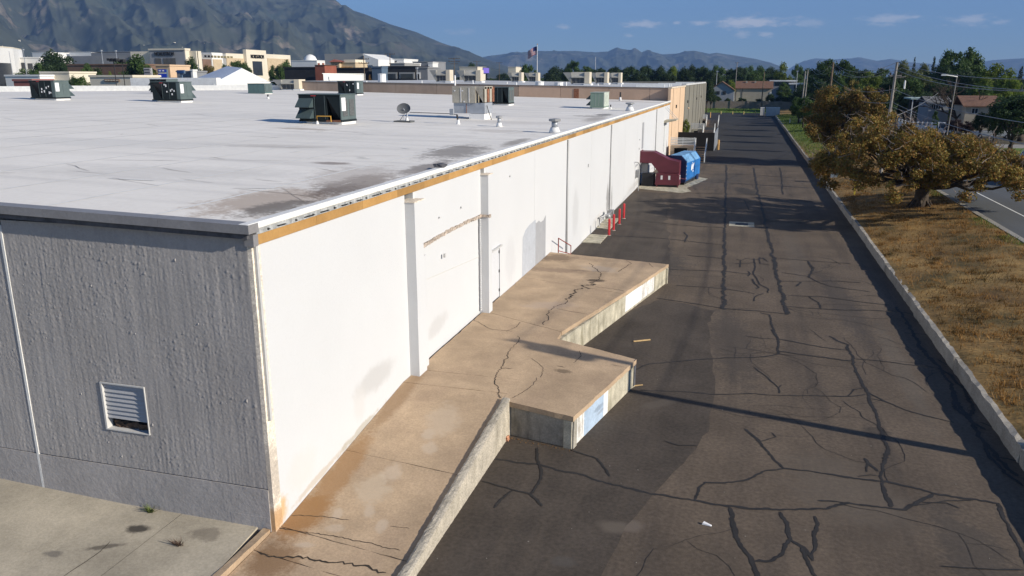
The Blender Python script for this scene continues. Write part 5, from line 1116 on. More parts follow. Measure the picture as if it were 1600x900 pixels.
text_mesh('NORDSTROM', PY(271.5, 84, NY - 4.3).x - PY(241.5, 84, NY - 4.3).x, 1.9, m_lett, PY(256.5, 84, NY - 4.3), (1, 0, 0), (0, 0, 1), .15, 'sign_letters', ds_)
MB().box(xc + .3, NX, NY, NY + .6, 0, 23.9).build('front_wall', m_stone, ds_); MB().box(xa - 60, xa, NY + 4, NY + 60, 0, 22).build('wing', m_greyb, ds_)
def side_seg(pl, pr, z, m, name, out=0.0, zb=0.0): a, b = PX(pl, 100, NX + out).y, PX(pr, 100, NX + out).y; return MB().box(NX - 40 if out == 0 else NX + .02, NX + out, a, b, zb, z).build(name, m, ds_)
def side_panel(pl, pr, pt, pb, m, name, out): a, b = PX(pl, pt, NX + out), PX(pr, pb, NX + out); return MB().box(NX + .01, NX + out, a.y, b.y, b.z, a.z).build(name, m, ds_)
side_seg(308, 316, 23.8, m_cream, 'side_wall'); side_seg(316, 332, 22.4, m_mid, 'side_wall'); side_seg(332, 349, 23.4, m_whiteb, 'side_wall'); side_seg(349, 354, 22.8, m_mid, 'side_wall'); side_seg(354, 386, 23.4, m_cream, 'side_wall')
side_seg(417, 454.5, 24.0, m_cream, 'side_wall'); side_seg(386, 417, 25.8, m_cream, 'side_portal', 2.0)
side_panel(317, 331.5, 83.5, 90, m_greyb, 'dark_panel', .3); side_panel(316.5, 332, 92.2, 118, m_brick, 'dark_panel', .32)
side_panel(333, 349, 92.5, 118, m_tanw, 'lower_band', .3); side_panel(354, 386, 90.5, 118, m_tanw, 'lower_band', .3); side_panel(418, 454, 91, 118, m_tanw, 'lower_band', .3)
side_panel(394.5, 411, 95.5, 118, m_glass, 'portal_glazing', 2.15)
pmid = PX(402.3, 88.4, NX + 2.3); text_mesh('NORDSTROM', PX(412.5, 88, NX + 2.3).y - PX(392.5, 88, NX + 2.3).y, 2.0, m_lett, pmid, (0, 1, 0), (0, 0, 1), .15, 'sign_letters', ds_)
pm2 = PX(342, 88.6, NX + .35)
for k in range(9): MB().box(NX + .01, NX + .3, pm2.y - 12 + 2.8 * k, pm2.y - 10.2 + 2.8 * k, pm2.z - .5, pm2.z + .5).build('small_sign_stroke', mat('bronze_letters', (.22, .19, .10)) if k == 0 else MATS['bronze_letters'], ds_)
tw_ = thing('white_store', 'tall plain white store building at the far left edge', 'building', (PY(0, 100, 300).x, 300, 0)); a, b = PY(-60, 75, 270), PY(20, 75.5, 316)
MB().prism([(a.x, a.y), (b.x, b.y), (b.x - 18, b.y + 22), (a.x - 18, a.y + 22)], 0, b.z).build('wall', m_whiteb, tw_); d_ = (b - a).normalized(); n_ = Vector((d_.y, -d_.x, 0))
q0, q1 = a.lerp(b, .52), a.lerp(b, .9); MB().prism([tuple((q0 + n_ * .02)[:2]), tuple((q0 + n_ * .3)[:2]), tuple((q1 + n_ * .3)[:2]), tuple((q1 + n_ * .02)[:2])], 2.5, PY(5, 98, 300).z).build('window', m_glass, tw_); MB().prism([(a.x, a.y - .3), (b.x + .3, b.y - .3), (b.x - 18, b.y + 22), (a.x - 18, a.y + 22)], b.z + .02, b.z + .5).build('parapet', m_cream, tw_)
bld('retail_store', 'low white store with dark shop openings right of the tall white one', 24, 62, 91, 330, m_whiteb, 20, wins=((32, 41, 98, 108), (43, 52, 99, 108)))
bld('warehouse_block', 'far low white roofed block left of the dense dark tree', 50, 79, 82.5, 700, m_whiteb, 40); bld('warehouse_block', 'far white roofed block on the skyline right of the dense dark tree', 108, 142, 82, 720, m_whiteb, 40)
bld('office_block', 'cream low block just right of the dense dark tree', 104, 138, 95, 520, m_cream, 30); bld('grey_block', 'long low dark grey block left of the department store', 142, 236, 82, 560, m_greyb, 40)
bld('brick_store', 'long dark brown brick store wall behind a white parapet', 105, 215, 102.5, 230, m_brick, 18)
bld('strip_shop', 'beige windowless shop wall at the left behind the roof', 63, 108, 114.5, 190, m_cream, 10); bld('strip_shop', 'low pale grey shop roof at the far left behind the warehouse', 8, 62, 119.5, 185, m_whiteb, 10)
bld('red_wall_shop', 'low dull red wall just above the white parapet at far left', 21, 50, 127, 150, mat('dull_red_wall', (.32, .12, .10), var=.06), 6)
cs = bld('cream_storefront', 'low cream storefront with a brown plaque below the brown brick wall', 140, 207, 120.5, 170, m_cream, 10)
a, b = PY(163, 123.5, 169.85), PY(187, 127.5, 169.85); MB().box(a.x, b.x, 169.7, 169.9, b.z, a.z).build('plaque', m_brick, cs)
for k in range(9): x = a.x + (b.x - a.x) * (k + .5) / 9.5; MB().box(x, x + .22, 169.64, 169.69, (a.z + b.z) / 2 - .12, (a.z + b.z) / 2 + .12).build('plaque_stroke', m_cream, cs)
bld('charcoal_store', 'long low charcoal store left of the red brick block', 444, 494, 107, 250, m_black, 14); bld('charcoal_store', 'long low charcoal store right of the red brick block', 510, 576, 108, 255, m_black, 14)
rb = thing('brick_block', 'red brick block with a sunlit side standing between two charcoal stores', 'building', (PY(500, 120, 240).x, 240, 0)); fbox(rb, 'wall', 492, 507, 102, 240, m_redb, 8); fbox(rb, 'cap', 491.5, 508, 101.2, 239.8, m_brick, 8.5, pb=102)
for px in (496, 503): fbox(rb, 'chimney_pot', px, px + 1.4, 98.5, 242, m_redb, 1, pb=102)
bld('domed_hall', 'far white hall with a round dome left of the tan cafe', 455, 495, 95.5, 520, m_whiteb, 30); dd_ = PY(485, 95.5, 540); o = MB().lathe((dd_.x, 540, dd_.z - 1), [(5, 0), (4.7, 2.2), (3.6, 4.2), (1.8, 5.4), (.2, 5.8)], 14).build('dome', m_whiteb, [k for k in bpy.data.objects if k.name == 'domed_hall'][0], smooth=True)
cf = bld('corner_cafe', 'tan cafe with a dark red hipped turret roof', 529, 555, 99, 330, m_tanw, 12); fbox(cf, 'upper_wall', 537, 555, 93, 331, m_cream, 10, pb=99); fbox(cf, 'turret', 516.5, 530, 97, 328, m_tanw, 9)
a, b = PY(513.5, 97, 327), PY(533, 97, 327); ap = PY(522, 92.5, 332); tr = MB(); q = [(a.x, 326.5, a.z), (b.x, 326.5, a.z), (b.x, 338, a.z), (a.x, 338, a.z)]
for k in range(4): tr.face([q[k], q[(k + 1) % 4], (ap.x, 332, ap.z)])
tr.face(q[::-1]); tr.build('turret_roof', m_redb, cf)
for l, r in ((519, 522), (523.5, 527.5)): a, b = PY(l, 100.5, 327.9), PY(r, 104.5, 327.9); MB().box(a.x, b.x, 327.7, 327.95, b.z, a.z).build('window', m_glass, cf)
for k in range(7): a, b = PY(531 + 2.9 * k, 104, 329.9), PY(532.8 + 2.9 * k, 106, 329.9); MB().box(a.x, b.x, 329.75, 329.95, b.z, a.z).build('sign_stroke', m_orange, cf)
gb_ = thing('gabled_hall', 'grey hall with a white gable end and tall narrow windows', 'building', (PY(580, 110, 400).x, 400, 0)); fbox(gb_, 'grey_wall', 507, 567, 84, 402, m_mid, 30)
P = [PY(p, q, 399) for p, q in ((567.5, 84), (591, 93), (591, 122), (567.5, 122))]; MB().extr(P, (0, 25, 0)).build('gable_wall', m_whiteb, gb_)
for l in (571.2, 574.2, 577.4, 580.5): a, b = PY(l, 101.5, 398.9), PY(l + 1.5, 105.5, 398.9); MB().box(a.x, b.x, 398.8, 398.95, b.z, a.z).build('window', m_glass, gb_)
for l, tp in ((561, 92), (561, 101)): a, b = PY(l, tp, 401.9), PY(l + 5, tp + 5, 401.9); MB().box(a.x, b.x, 401.7, 401.95, b.z, a.z).build('window', m_glass, gb_)
ws = bld('white_store', 'white store with black lettering strokes above grey shop roofs', 600, 631, 93.5, 420, m_whiteb, 20)
for k in range(6): a, b = PY(609 + 1.9 * k, 95.2, 419.8), PY(610.2 + 1.9 * k, 97.2, 419.8); MB().box(a.x, b.x, 419.7, 419.9, b.z, a.z).build('sign_stroke', m_lett, ws)
bld('shop_block', 'slate blue fronted shop right of the white gabled hall', 581, 596, 106, 250, m_navyw, 12)
s1 = bld('shop_block', 'black shopfront with wide grey framed display windows', 596, 649, 105.5, 255, m_black, 12)
for l, r in ((599, 621), (624, 648)):
    a, b = PY(l, 113, 254.9), PY(r, 123, 254.9); MB().box(a.x, b.x, 254.7, 254.95, b.z, a.z).build('window_frame', m_mid, s1); MB().box(a.x + .5, b.x - .5, 254.6, 254.69, b.z, a.z - .5).build('window', m_glass, s1)
s2 = bld('shop_block', 'dark grey shop with a pale doorway left of the relief hoods', 649, 668, 107, 256, m_greyb, 12); a, b = PY(651, 113, 255.9), PY(657, 123, 255.9); MB().box(a.x, b.x, 255.7, 255.9, b.z, a.z).build('door_frame', m_whiteb, s2); MB().box(a.x + .35, b.x - .35, 255.6, 255.69, b.z, a.z - .5).build('doorway', m_black, s2)
bld('grey_block', 'far mid grey block above the black shopfronts', 609, 632, 100, 380, m_mid, 20); bld('grey_block', 'far pale grey box with a white plant room on the skyline', 645, 676, 97.5, 420, m_greyb, 20); bld('plant_room', 'white plant room box between two far grey blocks', 633, 646, 100, 400, m_whiteb, 10); bld('plant_room', 'white plant room at the right end of the far grey box', 669, 676, 99, 415, m_whiteb, 8)
bld('far_shed', 'cream far shed behind the relief hoods', 718, 746, 105.5, 520, m_cream, 20); bld('far_shed', 'small cream shed left of the round green tree', 794, 806, 105.5, 560, m_cream, 16)
pv = thing('white_parapet_block', 'long bright white roof parapet before the charcoal stores', 'parapet', (PY(535, 120, 215).x, 215, 0)); a, b = PY(505, 115.5, 205), PY(566, 115.5, 224)
MB().prism([(a.x, a.y), (b.x, b.y), (b.x - 3, b.y + 8), (a.x - 3, a.y + 8)], 0, a.z).build('wall', m_roll, pv); MB().prism([(a.x - .2, a.y - .2), (b.x + .2, b.y - .2), (b.x - 3, b.y + 8), (a.x - 3, a.y + 8)], a.z + .01, a.z + .2).build('coping', m_whiteb, pv)
# signs
def sign_board(name, lab, pl, pr, pt, pb, y, mb_, rows, pole=True, frame=m_mid, cat='sign'):
    a, b = PY(pl, pt, y), PY(pr, pb, y); t = thing(name, lab, cat, ((a.x + b.x) / 2, y, 0)); MB().box(a.x, b.x, y, y + .6, b.z, a.z).build('frame', frame, t)
    for (f0, f1, m, strokes, sm) in rows:
        z1, z0 = a.z + (b.z - a.z) * f0, a.z + (b.z - a.z) * f1; MB().box(a.x + .06 * (b.x - a.x), b.x - .06 * (b.x - a.x), y - .08, y - .01, z0, z1).build('panel', m, t)
        for k in range(strokes): x = a.x + (b.x - a.x) * (.14 + .74 * k / strokes); MB().box(x, x + (b.x - a.x) * .45 / strokes, y - .14, y - .081, z0 + .25 * (z1 - z0), z1 - .25 * (z1 - z0)).build('letter_stroke', sm, t)
    if pole: MB().box((a.x + b.x) / 2 - .3, (a.x + b.x) / 2 + .3, y + .1, y + .5, 0, b.z).build('pole', frame, t)
    return t
m_sign = mat('white_sign_face', (.62, .56, .55), var=.05); m_signb = mat('blue_sign_face', (.02, .06, .55), rough=.5)
sign_board('pylon_sign', 'white pylon sign with three rows of dark lettering between trees', 224, 237, 106, 119.5, 210, None, ((.05, .30, m_sign, 6, m_dark), (.36, .66, m_sign, 6, m_dark), (.74, .95, m_sign, 5, m_dark)))
bs = sign_board('blue_sign', 'bright blue two-panel sign before a peach shop front', 246, 261.5, 108, 121.5, 212, None, ((.04, .34, m_signb, 2, m_whiteb), (.40, .52, m_whiteb, 0, None), (.54, .96, m_signb, 0, None)), frame=m_navyw)
bld('peach_shop', 'peach stepped shop front behind the bright blue sign', 243, 265, 103.5, 225, m_peach, 10)
sign_board('blue_sign', 'small dark blue sign right of the bright blue one', 276, 288, 109.5, 115, 215, None, ((.1, .9, mat('deep_blue_face', (.03, .09, .25)), 0, None),), frame=m_navyw); bld('glass_shop', 'low dark shop with a white end post right of the blue signs', 276, 298, 113, 222, m_greyb, 8); bld('white_pier', 'thin white pier left of the white tent-like skylight', 298, 301, 111, 221, m_whiteb, 2)
bb_ = thing('billboard', 'violet lit billboard on a post right of the relief hoods', 'billboard', (PY(760, 110, 420).x, 420, 0)); a, b = PY(754, 105, 420), PY(765, 115.5, 420); MB().box(a.x, b.x, 420, 420.8, b.z, a.z).build('frame', m_navyw, bb_)
m_scr = bpy.data.materials.new('screen'); m_scr.use_nodes = True; bs_ = m_scr.node_tree.nodes['Principled BSDF']; bs_.inputs['Base Color'].default_value = (.25, .16, .6, 1); bs_.inputs['Emission Color'].default_value = (.30, .22, .75, 1); bs_.inputs['Emission Strength'].default_value = .5
MB().box(a.x + .35, b.x - .35, 419.9, 419.99, b.z + .4, a.z - .4).build('screen', m_scr, bb_); MB().box((a.x + b.x) / 2 - .4, (a.x + b.x) / 2 + .4, 420.1, 420.6, 0, b.z).build('post', m_dark, bb_)
# flag
fl = thing('flagpole', 'tall white flagpole flying a striped flag above the round green tree', 'flagpole', (PY(839.5, 120, 380).x, 380, 0)); f0, f1 = PY(839.5, 72, 380), PY(839.5, 88, 380)
MB().tube([(f0.x, 380, 0), (f0.x, 380, f0.z + .6)], .3, 8, .12).build('pole', m_whiteb, fl); MB().lathe((f0.x, 380, f0.z + .6), [(.05, 0), (.25, .15), (.25, .3), (.05, .45)], 8).build('finial', m_yel, fl)
nx_ = 12; fm = bpy.data.meshes.new('flag'); vv, ff, mi = [], [], []; W_ = 5.2; Hf = 3.6
for j in range(14):
    for i in range(nx_ + 1):
        t = i / nx_; vv.append((f0.x - .15 - W_ * t * .88, 380 + .45 * math.sin(t * 7 + j * .12) * t, f0.z - .2 - Hf * j / 13 - 1.9 * t ** 1.2 + .25 * math.sin(t * 6)))
for j in range(13):
    for i in range(nx_): k = j * (nx_ + 1) + i; ff.append((k, k + 1, k + nx_ + 2, k + nx_ + 1)); mi.append(2 if (j < 7 and i < 5) else j % 2)
off = wloc(fl); fm.from_pydata([(a - off.x, b - off.y, c - off.z) for a, b, c in vv], [], ff)
for m in (mat('flag_red', (.42, .03, .05)), mat('flag_white', (.7, .68, .68)), mat('flag_blue', (.03, .04, .16))): fm.materials.append(m)
fm.polygons.foreach_set('material_index', mi); link_mesh('flag', fm, None, fl)
# light poles and power poles on the left
def pole(name, lab, px, pt, y, r=.12, arms=(), z0=0, cat='pole', m=None, lean=0, heads=0, group=None):
    b = PY(px, pt, y); t = thing(name, lab, cat, (b.x - lean, y, z0), group); m = m or m_galv; MB().tube([(b.x - lean, y, z0), b], r, 6, r * .7).build('shaft', m, t)
    for dz, w, dy in arms: MB().box(b.x - w, b.x + w, y - .08 + dy, y + .08 + dy, b.z - dz - .08, b.z - dz + .08).build('crossarm', m, t); [MB().lathe((b.x + s, y + dy, b.z - dz + .1), [(.07, 0), (.1, .12), (.04, .25)], 6).build('insulator', m_dark, t) for s in (-w * .9, -w * .45, w * .45, w * .9)]
    for k in range(heads): s = (k - (heads - 1) / 2); MB().box(b.x + s * .9 - .3, b.x + s * .9 + .3, y - .5, y + .4, b.z - .1 - .1 * (k % 2), b.z + .35).build('lamp_head', m, t)
    return t
pole('light_pole', 'slim pale light pole before the low white store', 36, 78, 270, .15, heads=1, cat='light pole'); pole('light_pole', 'slim pale light pole right of the dense dark tree', 158.5, 79.5, 300, .18, heads=1, cat='light pole'); pole('light_pole', 'slim pale light pole before the long dark grey block', 181, 80, 300, .16, heads=1, cat='light pole'); pole('light_pole', 'slim light pole before the tall white store', 14, 80, 260, .12, cat='light pole')
pole('floodlight_pole', 'dark pole with a cluster of floodlights above the white parapet, left one of two', 177, 94, 140, .10, ((.2, 1.0, 0),), heads=3, m=m_black, cat='light pole'); pole('floodlight_pole', 'dark pole with floodlights above the white parapet, right one of two', 190.5, 95.5, 142, .10, ((.2, .9, 0),), heads=2, m=m_black, cat='light pole')
m_pole = mat('weathered_pole_timber', (.17, .125, .085), rough=.9, var=.2, scale=2, fine=.2); m_poleg = mat('grey_pole_timber', (.27, .25, .225), rough=.9, var=.15, scale=2)
pole('power_pole', 'power pole with crossarms in front of the white gabled hall', 568, 87, 205, .16, ((.9, 1.6, 0), (2.0, 1.6, 0)), m=m_pole, cat='utility pole'); pole('power_pole', 'power pole with one crossarm above the black shopfronts', 609, 83, 300, .2, ((.4, 2.2, 0),), m=m_pole, cat='utility pole'); pole('power_pole', 'power pole with stacked crossarms between two relief hoods', 709.5, 90, 330, .2, ((.4, 2.6, 0), (1.6, 2.6, 0), (2.6, 1.6, 0)), m=m_pole, cat='utility pole'); pole('power_pole', 'slim power pole left of the violet billboard', 745, 95, 420, .2, ((.4, 2.2, 0),), m=m_pole, cat='utility pole'); pole('power_pole', 'thin power pole right of the violet billboard', 780, 97, 430, .18, ((.4, 1.8, 0),), m=m_pole, cat='utility pole')
pole('light_pole', 'pale light pole rising before the cream storefront of the department store', 310, 100, 300, .15, cat='light pole'); pole('light_pole', 'light pole with a lamp before the black shopfront', 651.5, 107, 245, .12, heads=1, cat='light pole'); pole('radio_mast', 'very thin radio mast on the skyline beyond the tree line', 930.5, 89, 900, .5, cat='mast')
# ================================================================== HOUSES, STREET, TREES
m_shing = mat('brown_shingles', (.19, .105, .07), rough=.9, scale=2, var=.1, fine=.12, fscale=4); m_stucco = mat('house_stucco', (.40, .36, .29), rough=.9, var=.05); m_bluegrey = mat('house_siding', (.30, .32, .345), rough=.85, var=.05); m_trim = mat('white_trim', (.72, .72, .70), rough=.6)
m_greyroof = mat('grey_shingles', (.16, .155, .15), rough=.9, var=.1)
def gable(t, name, x0, x1, y0, y1, ze, zr, m, along='x', over=.5, th=.18):
    "gabled roof as two pitched slabs"
    rt = None
    if along == 'x':
        ym = (y0 + y1) / 2
        for ya in (y0 - over, y1 + over): rt = MB().hexa([(x0 - over, ya, ze), (x1 + over, ya, ze), (x1 + over, ym, zr), (x0 - over, ym, zr)][::(1 if ya < ym else -1)], [(x0 - over, ya, ze + th), (x1 + over, ya, ze + th), (x1 + over, ym, zr + th), (x0 - over, ym, zr + th)][::(1 if ya < ym else -1)]).build(name, m, t)
    else:
        xm = (x0 + x1) / 2
        for xa in (x0 - over, x1 + over): rt = MB().hexa([(xa, y0 - over, ze), (xm, y0 - over, zr), (xm, y1 + over, zr), (xa, y1 + over, ze)][::(1 if xa < xm else -1)], [(xa, y0 - over, ze + th), (xm, y0 - over, zr + th), (xm, y1 + over, zr + th), (xa, y1 + over, ze + th)][::(1 if xa < xm else -1)]).build(name, m, t)
    return rt
a, b = PY(1151, 138, 300), PY(1206, 138, 300); zr = PY(1180, 127.5, 305).z
hs = thing('house', 'plain tan house with a brown shingled roof behind the block wall', 'house', ((a.x + b.x) / 2, 300, 0)); MB().box(a.x, b.x, 300, 310, 0, a.z).build('wall', m_stucco, hs); gable(hs, 'roof', a.x, b.x, 300, 310, a.z - .1, zr, m_shing)
MB().box(b.x - .6, b.x + .02, 299.9, 299.99, .5, a.z - 1.2).build('corner_board', m_trim, hs); MB().tube([(a.x + 2, 299.95, 1), (a.x + 2, 299.95, a.z)], .08, 5).build('downpipe', m_dark, hs)
for k in (.25, .5): MB().box(a.x + (b.x - a.x) * k, a.x + (b.x - a.x) * k + .6, 303.5, 304.1, zr - .6, zr + .25).build('roof_vent', m_stucco, hs)
a, b = PY(1108, 142, 292), PY(1147, 142, 292); zr = PY(1126, 128, 292).z
hs = thing('house', 'blue grey house with its gable end and brown roof edge facing the lot', 'house', ((a.x + b.x) / 2, 292, 0)); MB().box(a.x, b.x, 292, 302, 0, a.z).build('wall', m_bluegrey, hs); xm = (a.x + b.x) / 2
MB().extr([(a.x, 292, a.z + .01), (b.x, 292, a.z + .01), (xm, 292, zr)], (0, 10, 0)).build('gable_end', m_bluegrey, hs); gable(hs, 'roof', a.x, b.x, 292, 302, a.z, zr + .05, m_shing, 'y', .5)
for k in (.3, .55): MB().box(a.x + (b.x - a.x) * k, a.x + (b.x - a.x) * k + 1.1, 291.9, 291.99, a.z - 1.2, a.z - .1).build('window', m_glass, hs)
fb = thing('flat_building', 'long low building with pale flat roof slabs beyond the end of the lot', 'building', (PY(1235, 130, 340).x, 340, 0))
for l, r, p, y in ((1203, 1246, 125.2, 345), (1233, 1266, 129.8, 338)): a, b = PY(l, p, y), PY(r, p, y); MB().box(a.x, b.x, y, y + 14, a.z - .5, a.z).build('roof_slab', m_trim, fb); MB().box(a.x + .6, b.x - .6, y + .8, y + 13, 0, a.z - .52).build('wall', m_greyb, fb); MB().box(a.x + 2, b.x - 2, y + .7, y + .79, a.z - 2.2, a.z - .9).build('window', m_glass, fb)
# houses across the street
def house2(lab, l, r, pe, pr, y, mw, mr, depth=9, wins=(), zb=RZ):
    a, b = PY(l, pe, y), PY(r, pe, y); zr = PY((l + r) / 2, pr, y + depth / 2).z; t = thing('house', lab, 'house', ((a.x + b.x) / 2, y, zb)); MB().box(a.x, b.x, y, y + depth, zb, a.z).build('wall', mw, t); gable(t, 'roof', a.x, b.x, y, y + depth, a.z - .08, max(zr, a.z + .8), mr)
    for l_, r_, t_, b_ in wins: p0, p1 = PY(l_, t_, y), PY(r_, b_, y); w = MB().box(p0.x - .06, p1.x + .06, y - .05, y - .005, p1.z - .06, p0.z + .06).build('window', m_trim, t); mx_ = (p0.x + p1.x) / 2; [MB().box(q0, q1, y - .08, y - .051, p1.z, p0.z).build('pane', m_glass, w) for q0, q1 in ((p0.x, mx_ - .04), (mx_ + .04, p1.x))]
    return t
house2('grey house with a pale porch across the street behind the white fence', 1452, 1484, 161, 152, 160, m_bluegrey, m_greyroof, wins=((1456, 1461, 163, 170), (1463, 1469, 163, 170)))
house2('pale tan house with a brown roof and a paired window right of the street lamp', 1509, 1562, 166, 151, 150, m_stucco, m_shing, wins=((1519, 1527, 169.5, 177),))
a, b = PY(1424, 153, 178), PY(1472, 153, 178); cpt = thing('carport', 'flat roofed carport with a pale green roof behind the white fence', 'carport', (a.x, 178, RZ)); MB().box(a.x, b.x, 178, 186, a.z - .3, a.z).build('roof', mat('pale_green_roof', (.45, .55, .50)), cpt); [MB().box(x, x + .15, 178.2, 178.35, RZ, a.z - .31).build('post', m_trim, cpt) for x in (a.x + .3, (a.x + b.x) / 2, b.x - .5)]; MB().box(a.x + 1, b.x - 1, 184, 185.8, RZ, a.z - .31).build('back_wall', m_dark, cpt)
fe = thing('picket_fence', 'white slatted garden fence running along the yard across the street', 'fence', (31, 150, RZ))
P0, P1, P2 = PY(1405, 185, 152), PY(1420, 190, 141), PY(1464, 190, 139)
for A_, B_, n in ((P0, P1, 3), (P1, P2, 6)):
    for k in range(n):
        u, v = A_.lerp(B_, k / n), A_.lerp(B_, (k + 1) / n); d = (v - u); d.z = 0; nrm = Vector((-d.y, d.x, 0)).normalized() * .04
        MB().extr([(u.x, u.y, RZ + .1), (v.x, v.y, RZ + .1), (v.x, v.y, RZ + 2.0), (u.x, u.y, RZ + 2.0)], tuple(nrm)).build('fence_panel', m_railw, fe); MB().box(u.x - .08, u.x + .08, u.y - .1, u.y + .1, RZ, RZ + 2.5).build('fence_post', m_trim, fe)
        MB().extr([(u.x, u.y, RZ + 2.3), (v.x, v.y, RZ + 2.3), (v.x, v.y, RZ + 2.4), (u.x, u.y, RZ + 2.4)], tuple(nrm)).build('top_rail', m_trim, fe)
# vehicles
m_car = mat('white_car_paint', (.72, .73, .74), rough=.3, var=.02, spec=.5); m_tyre = mat('tyre_rubber', (.02, .02, .02), rough=.9); m_rim = mat('wheel_rim', (.4, .4, .42), rough=.4, metal=.6); m_tail = mat('red_lens', (.35, .01, .01), rough=.3)
def car(lab, loc, rz, L_=4.7, W_=1.85, cabin=(-.35, .22), van=False, cat='car', name='parked_car'):
    t = thing(name, lab, cat, (0, 0, 0)); h, q = (.95, 1.5) if not van else (1.1, 1.95); lx = L_ / 2
    s = [(-lx, .35), (-lx + .05, h - .1), (-lx + .5, h), (lx - 1.1, h - .02), (lx - .1, h - .25), (lx, .55), (lx - .05, .3)]
    MB().extr([(x, -W_ / 2, z) for x, z in s][::-1], (0, W_, 0)).build('body', m_car, t, bevel=.06); c0, c1 = cabin[0] * L_, cabin[1] * L_
    MB().hexa([(c0, -W_ / 2 + .06, h), (c1, -W_ / 2 + .06, h), (c1, W_ / 2 - .06, h), (c0, W_ / 2 - .06, h)], [(c0 + .45, -W_ / 2 + .25, q), (c1 - .7, -W_ / 2 + .25, q), (c1 - .7, W_ / 2 - .25, q), (c0 + .45, W_ / 2 - .25, q)]).build('glasshouse', m_glass, t, bevel=.04)
    MB().hexa([(c0 + .42, -W_ / 2 + .22, q - .01), (c1 - .66, -W_ / 2 + .22, q - .01), (c1 - .66, W_ / 2 - .22, q - .01), (c0 + .42, W_ / 2 - .22, q - .01)], [(c0 + .55, -W_ / 2 + .3, q + .06), (c1 - .8, -W_ / 2 + .3, q + .06), (c1 - .8, W_ / 2 - .3, q + .06), (c0 + .55, W_ / 2 - .3, q + .06)]).build('roof', m_car, t)
    xm = (c0 + c1) / 2 + .05
    for sg in (-1, 1):
        for xp in (c0 + .25, xm, c1 - .38): MB().extr([(xp - .05, sg * (W_ / 2 - .07), h), (xp + .05, sg * (W_ / 2 - .07), h), (xp + .0, sg * (W_ / 2 - .23), q), (xp - .08, sg * (W_ / 2 - .23), q)], (0, sg * .02, 0)).build('pillar', m_car, t)
    for x in (-lx + .85, lx - .9):
        for sg in (-1, 1):
            w = MB().tube([(x, sg * (W_ / 2 - .2), .33), (x, sg * (W_ / 2 + .02), .33)], .33, 14).build('wheel', m_tyre, t); MB().tube([(x, sg * (W_ / 2 + .0), .33), (x, sg * (W_ / 2 + .035), .33)], .2, 10).build('rim', m_rim, w)
    for sg in (-1, 1): MB().box(lx - .12, lx + .01, sg * (W_ / 2 - .28) - .2, sg * (W_ / 2 - .28) + .2, .62, .76).build('headlight', m_label, t); MB().box(-lx - .01, -lx + .06, sg * (W_ / 2 - .25) - .17, sg * (W_ / 2 - .25) + .17, .65, .82).build('tail_light', m_tail, t)
    MB().box(lx - .06, lx + .02, -.5, .5, .4, .56).build('grille', m_dark, t); t.location = loc; t.rotation_euler.z = rz; return t
c1_ = PY(1462, 178, 150); car('white pickup sized car parked before the grey house behind the white fence', (c1_.x, 149, RZ), math.pi, 5.2, van=True)
c2_ = G(1550, 216, RZ + .1); car('white truck nosing out of the shade of the dark tree across the street', (c2_.x, c2_.y, RZ + .11), math.pi * .96, 5.4, 2.0, (-.3, .15), True, 'truck', 'parked_truck')
c3_ = G(1597, 256, RZ); car('white car parked under the dark tree at the right edge', (c3_.x + .8, c3_.y, RZ), 1.6)
c4_ = G(1590, 287, RZ); car('pale car on the street half hidden behind the orange tree branches', (c4_.x + .2, c4_.y, RZ), 1.57)

# ------------------------------------------------------------------ trees
def leaf_cloud(name, clumps, n, size, m, tilt=.6, seed=0, squash=.55):
    rg = np.random.RandomState(seed); cs = np.array([c[:3] for c in clumps], float); rs = np.array([c[3] if len(c) > 3 else 1 for c in clumps], float)
    w = rs ** 2.2; k = rg.choice(len(cs), n, p=w / w.sum()); d = rg.normal(size=(n, 3)); d /= np.linalg.norm(d, axis=1)[:, None]
    rad = rs[k] * (rg.rand(n) ** .45); lump = 1 + .25 * np.sin(d[:, 0] * 5 + k) * np.cos(d[:, 1] * 4 + k * 2)
    p = cs[k] + d * (rad * lump)[:, None] * np.array([1, 1, squash + .25])
    nn = d * tilt + rg.normal(size=(n, 3)) * .6 + np.array([0, 0, .35]); nn /= np.linalg.norm(nn, axis=1)[:, None]
    a = np.cross(nn, rg.normal(size=(n, 3))); a /= np.linalg.norm(a, axis=1)[:, None]; b = np.cross(nn, a); s = size * (.55 + .9 * rg.rand(n))[:, None]
    v = np.stack([p - a * s, p - b * s * .55, p + a * s, p + b * s * .55], 1).reshape(-1, 3)
    return tri_mesh(name, v, np.arange(4 * n), 4)
LM = {'orange': leaf_mat('autumn_leaves', [(.065, .036, .013), (.17, .09, .024), (.30, .16, .038), (.23, .175, .036)], .3), 'olive': leaf_mat('olive_leaves', [(.05, .04, .013), (.135, .105, .027), (.21, .17, .036), (.27, .165, .04)], .3),
      'green': leaf_mat('green_leaves', [(.03, .056, .015), (.068, .118, .028), (.12, .185, .045)]), 'dark': leaf_mat('dark_leaves', [(.018, .034, .014), (.042, .074, .026), (.075, .115, .04)]), 'yellow': leaf_mat('yellow_green_leaves', [(.07, .10, .015), (.14, .19, .025), (.22, .27, .04)]),
      'pale': leaf_mat('pale_leaves', [(.06, .075, .025), (.12, .14, .05), (.18, .20, .075)]), 'plum': leaf_mat('plum_leaves', [(.02, .014, .014), (.05, .03, .03), (.08, .05, .05)]), 'conifer': leaf_mat('conifer_needles', [(.014, .03, .018), (.03, .055, .03), (.05, .08, .04)], .15)}
m_bark = mat('bark', (.065, .050, .038), rough=.95, scale=3, var=.25, fine=.25, fscale=14, bump=1.0, bscale=12); m_barkl = mat('pale_bark', (.26, .21, .18), rough=.95, scale=3, var=.2)
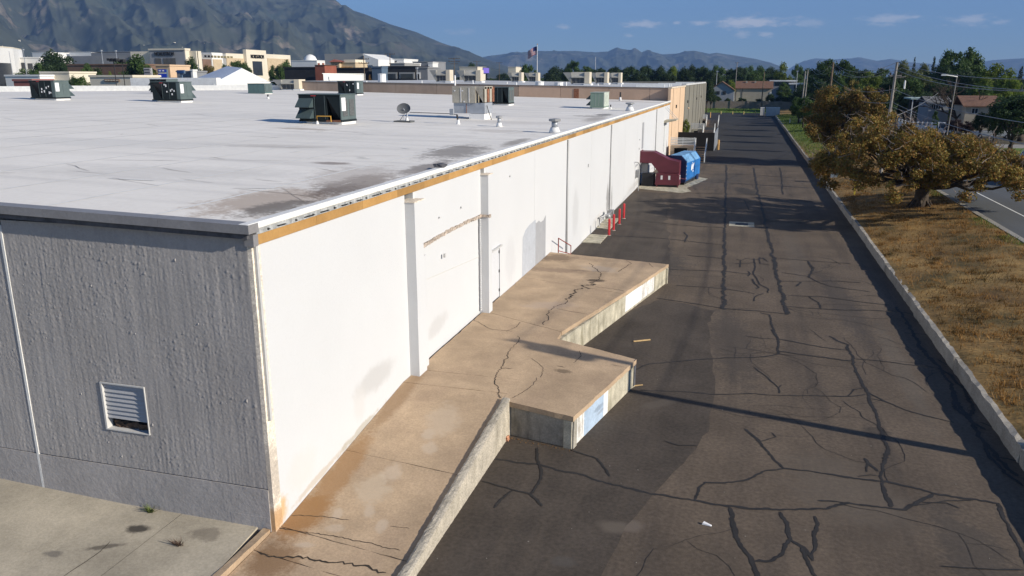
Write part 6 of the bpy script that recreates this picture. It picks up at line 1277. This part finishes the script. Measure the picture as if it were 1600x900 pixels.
def limb(mb, p, q, r0, r1, sag=0.0, rg=random):
    p, q = Vector(p), Vector(q); n = 5; pts = []
    for k in range(n + 1):
        t = k / n; s = p.lerp(q, t); j = (q - p).length * .05 * (1 if 0 < k < n else 0); pts.append((s.x + rg.uniform(-j, j), s.y + rg.uniform(-j, j), s.z + rg.uniform(-j, j) + sag * math.sin(math.pi * t)))
    mb.tube(pts, r0, 7, r1)
PROTO = {}
def tree_proto(kind, var):
    "unit tree 10 m tall and 8 m wide, trunk with limbs, crown of leaf clumps"
    rg = random.Random(hash((kind, var)) % 1000 if False else sum(map(ord, kind)) * 7 + var * 31); cl = []; mb = MB()
    if kind == 'conifer':
        mb.tube([(0, 0, 0), (0, 0, 9.6)], .28, 6, .03)
        for k in range(60): z = 1 + 8.8 * (k / 60); r = 3.6 * (1 - (z - 1) / 9.4) ** .85; an = rg.uniform(0, 6.28); cl.append((math.cos(an) * r * .6, math.sin(an) * r * .6, z, .28 + r * .36))
        n, sz = 5200, .20
    else:
        th = rg.uniform(1.6, 2.6); mb.tube([(0, 0, -.3), (rg.uniform(-.1, .1), 0, th * .6), (rg.uniform(-.2, .2), rg.uniform(-.2, .2), th)], .34, 8, .24); n = 30 if kind != 'dark' else 38
        for k in range(n):
            an = rg.uniform(0, 6.28); u = rg.uniform(-.85, 1); rr = math.sqrt(max(0, 1 - u * u)); f = rg.uniform(.55, .95); c = (math.cos(an) * rr * 3.4 * f, math.sin(an) * rr * 3.4 * f, 5.9 + u * 3.3 * f + (rg.uniform(0, .7) if u > .5 else 0)); cl.append((*c, rg.uniform(.75, 1.45)))
            if k % 3 == 0: limb(mb, (0, 0, th * .9), (c[0] * .8, c[1] * .8, c[2] * .95), .16, .04, .2, rg)
        n, sz = 7200, .19
    root = thing('tree', 'tree', 'tree'); mb.build('trunk', m_bark, root, smooth=True); link_mesh('crown', leaf_cloud('crown', cl, n, sz, None, seed=var + len(kind) * 10), LM[kind], root)
    return root
NAMES = {'conifer': 'conifer_tree', 'green': 'broadleaf_tree', 'dark': 'broadleaf_tree', 'yellow': 'broadleaf_tree', 'pale': 'broadleaf_tree', 'plum': 'plum_tree', 'olive': 'broadleaf_tree', 'orange': 'broadleaf_tree'}
def tree(px, pt, wpx, y, kind, lab, z0=.4, group=None, var=None, squat=None):
    var = (int(px) % 3) if var is None else var; c = PY(px, pt, y); wpx *= (1.5 if px > 1240 and 130 < y < 360 and kind != 'conifer' else 1.4 if px < 460 and kind != 'conifer' else 1); wd = PY(px + wpx / 2, 120, y).x - PY(px - wpx / 2, 120, y).x
    if (kind, var) not in PROTO: PROTO[(kind, var)] = t = tree_proto(kind, var)
    else: t = copy_tree(PROTO[(kind, var)])
    t.name = NAMES[kind]; t['label'] = lab; t['category'] = 'tree'; t['group'] = group or 'trees behind the yard and street'
    t.location = (c.x, y, z0); s = wd / (8.6 if kind != 'conifer' else 7.2); t.scale = (s, s, (c.z - z0) / (10.1 if kind == 'conifer' else 10.3)); t.rotation_euler.z = random.uniform(0, 6.28); return t
TL = 'green tree in the long tree line on the horizon beyond the roofs'
tree(826, 93, 33, 330, 'green', 'round bright edged green tree standing right under the flag')
for px, pt, w, y in ((858, 110, 26, 420), (786, 112, 20, 560), (868, 103, 24, 520), (936, 103, 26, 480), (960, 100, 22, 430), (984, 99, 24, 400), (1008, 98, 22, 440), (1030, 103, 24, 390), (1072, 105, 24, 360), (1084, 101, 20, 430), (1098, 99.5, 22, 420), (1121, 101, 24, 430), (1140, 104, 22, 450), (1158, 100, 22, 440), (1172, 101.5, 20, 470), (1187, 102, 24, 430), (1204, 104, 22, 480), (1113, 107, 26, 360), (1150, 112, 28, 370), (1178, 110, 30, 380), (1206, 112, 26, 390), (1262, 106, 24, 420), (1044, 110, 26, 350), (1000, 112, 30, 360), (950, 112, 30, 370), (905, 112, 30, 390)):
    tree(px, pt, w * 1.55, y, ('dark', 'dark', 'green')[px % 3], TL, group='tree line beyond the roofs')
for px, pt, w, y in ((900, 92, 34, 430), (916, 97, 30, 440), (888, 97, 26, 450)): tree(px, pt, w, y, 'green', 'tall loose green tree of the clump above the row of three relief hoods', group='clump above the three relief hoods')
tree(1053, 99, 26, 370, 'yellow', 'yellowish green tree rising from the tree line above the peach corner'); tree(1143, 122, 20, 320, 'yellow', 'bright yellow green bush-like tree between the two houses')
tree(1226, 93, 34, 350, 'yellow', 'tall yellow green tree on the skyline above the flat building'); tree(1247, 99, 26, 380, 'green', 'grey green tree just right of the tall yellow green one')
tree(1107, 120, 26, 262, 'dark', 'dark tree at the left end of the block wall'); tree(1112, 138, 22, 280, 'dark', 'low dark bush before the blue grey house'); tree(1226, 128, 34, 315, 'green', 'rounded green tree right of the tan house'); tree(1204, 146, 20, 292, 'dark', 'small dark shrub behind the pale storage box')
tree(1310, 82, 52, 270, 'green', 'tall green tree behind the leaning wooden pole', var=1); tree(1286, 95, 40, 285, 'green', 'green tree left of the tall one behind the leaning pole'); tree(1337, 99, 34, 290, 'dark', 'dark tree right of the tall one behind the leaning pole')
tree(1360, 112, 34, 205, 'yellow', 'round yellow green tree left of the grey utility pole'); tree(1333, 117, 24, 215, 'olive', 'small yellowish tree left of the round yellow green one'); tree(1316, 122, 30, 215, 'green', 'green tree behind the top of the ochre tree')
tree(1262, 128, 34, 252, 'dark', 'dark evergreen at the right end of the block wall'); tree(1285, 124, 40, 235, 'dark', 'dark leafy tree left of the leaning pole'); tree(1296, 140, 44, 200, 'dark', 'low dark tree behind the far end of the bank'); tree(1250, 140, 26, 265, 'dark', 'dark bush beside the storage box'); tree(1340, 132, 44, 190, 'dark', 'dark tree behind the crown of the ochre tree')
tree(1374, 128, 40, 185, 'plum', 'purple leaved plum tree right of the yellow green tree'); tree(1392, 118, 36, 210, 'dark', 'dark tree directly behind the grey utility pole'); tree(1412, 92, 34, 300, 'pale', 'pale feathery tree top right of the grey utility pole'); tree(1430, 87, 16, 330, 'conifer', 'small dark conifer on the skyline'); tree(1444, 98, 22, 340, 'pale', 'pale low tree right of the skyline conifer'); tree(1461, 86, 18, 320, 'conifer', 'second dark conifer on the skyline, left of the tall twin trees')
tree(1432, 108, 60, 240, 'pale', 'broad pale green tree above the carport', var=2); tree(1405, 120, 40, 230, 'green', 'green tree left of the carport'); tree(1494, 74, 46, 260, 'green', 'tall dark green tree, left one of the twin tops'); tree(1521, 73, 46, 262, 'green', 'tall dark green tree, right one of the twin tops', var=2); tree(1476, 96, 34, 250, 'dark', 'dark tree below the twin tops on the left'); tree(1508, 105, 52, 235, 'dark', 'dark tree mass below the twin tops')
tree(1560, 99, 50, 230, 'yellow', 'bright yellow green tree behind the tan house', var=1); tree(1540, 122, 44, 200, 'yellow', 'low yellow green tree behind the roof of the tan house'); tree(1578, 113, 40, 215, 'yellow', 'yellow green tree right of the tan house'); tree(1597, 101, 26, 240, 'conifer', 'dark conifer cut by the right edge on the skyline'); tree(1592, 138, 36, 180, 'yellow', 'lower yellow green tree at the right edge'); tree(1470, 125, 40, 215, 'green', 'green tree behind the grey house'); tree(1455, 140, 50, 190, 'dark', 'dark tree behind the carport'); tree(1420, 140, 30, 195, 'dark', 'dark tree left of the carport roof')
for px, pt, w, y, k in ((1383, 104, 34, 320, 'green'), (1350, 104, 36, 330, 'dark'), (1400, 110, 34, 270, 'dark'), (1425, 118, 44, 215, 'green'), (1448, 112, 40, 265, 'green'), (1480, 92, 30, 275, 'dark'), (1505, 90, 40, 258, 'green'), (1532, 92, 34, 268, 'green'), (1548, 108, 40, 250, 'dark'), (1588, 112, 34, 260, 'green'), (1490, 128, 50, 205, 'dark'), (1275, 112, 34, 340, 'dark'), (1325, 106, 36, 300, 'green'), (1530, 130, 46, 190, 'green'), (1310, 128, 40, 225, 'dark'), (1470, 146, 26, 172, 'green'), (1500, 150, 26, 165, 'green'), (1548, 146, 30, 158, 'green'), (1445, 152, 24, 182, 'green'), (1380, 140, 40, 160, 'dark'), (1290, 108, 30, 300, 'dark')):
    tree(px, pt, w, y, k, 'green tree filling the wooded skyline behind the street', group='woods behind the street')
for px, pt, w, y, k, l in ((1492, 183, 26, 143, 'plum', 'dark reddish hedge before the pale tan house, left part'), (1512, 186, 26, 144, 'plum', 'dark reddish hedge before the pale tan house, right part'), (1536, 172, 22, 139, 'dark', 'dark rounded shrub at the right corner of the pale tan house'), (1557, 160, 30, 146, 'dark', 'dark tree leaning over the roof of the pale tan house')):
    tree(px, pt, w, y, k, l, z0=RZ, group='shrubs before the houses across the street')
for px, pt, w, y, k in ((40, 101, 26, 300, 'green'), (115, 101, 24, 300, 'green'), (160, 97, 30, 245, 'green'), (185, 92, 30, 240, 'green'), (200, 95, 26, 235, 'green'), (146, 103, 20, 222, 'dark'), (128, 107, 22, 200, 'green'), (112, 118, 16, 178, 'dark'), (290, 100, 18, 300, 'dark'), (330, 101, 14, 310, 'olive'), (354, 98, 16, 320, 'green'), (437, 100, 14, 320, 'green'), (452, 104, 12, 330, 'dark')):
    tree(px, pt, w, y, k, 'green tree among the shops and parking on the left skyline', group='trees among the shops')
tree(1592, 150, 110, 118, 'dark', 'big very dark tree shading the street at the right edge', z0=RZ, var=1); tree(1606, 140, 90, 135, 'dark', 'dark tree behind the big very dark one', z0=RZ, var=2); tree(1562, 160, 56, 122, 'dark', 'dark low crown over the white truck', z0=RZ, var=0)
for px, pt, w, y in ((1160, 152, 20, 289), (1185, 153, 20, 289.5), (1222, 150, 34, 290), (1120, 150, 22, 289), (1243, 146, 26, 289), (1138, 153, 16, 289.3)): tree(px, pt, w, y, 'dark', 'dark shrub showing above the far block wall', group='shrubs along the block wall', z0=.6)
for px, pt, w, y, l in ((1444, 166, 22, 172, 'dark clipped hedge behind the white fence'), (1464, 171, 9, 141, 'small round shrub before the white fence')): tree(px, pt, w, y, 'green', l, z0=RZ)
for i, y in enumerate((123, 139, 154, 172, 191)): tree(PX(1200, 150, 1).x * 0 + {123: 1296, 139: 1281, 154: 1270, 172: 1259, 191: 1251}[y], 150 if i else 160, 26 if i else 30, y, 'green', ('small green tree on the far bank, %s along the kerb' % ('nearest', 'second', 'third', 'fourth', 'farthest')[i]), z0=bank_z(13, y), group='small trees on the far bank')
tree(60, 95, 22, 250, 'green', 'light green tree before the low white store'); tree(86, 79, 40, 262, 'dark', 'dense dark tree at the left, tallest of its group', var=1); tree(72, 92, 30, 255, 'dark', 'dark tree at the left foot of the dense tall one'); tree(102, 92, 26, 260, 'dark', 'dark tree at the right foot of the dense tall one')
tree(215, 84, 40, 222, 'green', 'tall green tree left of the department store'); tree(229, 93, 22, 224, 'green', 'green tree behind the pylon sign'); tree(120, 117, 26, 178, 'green', 'green shrub before the brown brick wall, left one'); tree(134, 98, 22, 222, 'green', 'loose green tree against the brown brick wall'); tree(150, 110, 18, 220, 'green', 'small tree against the brown brick wall'); tree(172, 112, 9, 200, 'yellow', 'tiny bright tree before the brown brick wall'); tree(204, 105, 26, 221, 'dark', 'dark tree at the right end of the brown brick wall'); tree(240, 112, 14, 214, 'olive', 'small autumn tree beside the pylon sign')
tree(299, 88, 22, 330, 'green', 'green tree at the corner of the department store'); tree(320, 98, 18, 330, 'olive', 'olive tree before the dark bays of the department store'); tree(366, 92, 26, 330, 'green', 'green tree before the side wall, left of the tall portal'); tree(378, 95, 22, 332, 'green', 'green tree close beside the tall portal'); tree(388, 103, 14, 325, 'dark', 'small dark tree right behind the white skylight'); tree(430, 95, 18, 330, 'green', 'green tree right of the tall portal, left one'); tree(446, 92.5, 20, 332, 'green', 'green tree at the far end of the department store'); tree(280, 112, 12, 260, 'dark', 'dark little tree behind the small dark blue sign')
tree(738, 94, 20, 560, 'dark', 'dark round tree at the foot of the mountain'); tree(577, 111, 8, 210, 'orange', 'tiny orange tree beside the white gabled hall')
sh = tree(1072, 186, 17, 136, 'yellow', 'bright green shrub between the peach wall and the black dock box', z0=0)

# ------------------------------------------------------------------ the big autumn trees on the bank
def big_tree(lab, base, trunk_r, fork, clumps, n, size, mats, seed, twigs=0):
    rg = random.Random(seed); t = thing('autumn_tree', lab, 'tree', tuple(base), 'autumn trees on the grass bank'); mb = MB(); b = Vector(base)
    mb.lathe((b.x, b.y, b.z - .3), [(trunk_r * 1.7, 0), (trunk_r * 1.25, .3), (trunk_r * 1.05, .7), (trunk_r * .95, 1.2), (trunk_r * 1.05, fork), (trunk_r * .5, fork + .5)], 12)
    for k in range(7): an = k * .9; limb(mb, (b.x + math.cos(an) * trunk_r * .9, b.y + math.sin(an) * trunk_r * .9, b.z + .45), (b.x + math.cos(an) * trunk_r * 2.0, b.y + math.sin(an) * trunk_r * 2.0, b.z - .15), .13, .05, 0, rg)
    f = Vector((b.x, b.y, b.z + fork * .9)); big = sorted(clumps, key=lambda c: -c[3])
    for c in big[:48]:
        q = Vector(c[:3]); m_ = f.lerp(q, .5) + Vector((0, 0, -.15)); limb(mb, f, m_, trunk_r * .38, .11, 0, rg); limb(mb, m_, q, .11, .03, .1, rg)
        for _ in range(3): limb(mb, m_.lerp(q, .5), q + Vector((rg.gauss(0, .7), rg.gauss(0, .7), rg.gauss(.2, .5))), .04, .012, 0, rg)
    mb.build('trunk', m_bark, t, smooth=True)
    if twigs:
        tw = MB()
        for _ in range(twigs): c = rg.choice(clumps); q = Vector(c[:3]) + Vector((rg.gauss(0, .5), rg.gauss(0, .5), rg.uniform(.2, .8))); limb(tw, q, q + Vector((rg.gauss(0, .6), rg.gauss(0, .6), rg.uniform(.2, .9))), .022, .008, 0, rg)
        tw.build('bare_twigs', m_barkl, t)['kind'] = 'stuff'
    for i, (m, share) in enumerate(mats):
        me = leaf_cloud('crown', clumps, int(n * share), size, None, seed=seed + i, tilt=.4); me.materials.append(m); o = bpy.data.objects.new('crown', me); C.objects.link(o); o.parent = t; o.location = (-b.x, -b.y, -b.z)
    return t
def spread(rg, c, rx, ry, rz, n, r0, r1, f0=.35, low=None):
    out = []
    while len(out) < n:
        an = rg.uniform(0, 6.283); u = rg.uniform(-1, 1); rr = math.sqrt(1 - u * u); f = rg.uniform(f0, 1); p = (c[0] + math.cos(an) * rr * rx * f, c[1] + math.sin(an) * rr * ry * f, c[2] + u * rz * f)
        if low and p[2] < low(p[0], p[1]): continue
        out.append((*p, rg.uniform(r0, r1)))
    return out
rg = random.Random(21); b1 = bankhit(1438, 322); cl1 = []
def top1(x): return float(np.interp(x - b1.x, [-9, -5.5, -3, -1.6, 0, 2.5, 5, 7.5, 9], [5.4, 7.8, 8.3, 7.2, 6.8, 6.4, 5.7, 4.7, 3.8]))
while len(cl1) < 270:                            # broad flat-topped crown, drooping towards its rim
    an, f = rg.uniform(0, 6.283), math.sqrt(rg.random()); x, y = b1.x - .1 + 8.3 * f * math.cos(an), b1.y - .8 + 7.9 * f * math.sin(an)
    lo = 4.1 - 1.5 * f * f; hi = lo + (top1(x) - lo - .3) * (1 - .55 * f ** 4)
    z = lo + (hi - lo) * rg.random() ** .7; cl1.append((x, y, z, rg.uniform(.32, .85)))
big_tree('broad orange brown autumn tree with a thick dark trunk on the dry bank', b1, .50, 1.7, cl1, 112000, .078, ((LM['orange'], .42), (LM['olive'], .58)), 5, 300)
b2 = Vector((12.6, 107, bank_z(12.6, 107))); cl2 = spread(rg, (12.2, 106, 6.0), 5.6, 5.4, 3.8, 110, .5, 1.1, low=lambda x, y: 2.0)
big_tree('tall ochre and olive autumn tree farther along the kerb, behind the broad one', b2, .40, 2.0, cl2, 60000, .105, ((LM['orange'], .3), (LM['olive'], .7)), 11, 140)
# bare tree by the street lamp
bt = G(1488, 208, RZ + .1); bt = Vector((bt.x, bt.y, RZ)); tb = thing('bare_tree', 'bare dark branching tree beside the street lamp across the road', 'tree', tuple(bt)); mb = MB(); rg = random.Random(2); limb(mb, bt, bt + Vector((.3, 0, 2.6)), .28, .2, 0, rg)
def grow(p, d, l, r, n):
    q = p + d * l; limb(mb, p, q, r, r * .6, 0, rg)
    if n: [grow(q, (d + Vector((rg.gauss(0, .5), rg.gauss(0, .5), rg.gauss(.1, .3)))).normalized(), l * rg.uniform(.65, .9), r * .6, n - 1) for _ in range(3)]
for k in range(6): grow(bt + Vector((.3, 0, 2.5)), Vector((rg.gauss(0, .7), rg.gauss(0, .5), .8)).normalized(), 2.3, .16, 3)
mb.build('branches', m_bark, tb)
# ------------------------------------------------------------------ utility poles along the bank, wires, street lamp
def upole(lab, x, y, top, z0, arms, xt=None, m=m_poleg, r=.17): xt = x if xt is None else xt; t = thing('utility_pole', lab, 'utility pole', (x, y, z0), 'utility poles along the street'); MB().tube([(x, y, z0 - .3), (xt, y, top)], r, 8, r * .62).build('shaft', m, t); [MB().box(xt - w, xt + w, y - .06, y + .06, top - dz - .07, top - dz + .07).build('crossarm', m, t) for dz, w in arms]; [MB().lathe((xt + s * w, y, top - dz + .07), [(.06, 0), (.09, .1), (.04, .2)], 6).build('insulator', m_dark, t) for dz, w in arms for s in (-.9, 0, .9)]; return t
pA = Vector((14.9, 22.1, 11.4)); t = upole('tall utility pole beside the street just outside the right edge, shading the asphalt', 14.9, 22.1, 11.4, 1.3, ((.5, 1.0),), r=.23)
MB().lathe((14.5, 21.9, 9.7), [(.05, 0), (.38, .06), (.38, 1.1), (.05, 1.2)], 10).build('transformer', m_steel, t)
q = PY(1402, 97, 82); pB = Vector((q.x, 82, q.z)); qb = PY(1393, 165, 82); t = upole('grey utility pole with a transformer bracket behind the autumn trees', qb.x - .25, 82, q.z, 1.7, ((1.2, .5),), q.x); MB().lathe((q.x + .85, 82, q.z - 2.4), [(.03, 0), (.08, .05), (.08, .7), (.03, .8)], 8).build('insulator_stack', m_trim, t); MB().tube([(q.x, 82, q.z - 1.4), (q.x + .85, 82, q.z - 1.3)], .04, 5).build('bracket', m_poleg, t)
q = PY(1302, 97, 140); pC = Vector((q.x, 140, q.z)); qb = PY(1295, 163, 140); upole('leaning bare wooden pole beyond the ochre trees', qb.x - .1, 140, q.z, 1.0, (), q.x, m_pole, .22)
for px, pt, y, l in ((1258.5, 111, 195, 'thin grey pole, left of a close pair at the end of the lot'), (1262.5, 109, 205, 'thin grey pole, right of a close pair at the end of the lot'), (1194.5, 112, 275, 'thin pole standing before the tan house'), (1152, 97, 330, 'grey pole with a small crossarm above the blue grey house')): q = PY(px, pt, y); upole(l, q.x - .2, y, q.z, .5, ((.3, .7),) if px < 1160 else (), q.x, m_poleg if px != 1194.5 else m_pole, .2)
q = PY(1246, 112, 330); pole('light_pole', 'slim lamp pole above the flat building', 1246, 112, 330, .15, heads=1, cat='light pole'); pole('light_pole', 'slim lamp pole left of the blue grey house', 1120.5, 112, 340, .15, heads=1, cat='light pole')
wr = thing('overhead_wires', 'overhead wires sagging along the street between the utility poles', 'wires', tuple(pB))
def wire(p, q, sag, r=.019): pts = [p.lerp(q, k / 16) - Vector((0, 0, sag * 4 * (k / 16) * (1 - k / 16))) for k in range(17)]; MB().tube(pts, r, 4).build('wire', m_steel, wr)
pD = Vector((14.2, 195, 13.0))
for dz, dx, sg in ((0, 0, 1.2), (.5, -.9, 1.3), (.5, .9, 1.3), (2.4, 0, 1.0), (3.6, .1, .9)): wire(pB - Vector((-dx * .5, 0, dz)), pA - Vector((-dx, 0, dz)), sg); wire(pC - Vector((-dx * .5, 0, dz)), pB - Vector((-dx * .5, 0, dz)), sg); wire(pD - Vector((-dx * .5, 0, dz)), pC - Vector((-dx * .5, 0, dz)), sg)
wire(Vector((pB.x, 82, pB.z - 5.0)), PY(1466, 145, 140), .3); wire(Vector((pB.x, 82, pB.z - 4.0)), PY(1600, 224, 70), .2)
lp = PY(1496, 116, 128); lb = G(1486, 200, RZ); stl = thing('street_lamp', 'grey street lamp with a long arm reaching left over the street', 'street lamp', (lp.x - .3, 128, RZ)); MB().tube([(lp.x - .3, 128, RZ), lp], .09, 7, .06).build('shaft', m_poleg, stl); e_ = PY(1477, 117, 127); MB().tube([PY(1496, 120, 128), PY(1488, 118.5, 127.5), e_], .06, 6).build('arm', m_trim, stl); MB().box(e_.x - .5, e_.x + .1, 126.8, 127.15, e_.z - .12, e_.z + .1).build('lamp_head', m_trim, stl)
# small things on the bank
g = bankhit(1303, 277); ub = thing('utility_box', 'small blue grey utility cabinet on the dry bank near the kerb', 'utility box', tuple(g)); MB().box(g.x - .35, g.x + .35, g.y - .3, g.y + .3, g.z - .1, g.z + .85).build('cabinet', mat('cabinet_paint', (.26, .31, .34)), ub, bevel=.03); MB().box(g.x - .38, g.x + .38, g.y - .33, g.y + .33, g.z + .851, g.z + .92).build('lid', m_galv, ub)
g = bankhit(1335, 304); ym = thing('marker_post', 'thin yellow utility marker post on the dry bank', 'marker post', tuple(g)); MB().box(g.x - .07, g.x + .07, g.y - .03, g.y + .03, g.z - .1, g.z + 1.1).build('post', mat('marker_yellow', (.6, .48, .07)), ym); MB().box(g.x - .075, g.x + .075, g.y - .035, g.y + .035, g.z + .85, g.z + .95).build('band', m_dark, ym)
g = bankhit(1234, 192); ym = thing('marker_post', 'thin pale marker post on the green end of the bank', 'marker post', tuple(g)); MB().box(g.x - .1, g.x + .1, g.y - .05, g.y + .05, g.z - .1, g.z + 1.0).build('post', m_trim, ym); MB().box(g.x - .105, g.x + .105, g.y - .055, g.y + .055, g.z + .8, g.z + .9).build('band', m_red, ym)

# ------------------------------------------------------------------ far wood, mountains, hillside houses, haze
rg = np.random.RandomState(5); n = 2200; an = R(-62) + R(112) * rg.rand(n); dist = 560 + 3200 * rg.rand(n) ** 1.6; hh = 5 + 5 * rg.rand(n)
c_ = np.stack([np.sin(an) * dist, np.cos(an) * dist, hh * .55], 1); keep = ~((np.abs(np.degrees(an) + 33) < 6) & (dist < 800)); c_ = c_[keep]; hh = hh[keep]
k = 26; idx = np.repeat(np.arange(len(c_)), k); d = rg.normal(size=(len(idx), 3)); d /= np.linalg.norm(d, axis=1)[:, None]; p = c_[idx] + d * hh[idx][:, None] * np.array([.75, .75, .5]) * (.75 + .3 * rg.rand(len(idx)))[:, None]
nn = d + rg.normal(size=d.shape) * .4; nn /= np.linalg.norm(nn, axis=1)[:, None]; a = np.cross(nn, rg.normal(size=d.shape)); a /= np.linalg.norm(a, axis=1)[:, None]; b = np.cross(nn, a); s = hh[idx][:, None] * .3
struct(link_mesh('far_wood', tri_mesh('far_wood', np.stack([p - a * s, p - b * s, p + a * s, p + b * s], 1).reshape(-1, 3), np.arange(4 * len(p)), 4), LM['dark']), 'far tree canopy covering the valley floor', 'stuff')
m_mtn = mat('mountain_scrub', (.070, .084, .066), rough=1, scale=.0016, var=.25, fine=.15, fscale=.012, spec=0, tint=(.10, .105, .068))
nt = m_mtn.node_tree; bs_ = nt.nodes['Principled BSDF']; old = bs_.inputs['Base Color'].links[0].from_socket; pos = N(nt, 'ShaderNodeNewGeometry'); sc1 = noise(nt, pos.outputs['Position'], .0032, 8, .7); nz = N(nt, 'ShaderNodeSeparateXYZ'); L(nt, pos.outputs['Position'], nz.inputs[0])
rock = maprange(nt, sc1, .53, .66); c2 = mixc(nt, math_node(nt, 'MULTIPLY', rock, .75), old, (.36, .28, .215)); sc2 = noise(nt, pos.outputs['Position'], .0016, 6, .7); c3 = mixc(nt, math_node(nt, 'MULTIPLY', maprange(nt, sc2, .5, .62), .8), c2, (.028, .042, .034)); L(nt, c3, bs_.inputs['Base Color']); bn = N(nt, 'ShaderNodeBump'); bn.inputs['Strength'].default_value = .7; bn.inputs['Distance'].default_value = 100; rg_n = N(nt, 'ShaderNodeTexNoise', noise_type='RIDGED_MULTIFRACTAL'); rg_n.inputs['Scale'].default_value = .0042; rg_n.inputs['Detail'].default_value = 7; L(nt, pos.outputs['Position'], rg_n.inputs['Vector']); L(nt, rg_n.outputs['Fac'], bn.inputs['Height']); L(nt, bn.outputs[0], bs_.inputs['Normal'])
from mathutils import noise as mn
def fbm(x, y, o=5, ridged=True):
    s, a_, f, t = 0, 1, 1, 0
    for k in range(o): v = mn.noise((x * f, y * f, 3.7 + k)); v = 1 - abs(v) * 2 if ridged else v; s += a_ * v; t += a_; a_ *= .5; f *= 2.03
    return s / t
def range_(name, prof, r0, r1, r2, na, nr, amp, seed):
    "a mountain range: crest line from the sighted profile, spurs and gullies running down to its foot, and a back slope"
    az = []; el = []
    for px, py in prof: d = ray(px, py); az.append(math.atan2(d.x, d.y)); el.append(math.atan2(d.z, math.hypot(d.x, d.y)))
    A_ = np.linspace(az[0], az[-1], na); E_ = np.interp(A_, az, el); mb = MB(); rows = [r0 + (r1 - r0) * k / nr for k in range(nr + 1)] + [r1 + (r2 - r1) * k / 6 for k in range(1, 7)]
    for r in rows:
        for a_, e_ in zip(A_, E_):
            hc = max(0, H + math.tan(e_) * r1); x, y = math.sin(a_) * r, math.cos(a_) * r; t = (r - r0) / (r1 - r0)
            if t <= 1: w1 = fbm(x * .0005 + seed, y * .0005, 3, False); spur = fbm(a_ * 11 + seed + .5 * w1 + .55 * t, t * .8 + .6 * w1, 4); rid = fbm(x * .00095 + .6 * w1, y * .00095 + seed, 6); base = t ** 1.15; z = hc * (base + amp * ((spur - .42) * .55 + (rid - .42) * .75) * math.sin(math.pi * min(1, t)) ** .7)
            else: z = hc * (1 - ((r - r1) / (r2 - r1)))
            mb.v.append((x, y, max(-.5, z) if 0 < t else -.5))
    mb.f = [(j * na + i, j * na + i + 1, (j + 1) * na + i + 1, (j + 1) * na + i) for j in range(len(rows) - 1) for i in range(na - 1)]; struct(mb.build(name, m_mtn, None, smooth=True)); return lambda a_, r: mb.v[min(nr, max(0, int((r - r0) / (r1 - r0) * nr))) * na + min(na - 1, max(0, int((a_ - A_[0]) / (A_[-1] - A_[0]) * (na - 1))))][2]
mh_ = range_('mountain', [(-900, -60), (-500, -110), (-250, -100), (0, -78), (120, -60), (220, -52), (330, -34), (420, -20), (490, 0), (530, 10), (570, 22), (610, 38), (650, 50), (690, 67), (730, 80), (770, 96), (800, 106), (860, 119)], 3600, 6800, 9500, 900, 150, .52, 2.0)
range_('far_mountains', [(690, 116), (730, 95), (770, 87), (800, 83), (840, 79.5), (870, 80), (900, 79.5), (930, 82), (950, 81), (964, 75), (980, 79), (990, 78.5), (1003, 83), (1013, 79), (1035, 85), (1060, 83.5), (1085, 81), (1108, 84), (1120, 82.5), (1150, 87), (1180, 92), (1205, 98), (1230, 108), (1250, 120)], 8500, 11000, 14000, 520, 80, .75, 5.0)
range_('distant_mountains', [(1215, 119), (1240, 103), (1255, 95.5), (1275, 91), (1300, 93), (1345, 90), (1370, 95), (1392, 92), (1420, 97), (1470, 101), (1520, 99), (1550, 94), (1580, 92), (1620, 90), (1700, 94), (1900, 100), (2200, 118)], 13500, 15500, 17500, 320, 50, .6, 9.0)
rg2 = random.Random(8); hh_ = MB()
for k in range(420): px = rg2.uniform(-60, 480) if k < 330 else rg2.uniform(480, 740); r = 3620 + 520 * rg2.random() ** 1.8; d = ray(px, 100); a_ = math.atan2(d.x, d.y); t = max(0, (r - 3600) / 3200); s = rg2.uniform(2.2, 5.5); x, y = math.sin(a_) * r, math.cos(a_) * r; z = mh_(a_, r); hh_.obox((x, y), s * 1.6, s, z - 8, z + s * .55, rg2.uniform(0, 3))
struct(hh_.build('foothill_houses', m_cream), 'tiny pale houses scattered over the foothills below the mountain', 'stuff')
if HAZE:
    hz = MB().box(-19000, 19000, -400, 19500, -1.5, 1500).build('haze', None); hz['kind'] = 'stuff'; hm = bpy.data.materials.new('haze'); hm.use_nodes = True; nt = hm.node_tree; nt.nodes.clear(); pv = N(nt, 'ShaderNodeVolumePrincipled'); pv.inputs['Density'].default_value = HAZE; pv.inputs['Color'].default_value = (.30, .50, .90, 1); pv.inputs['Anisotropy'].default_value = 0.0
    L(nt, pv.outputs[0], N(nt, 'ShaderNodeOutputMaterial').inputs['Volume']); hz.data.materials.append(hm)
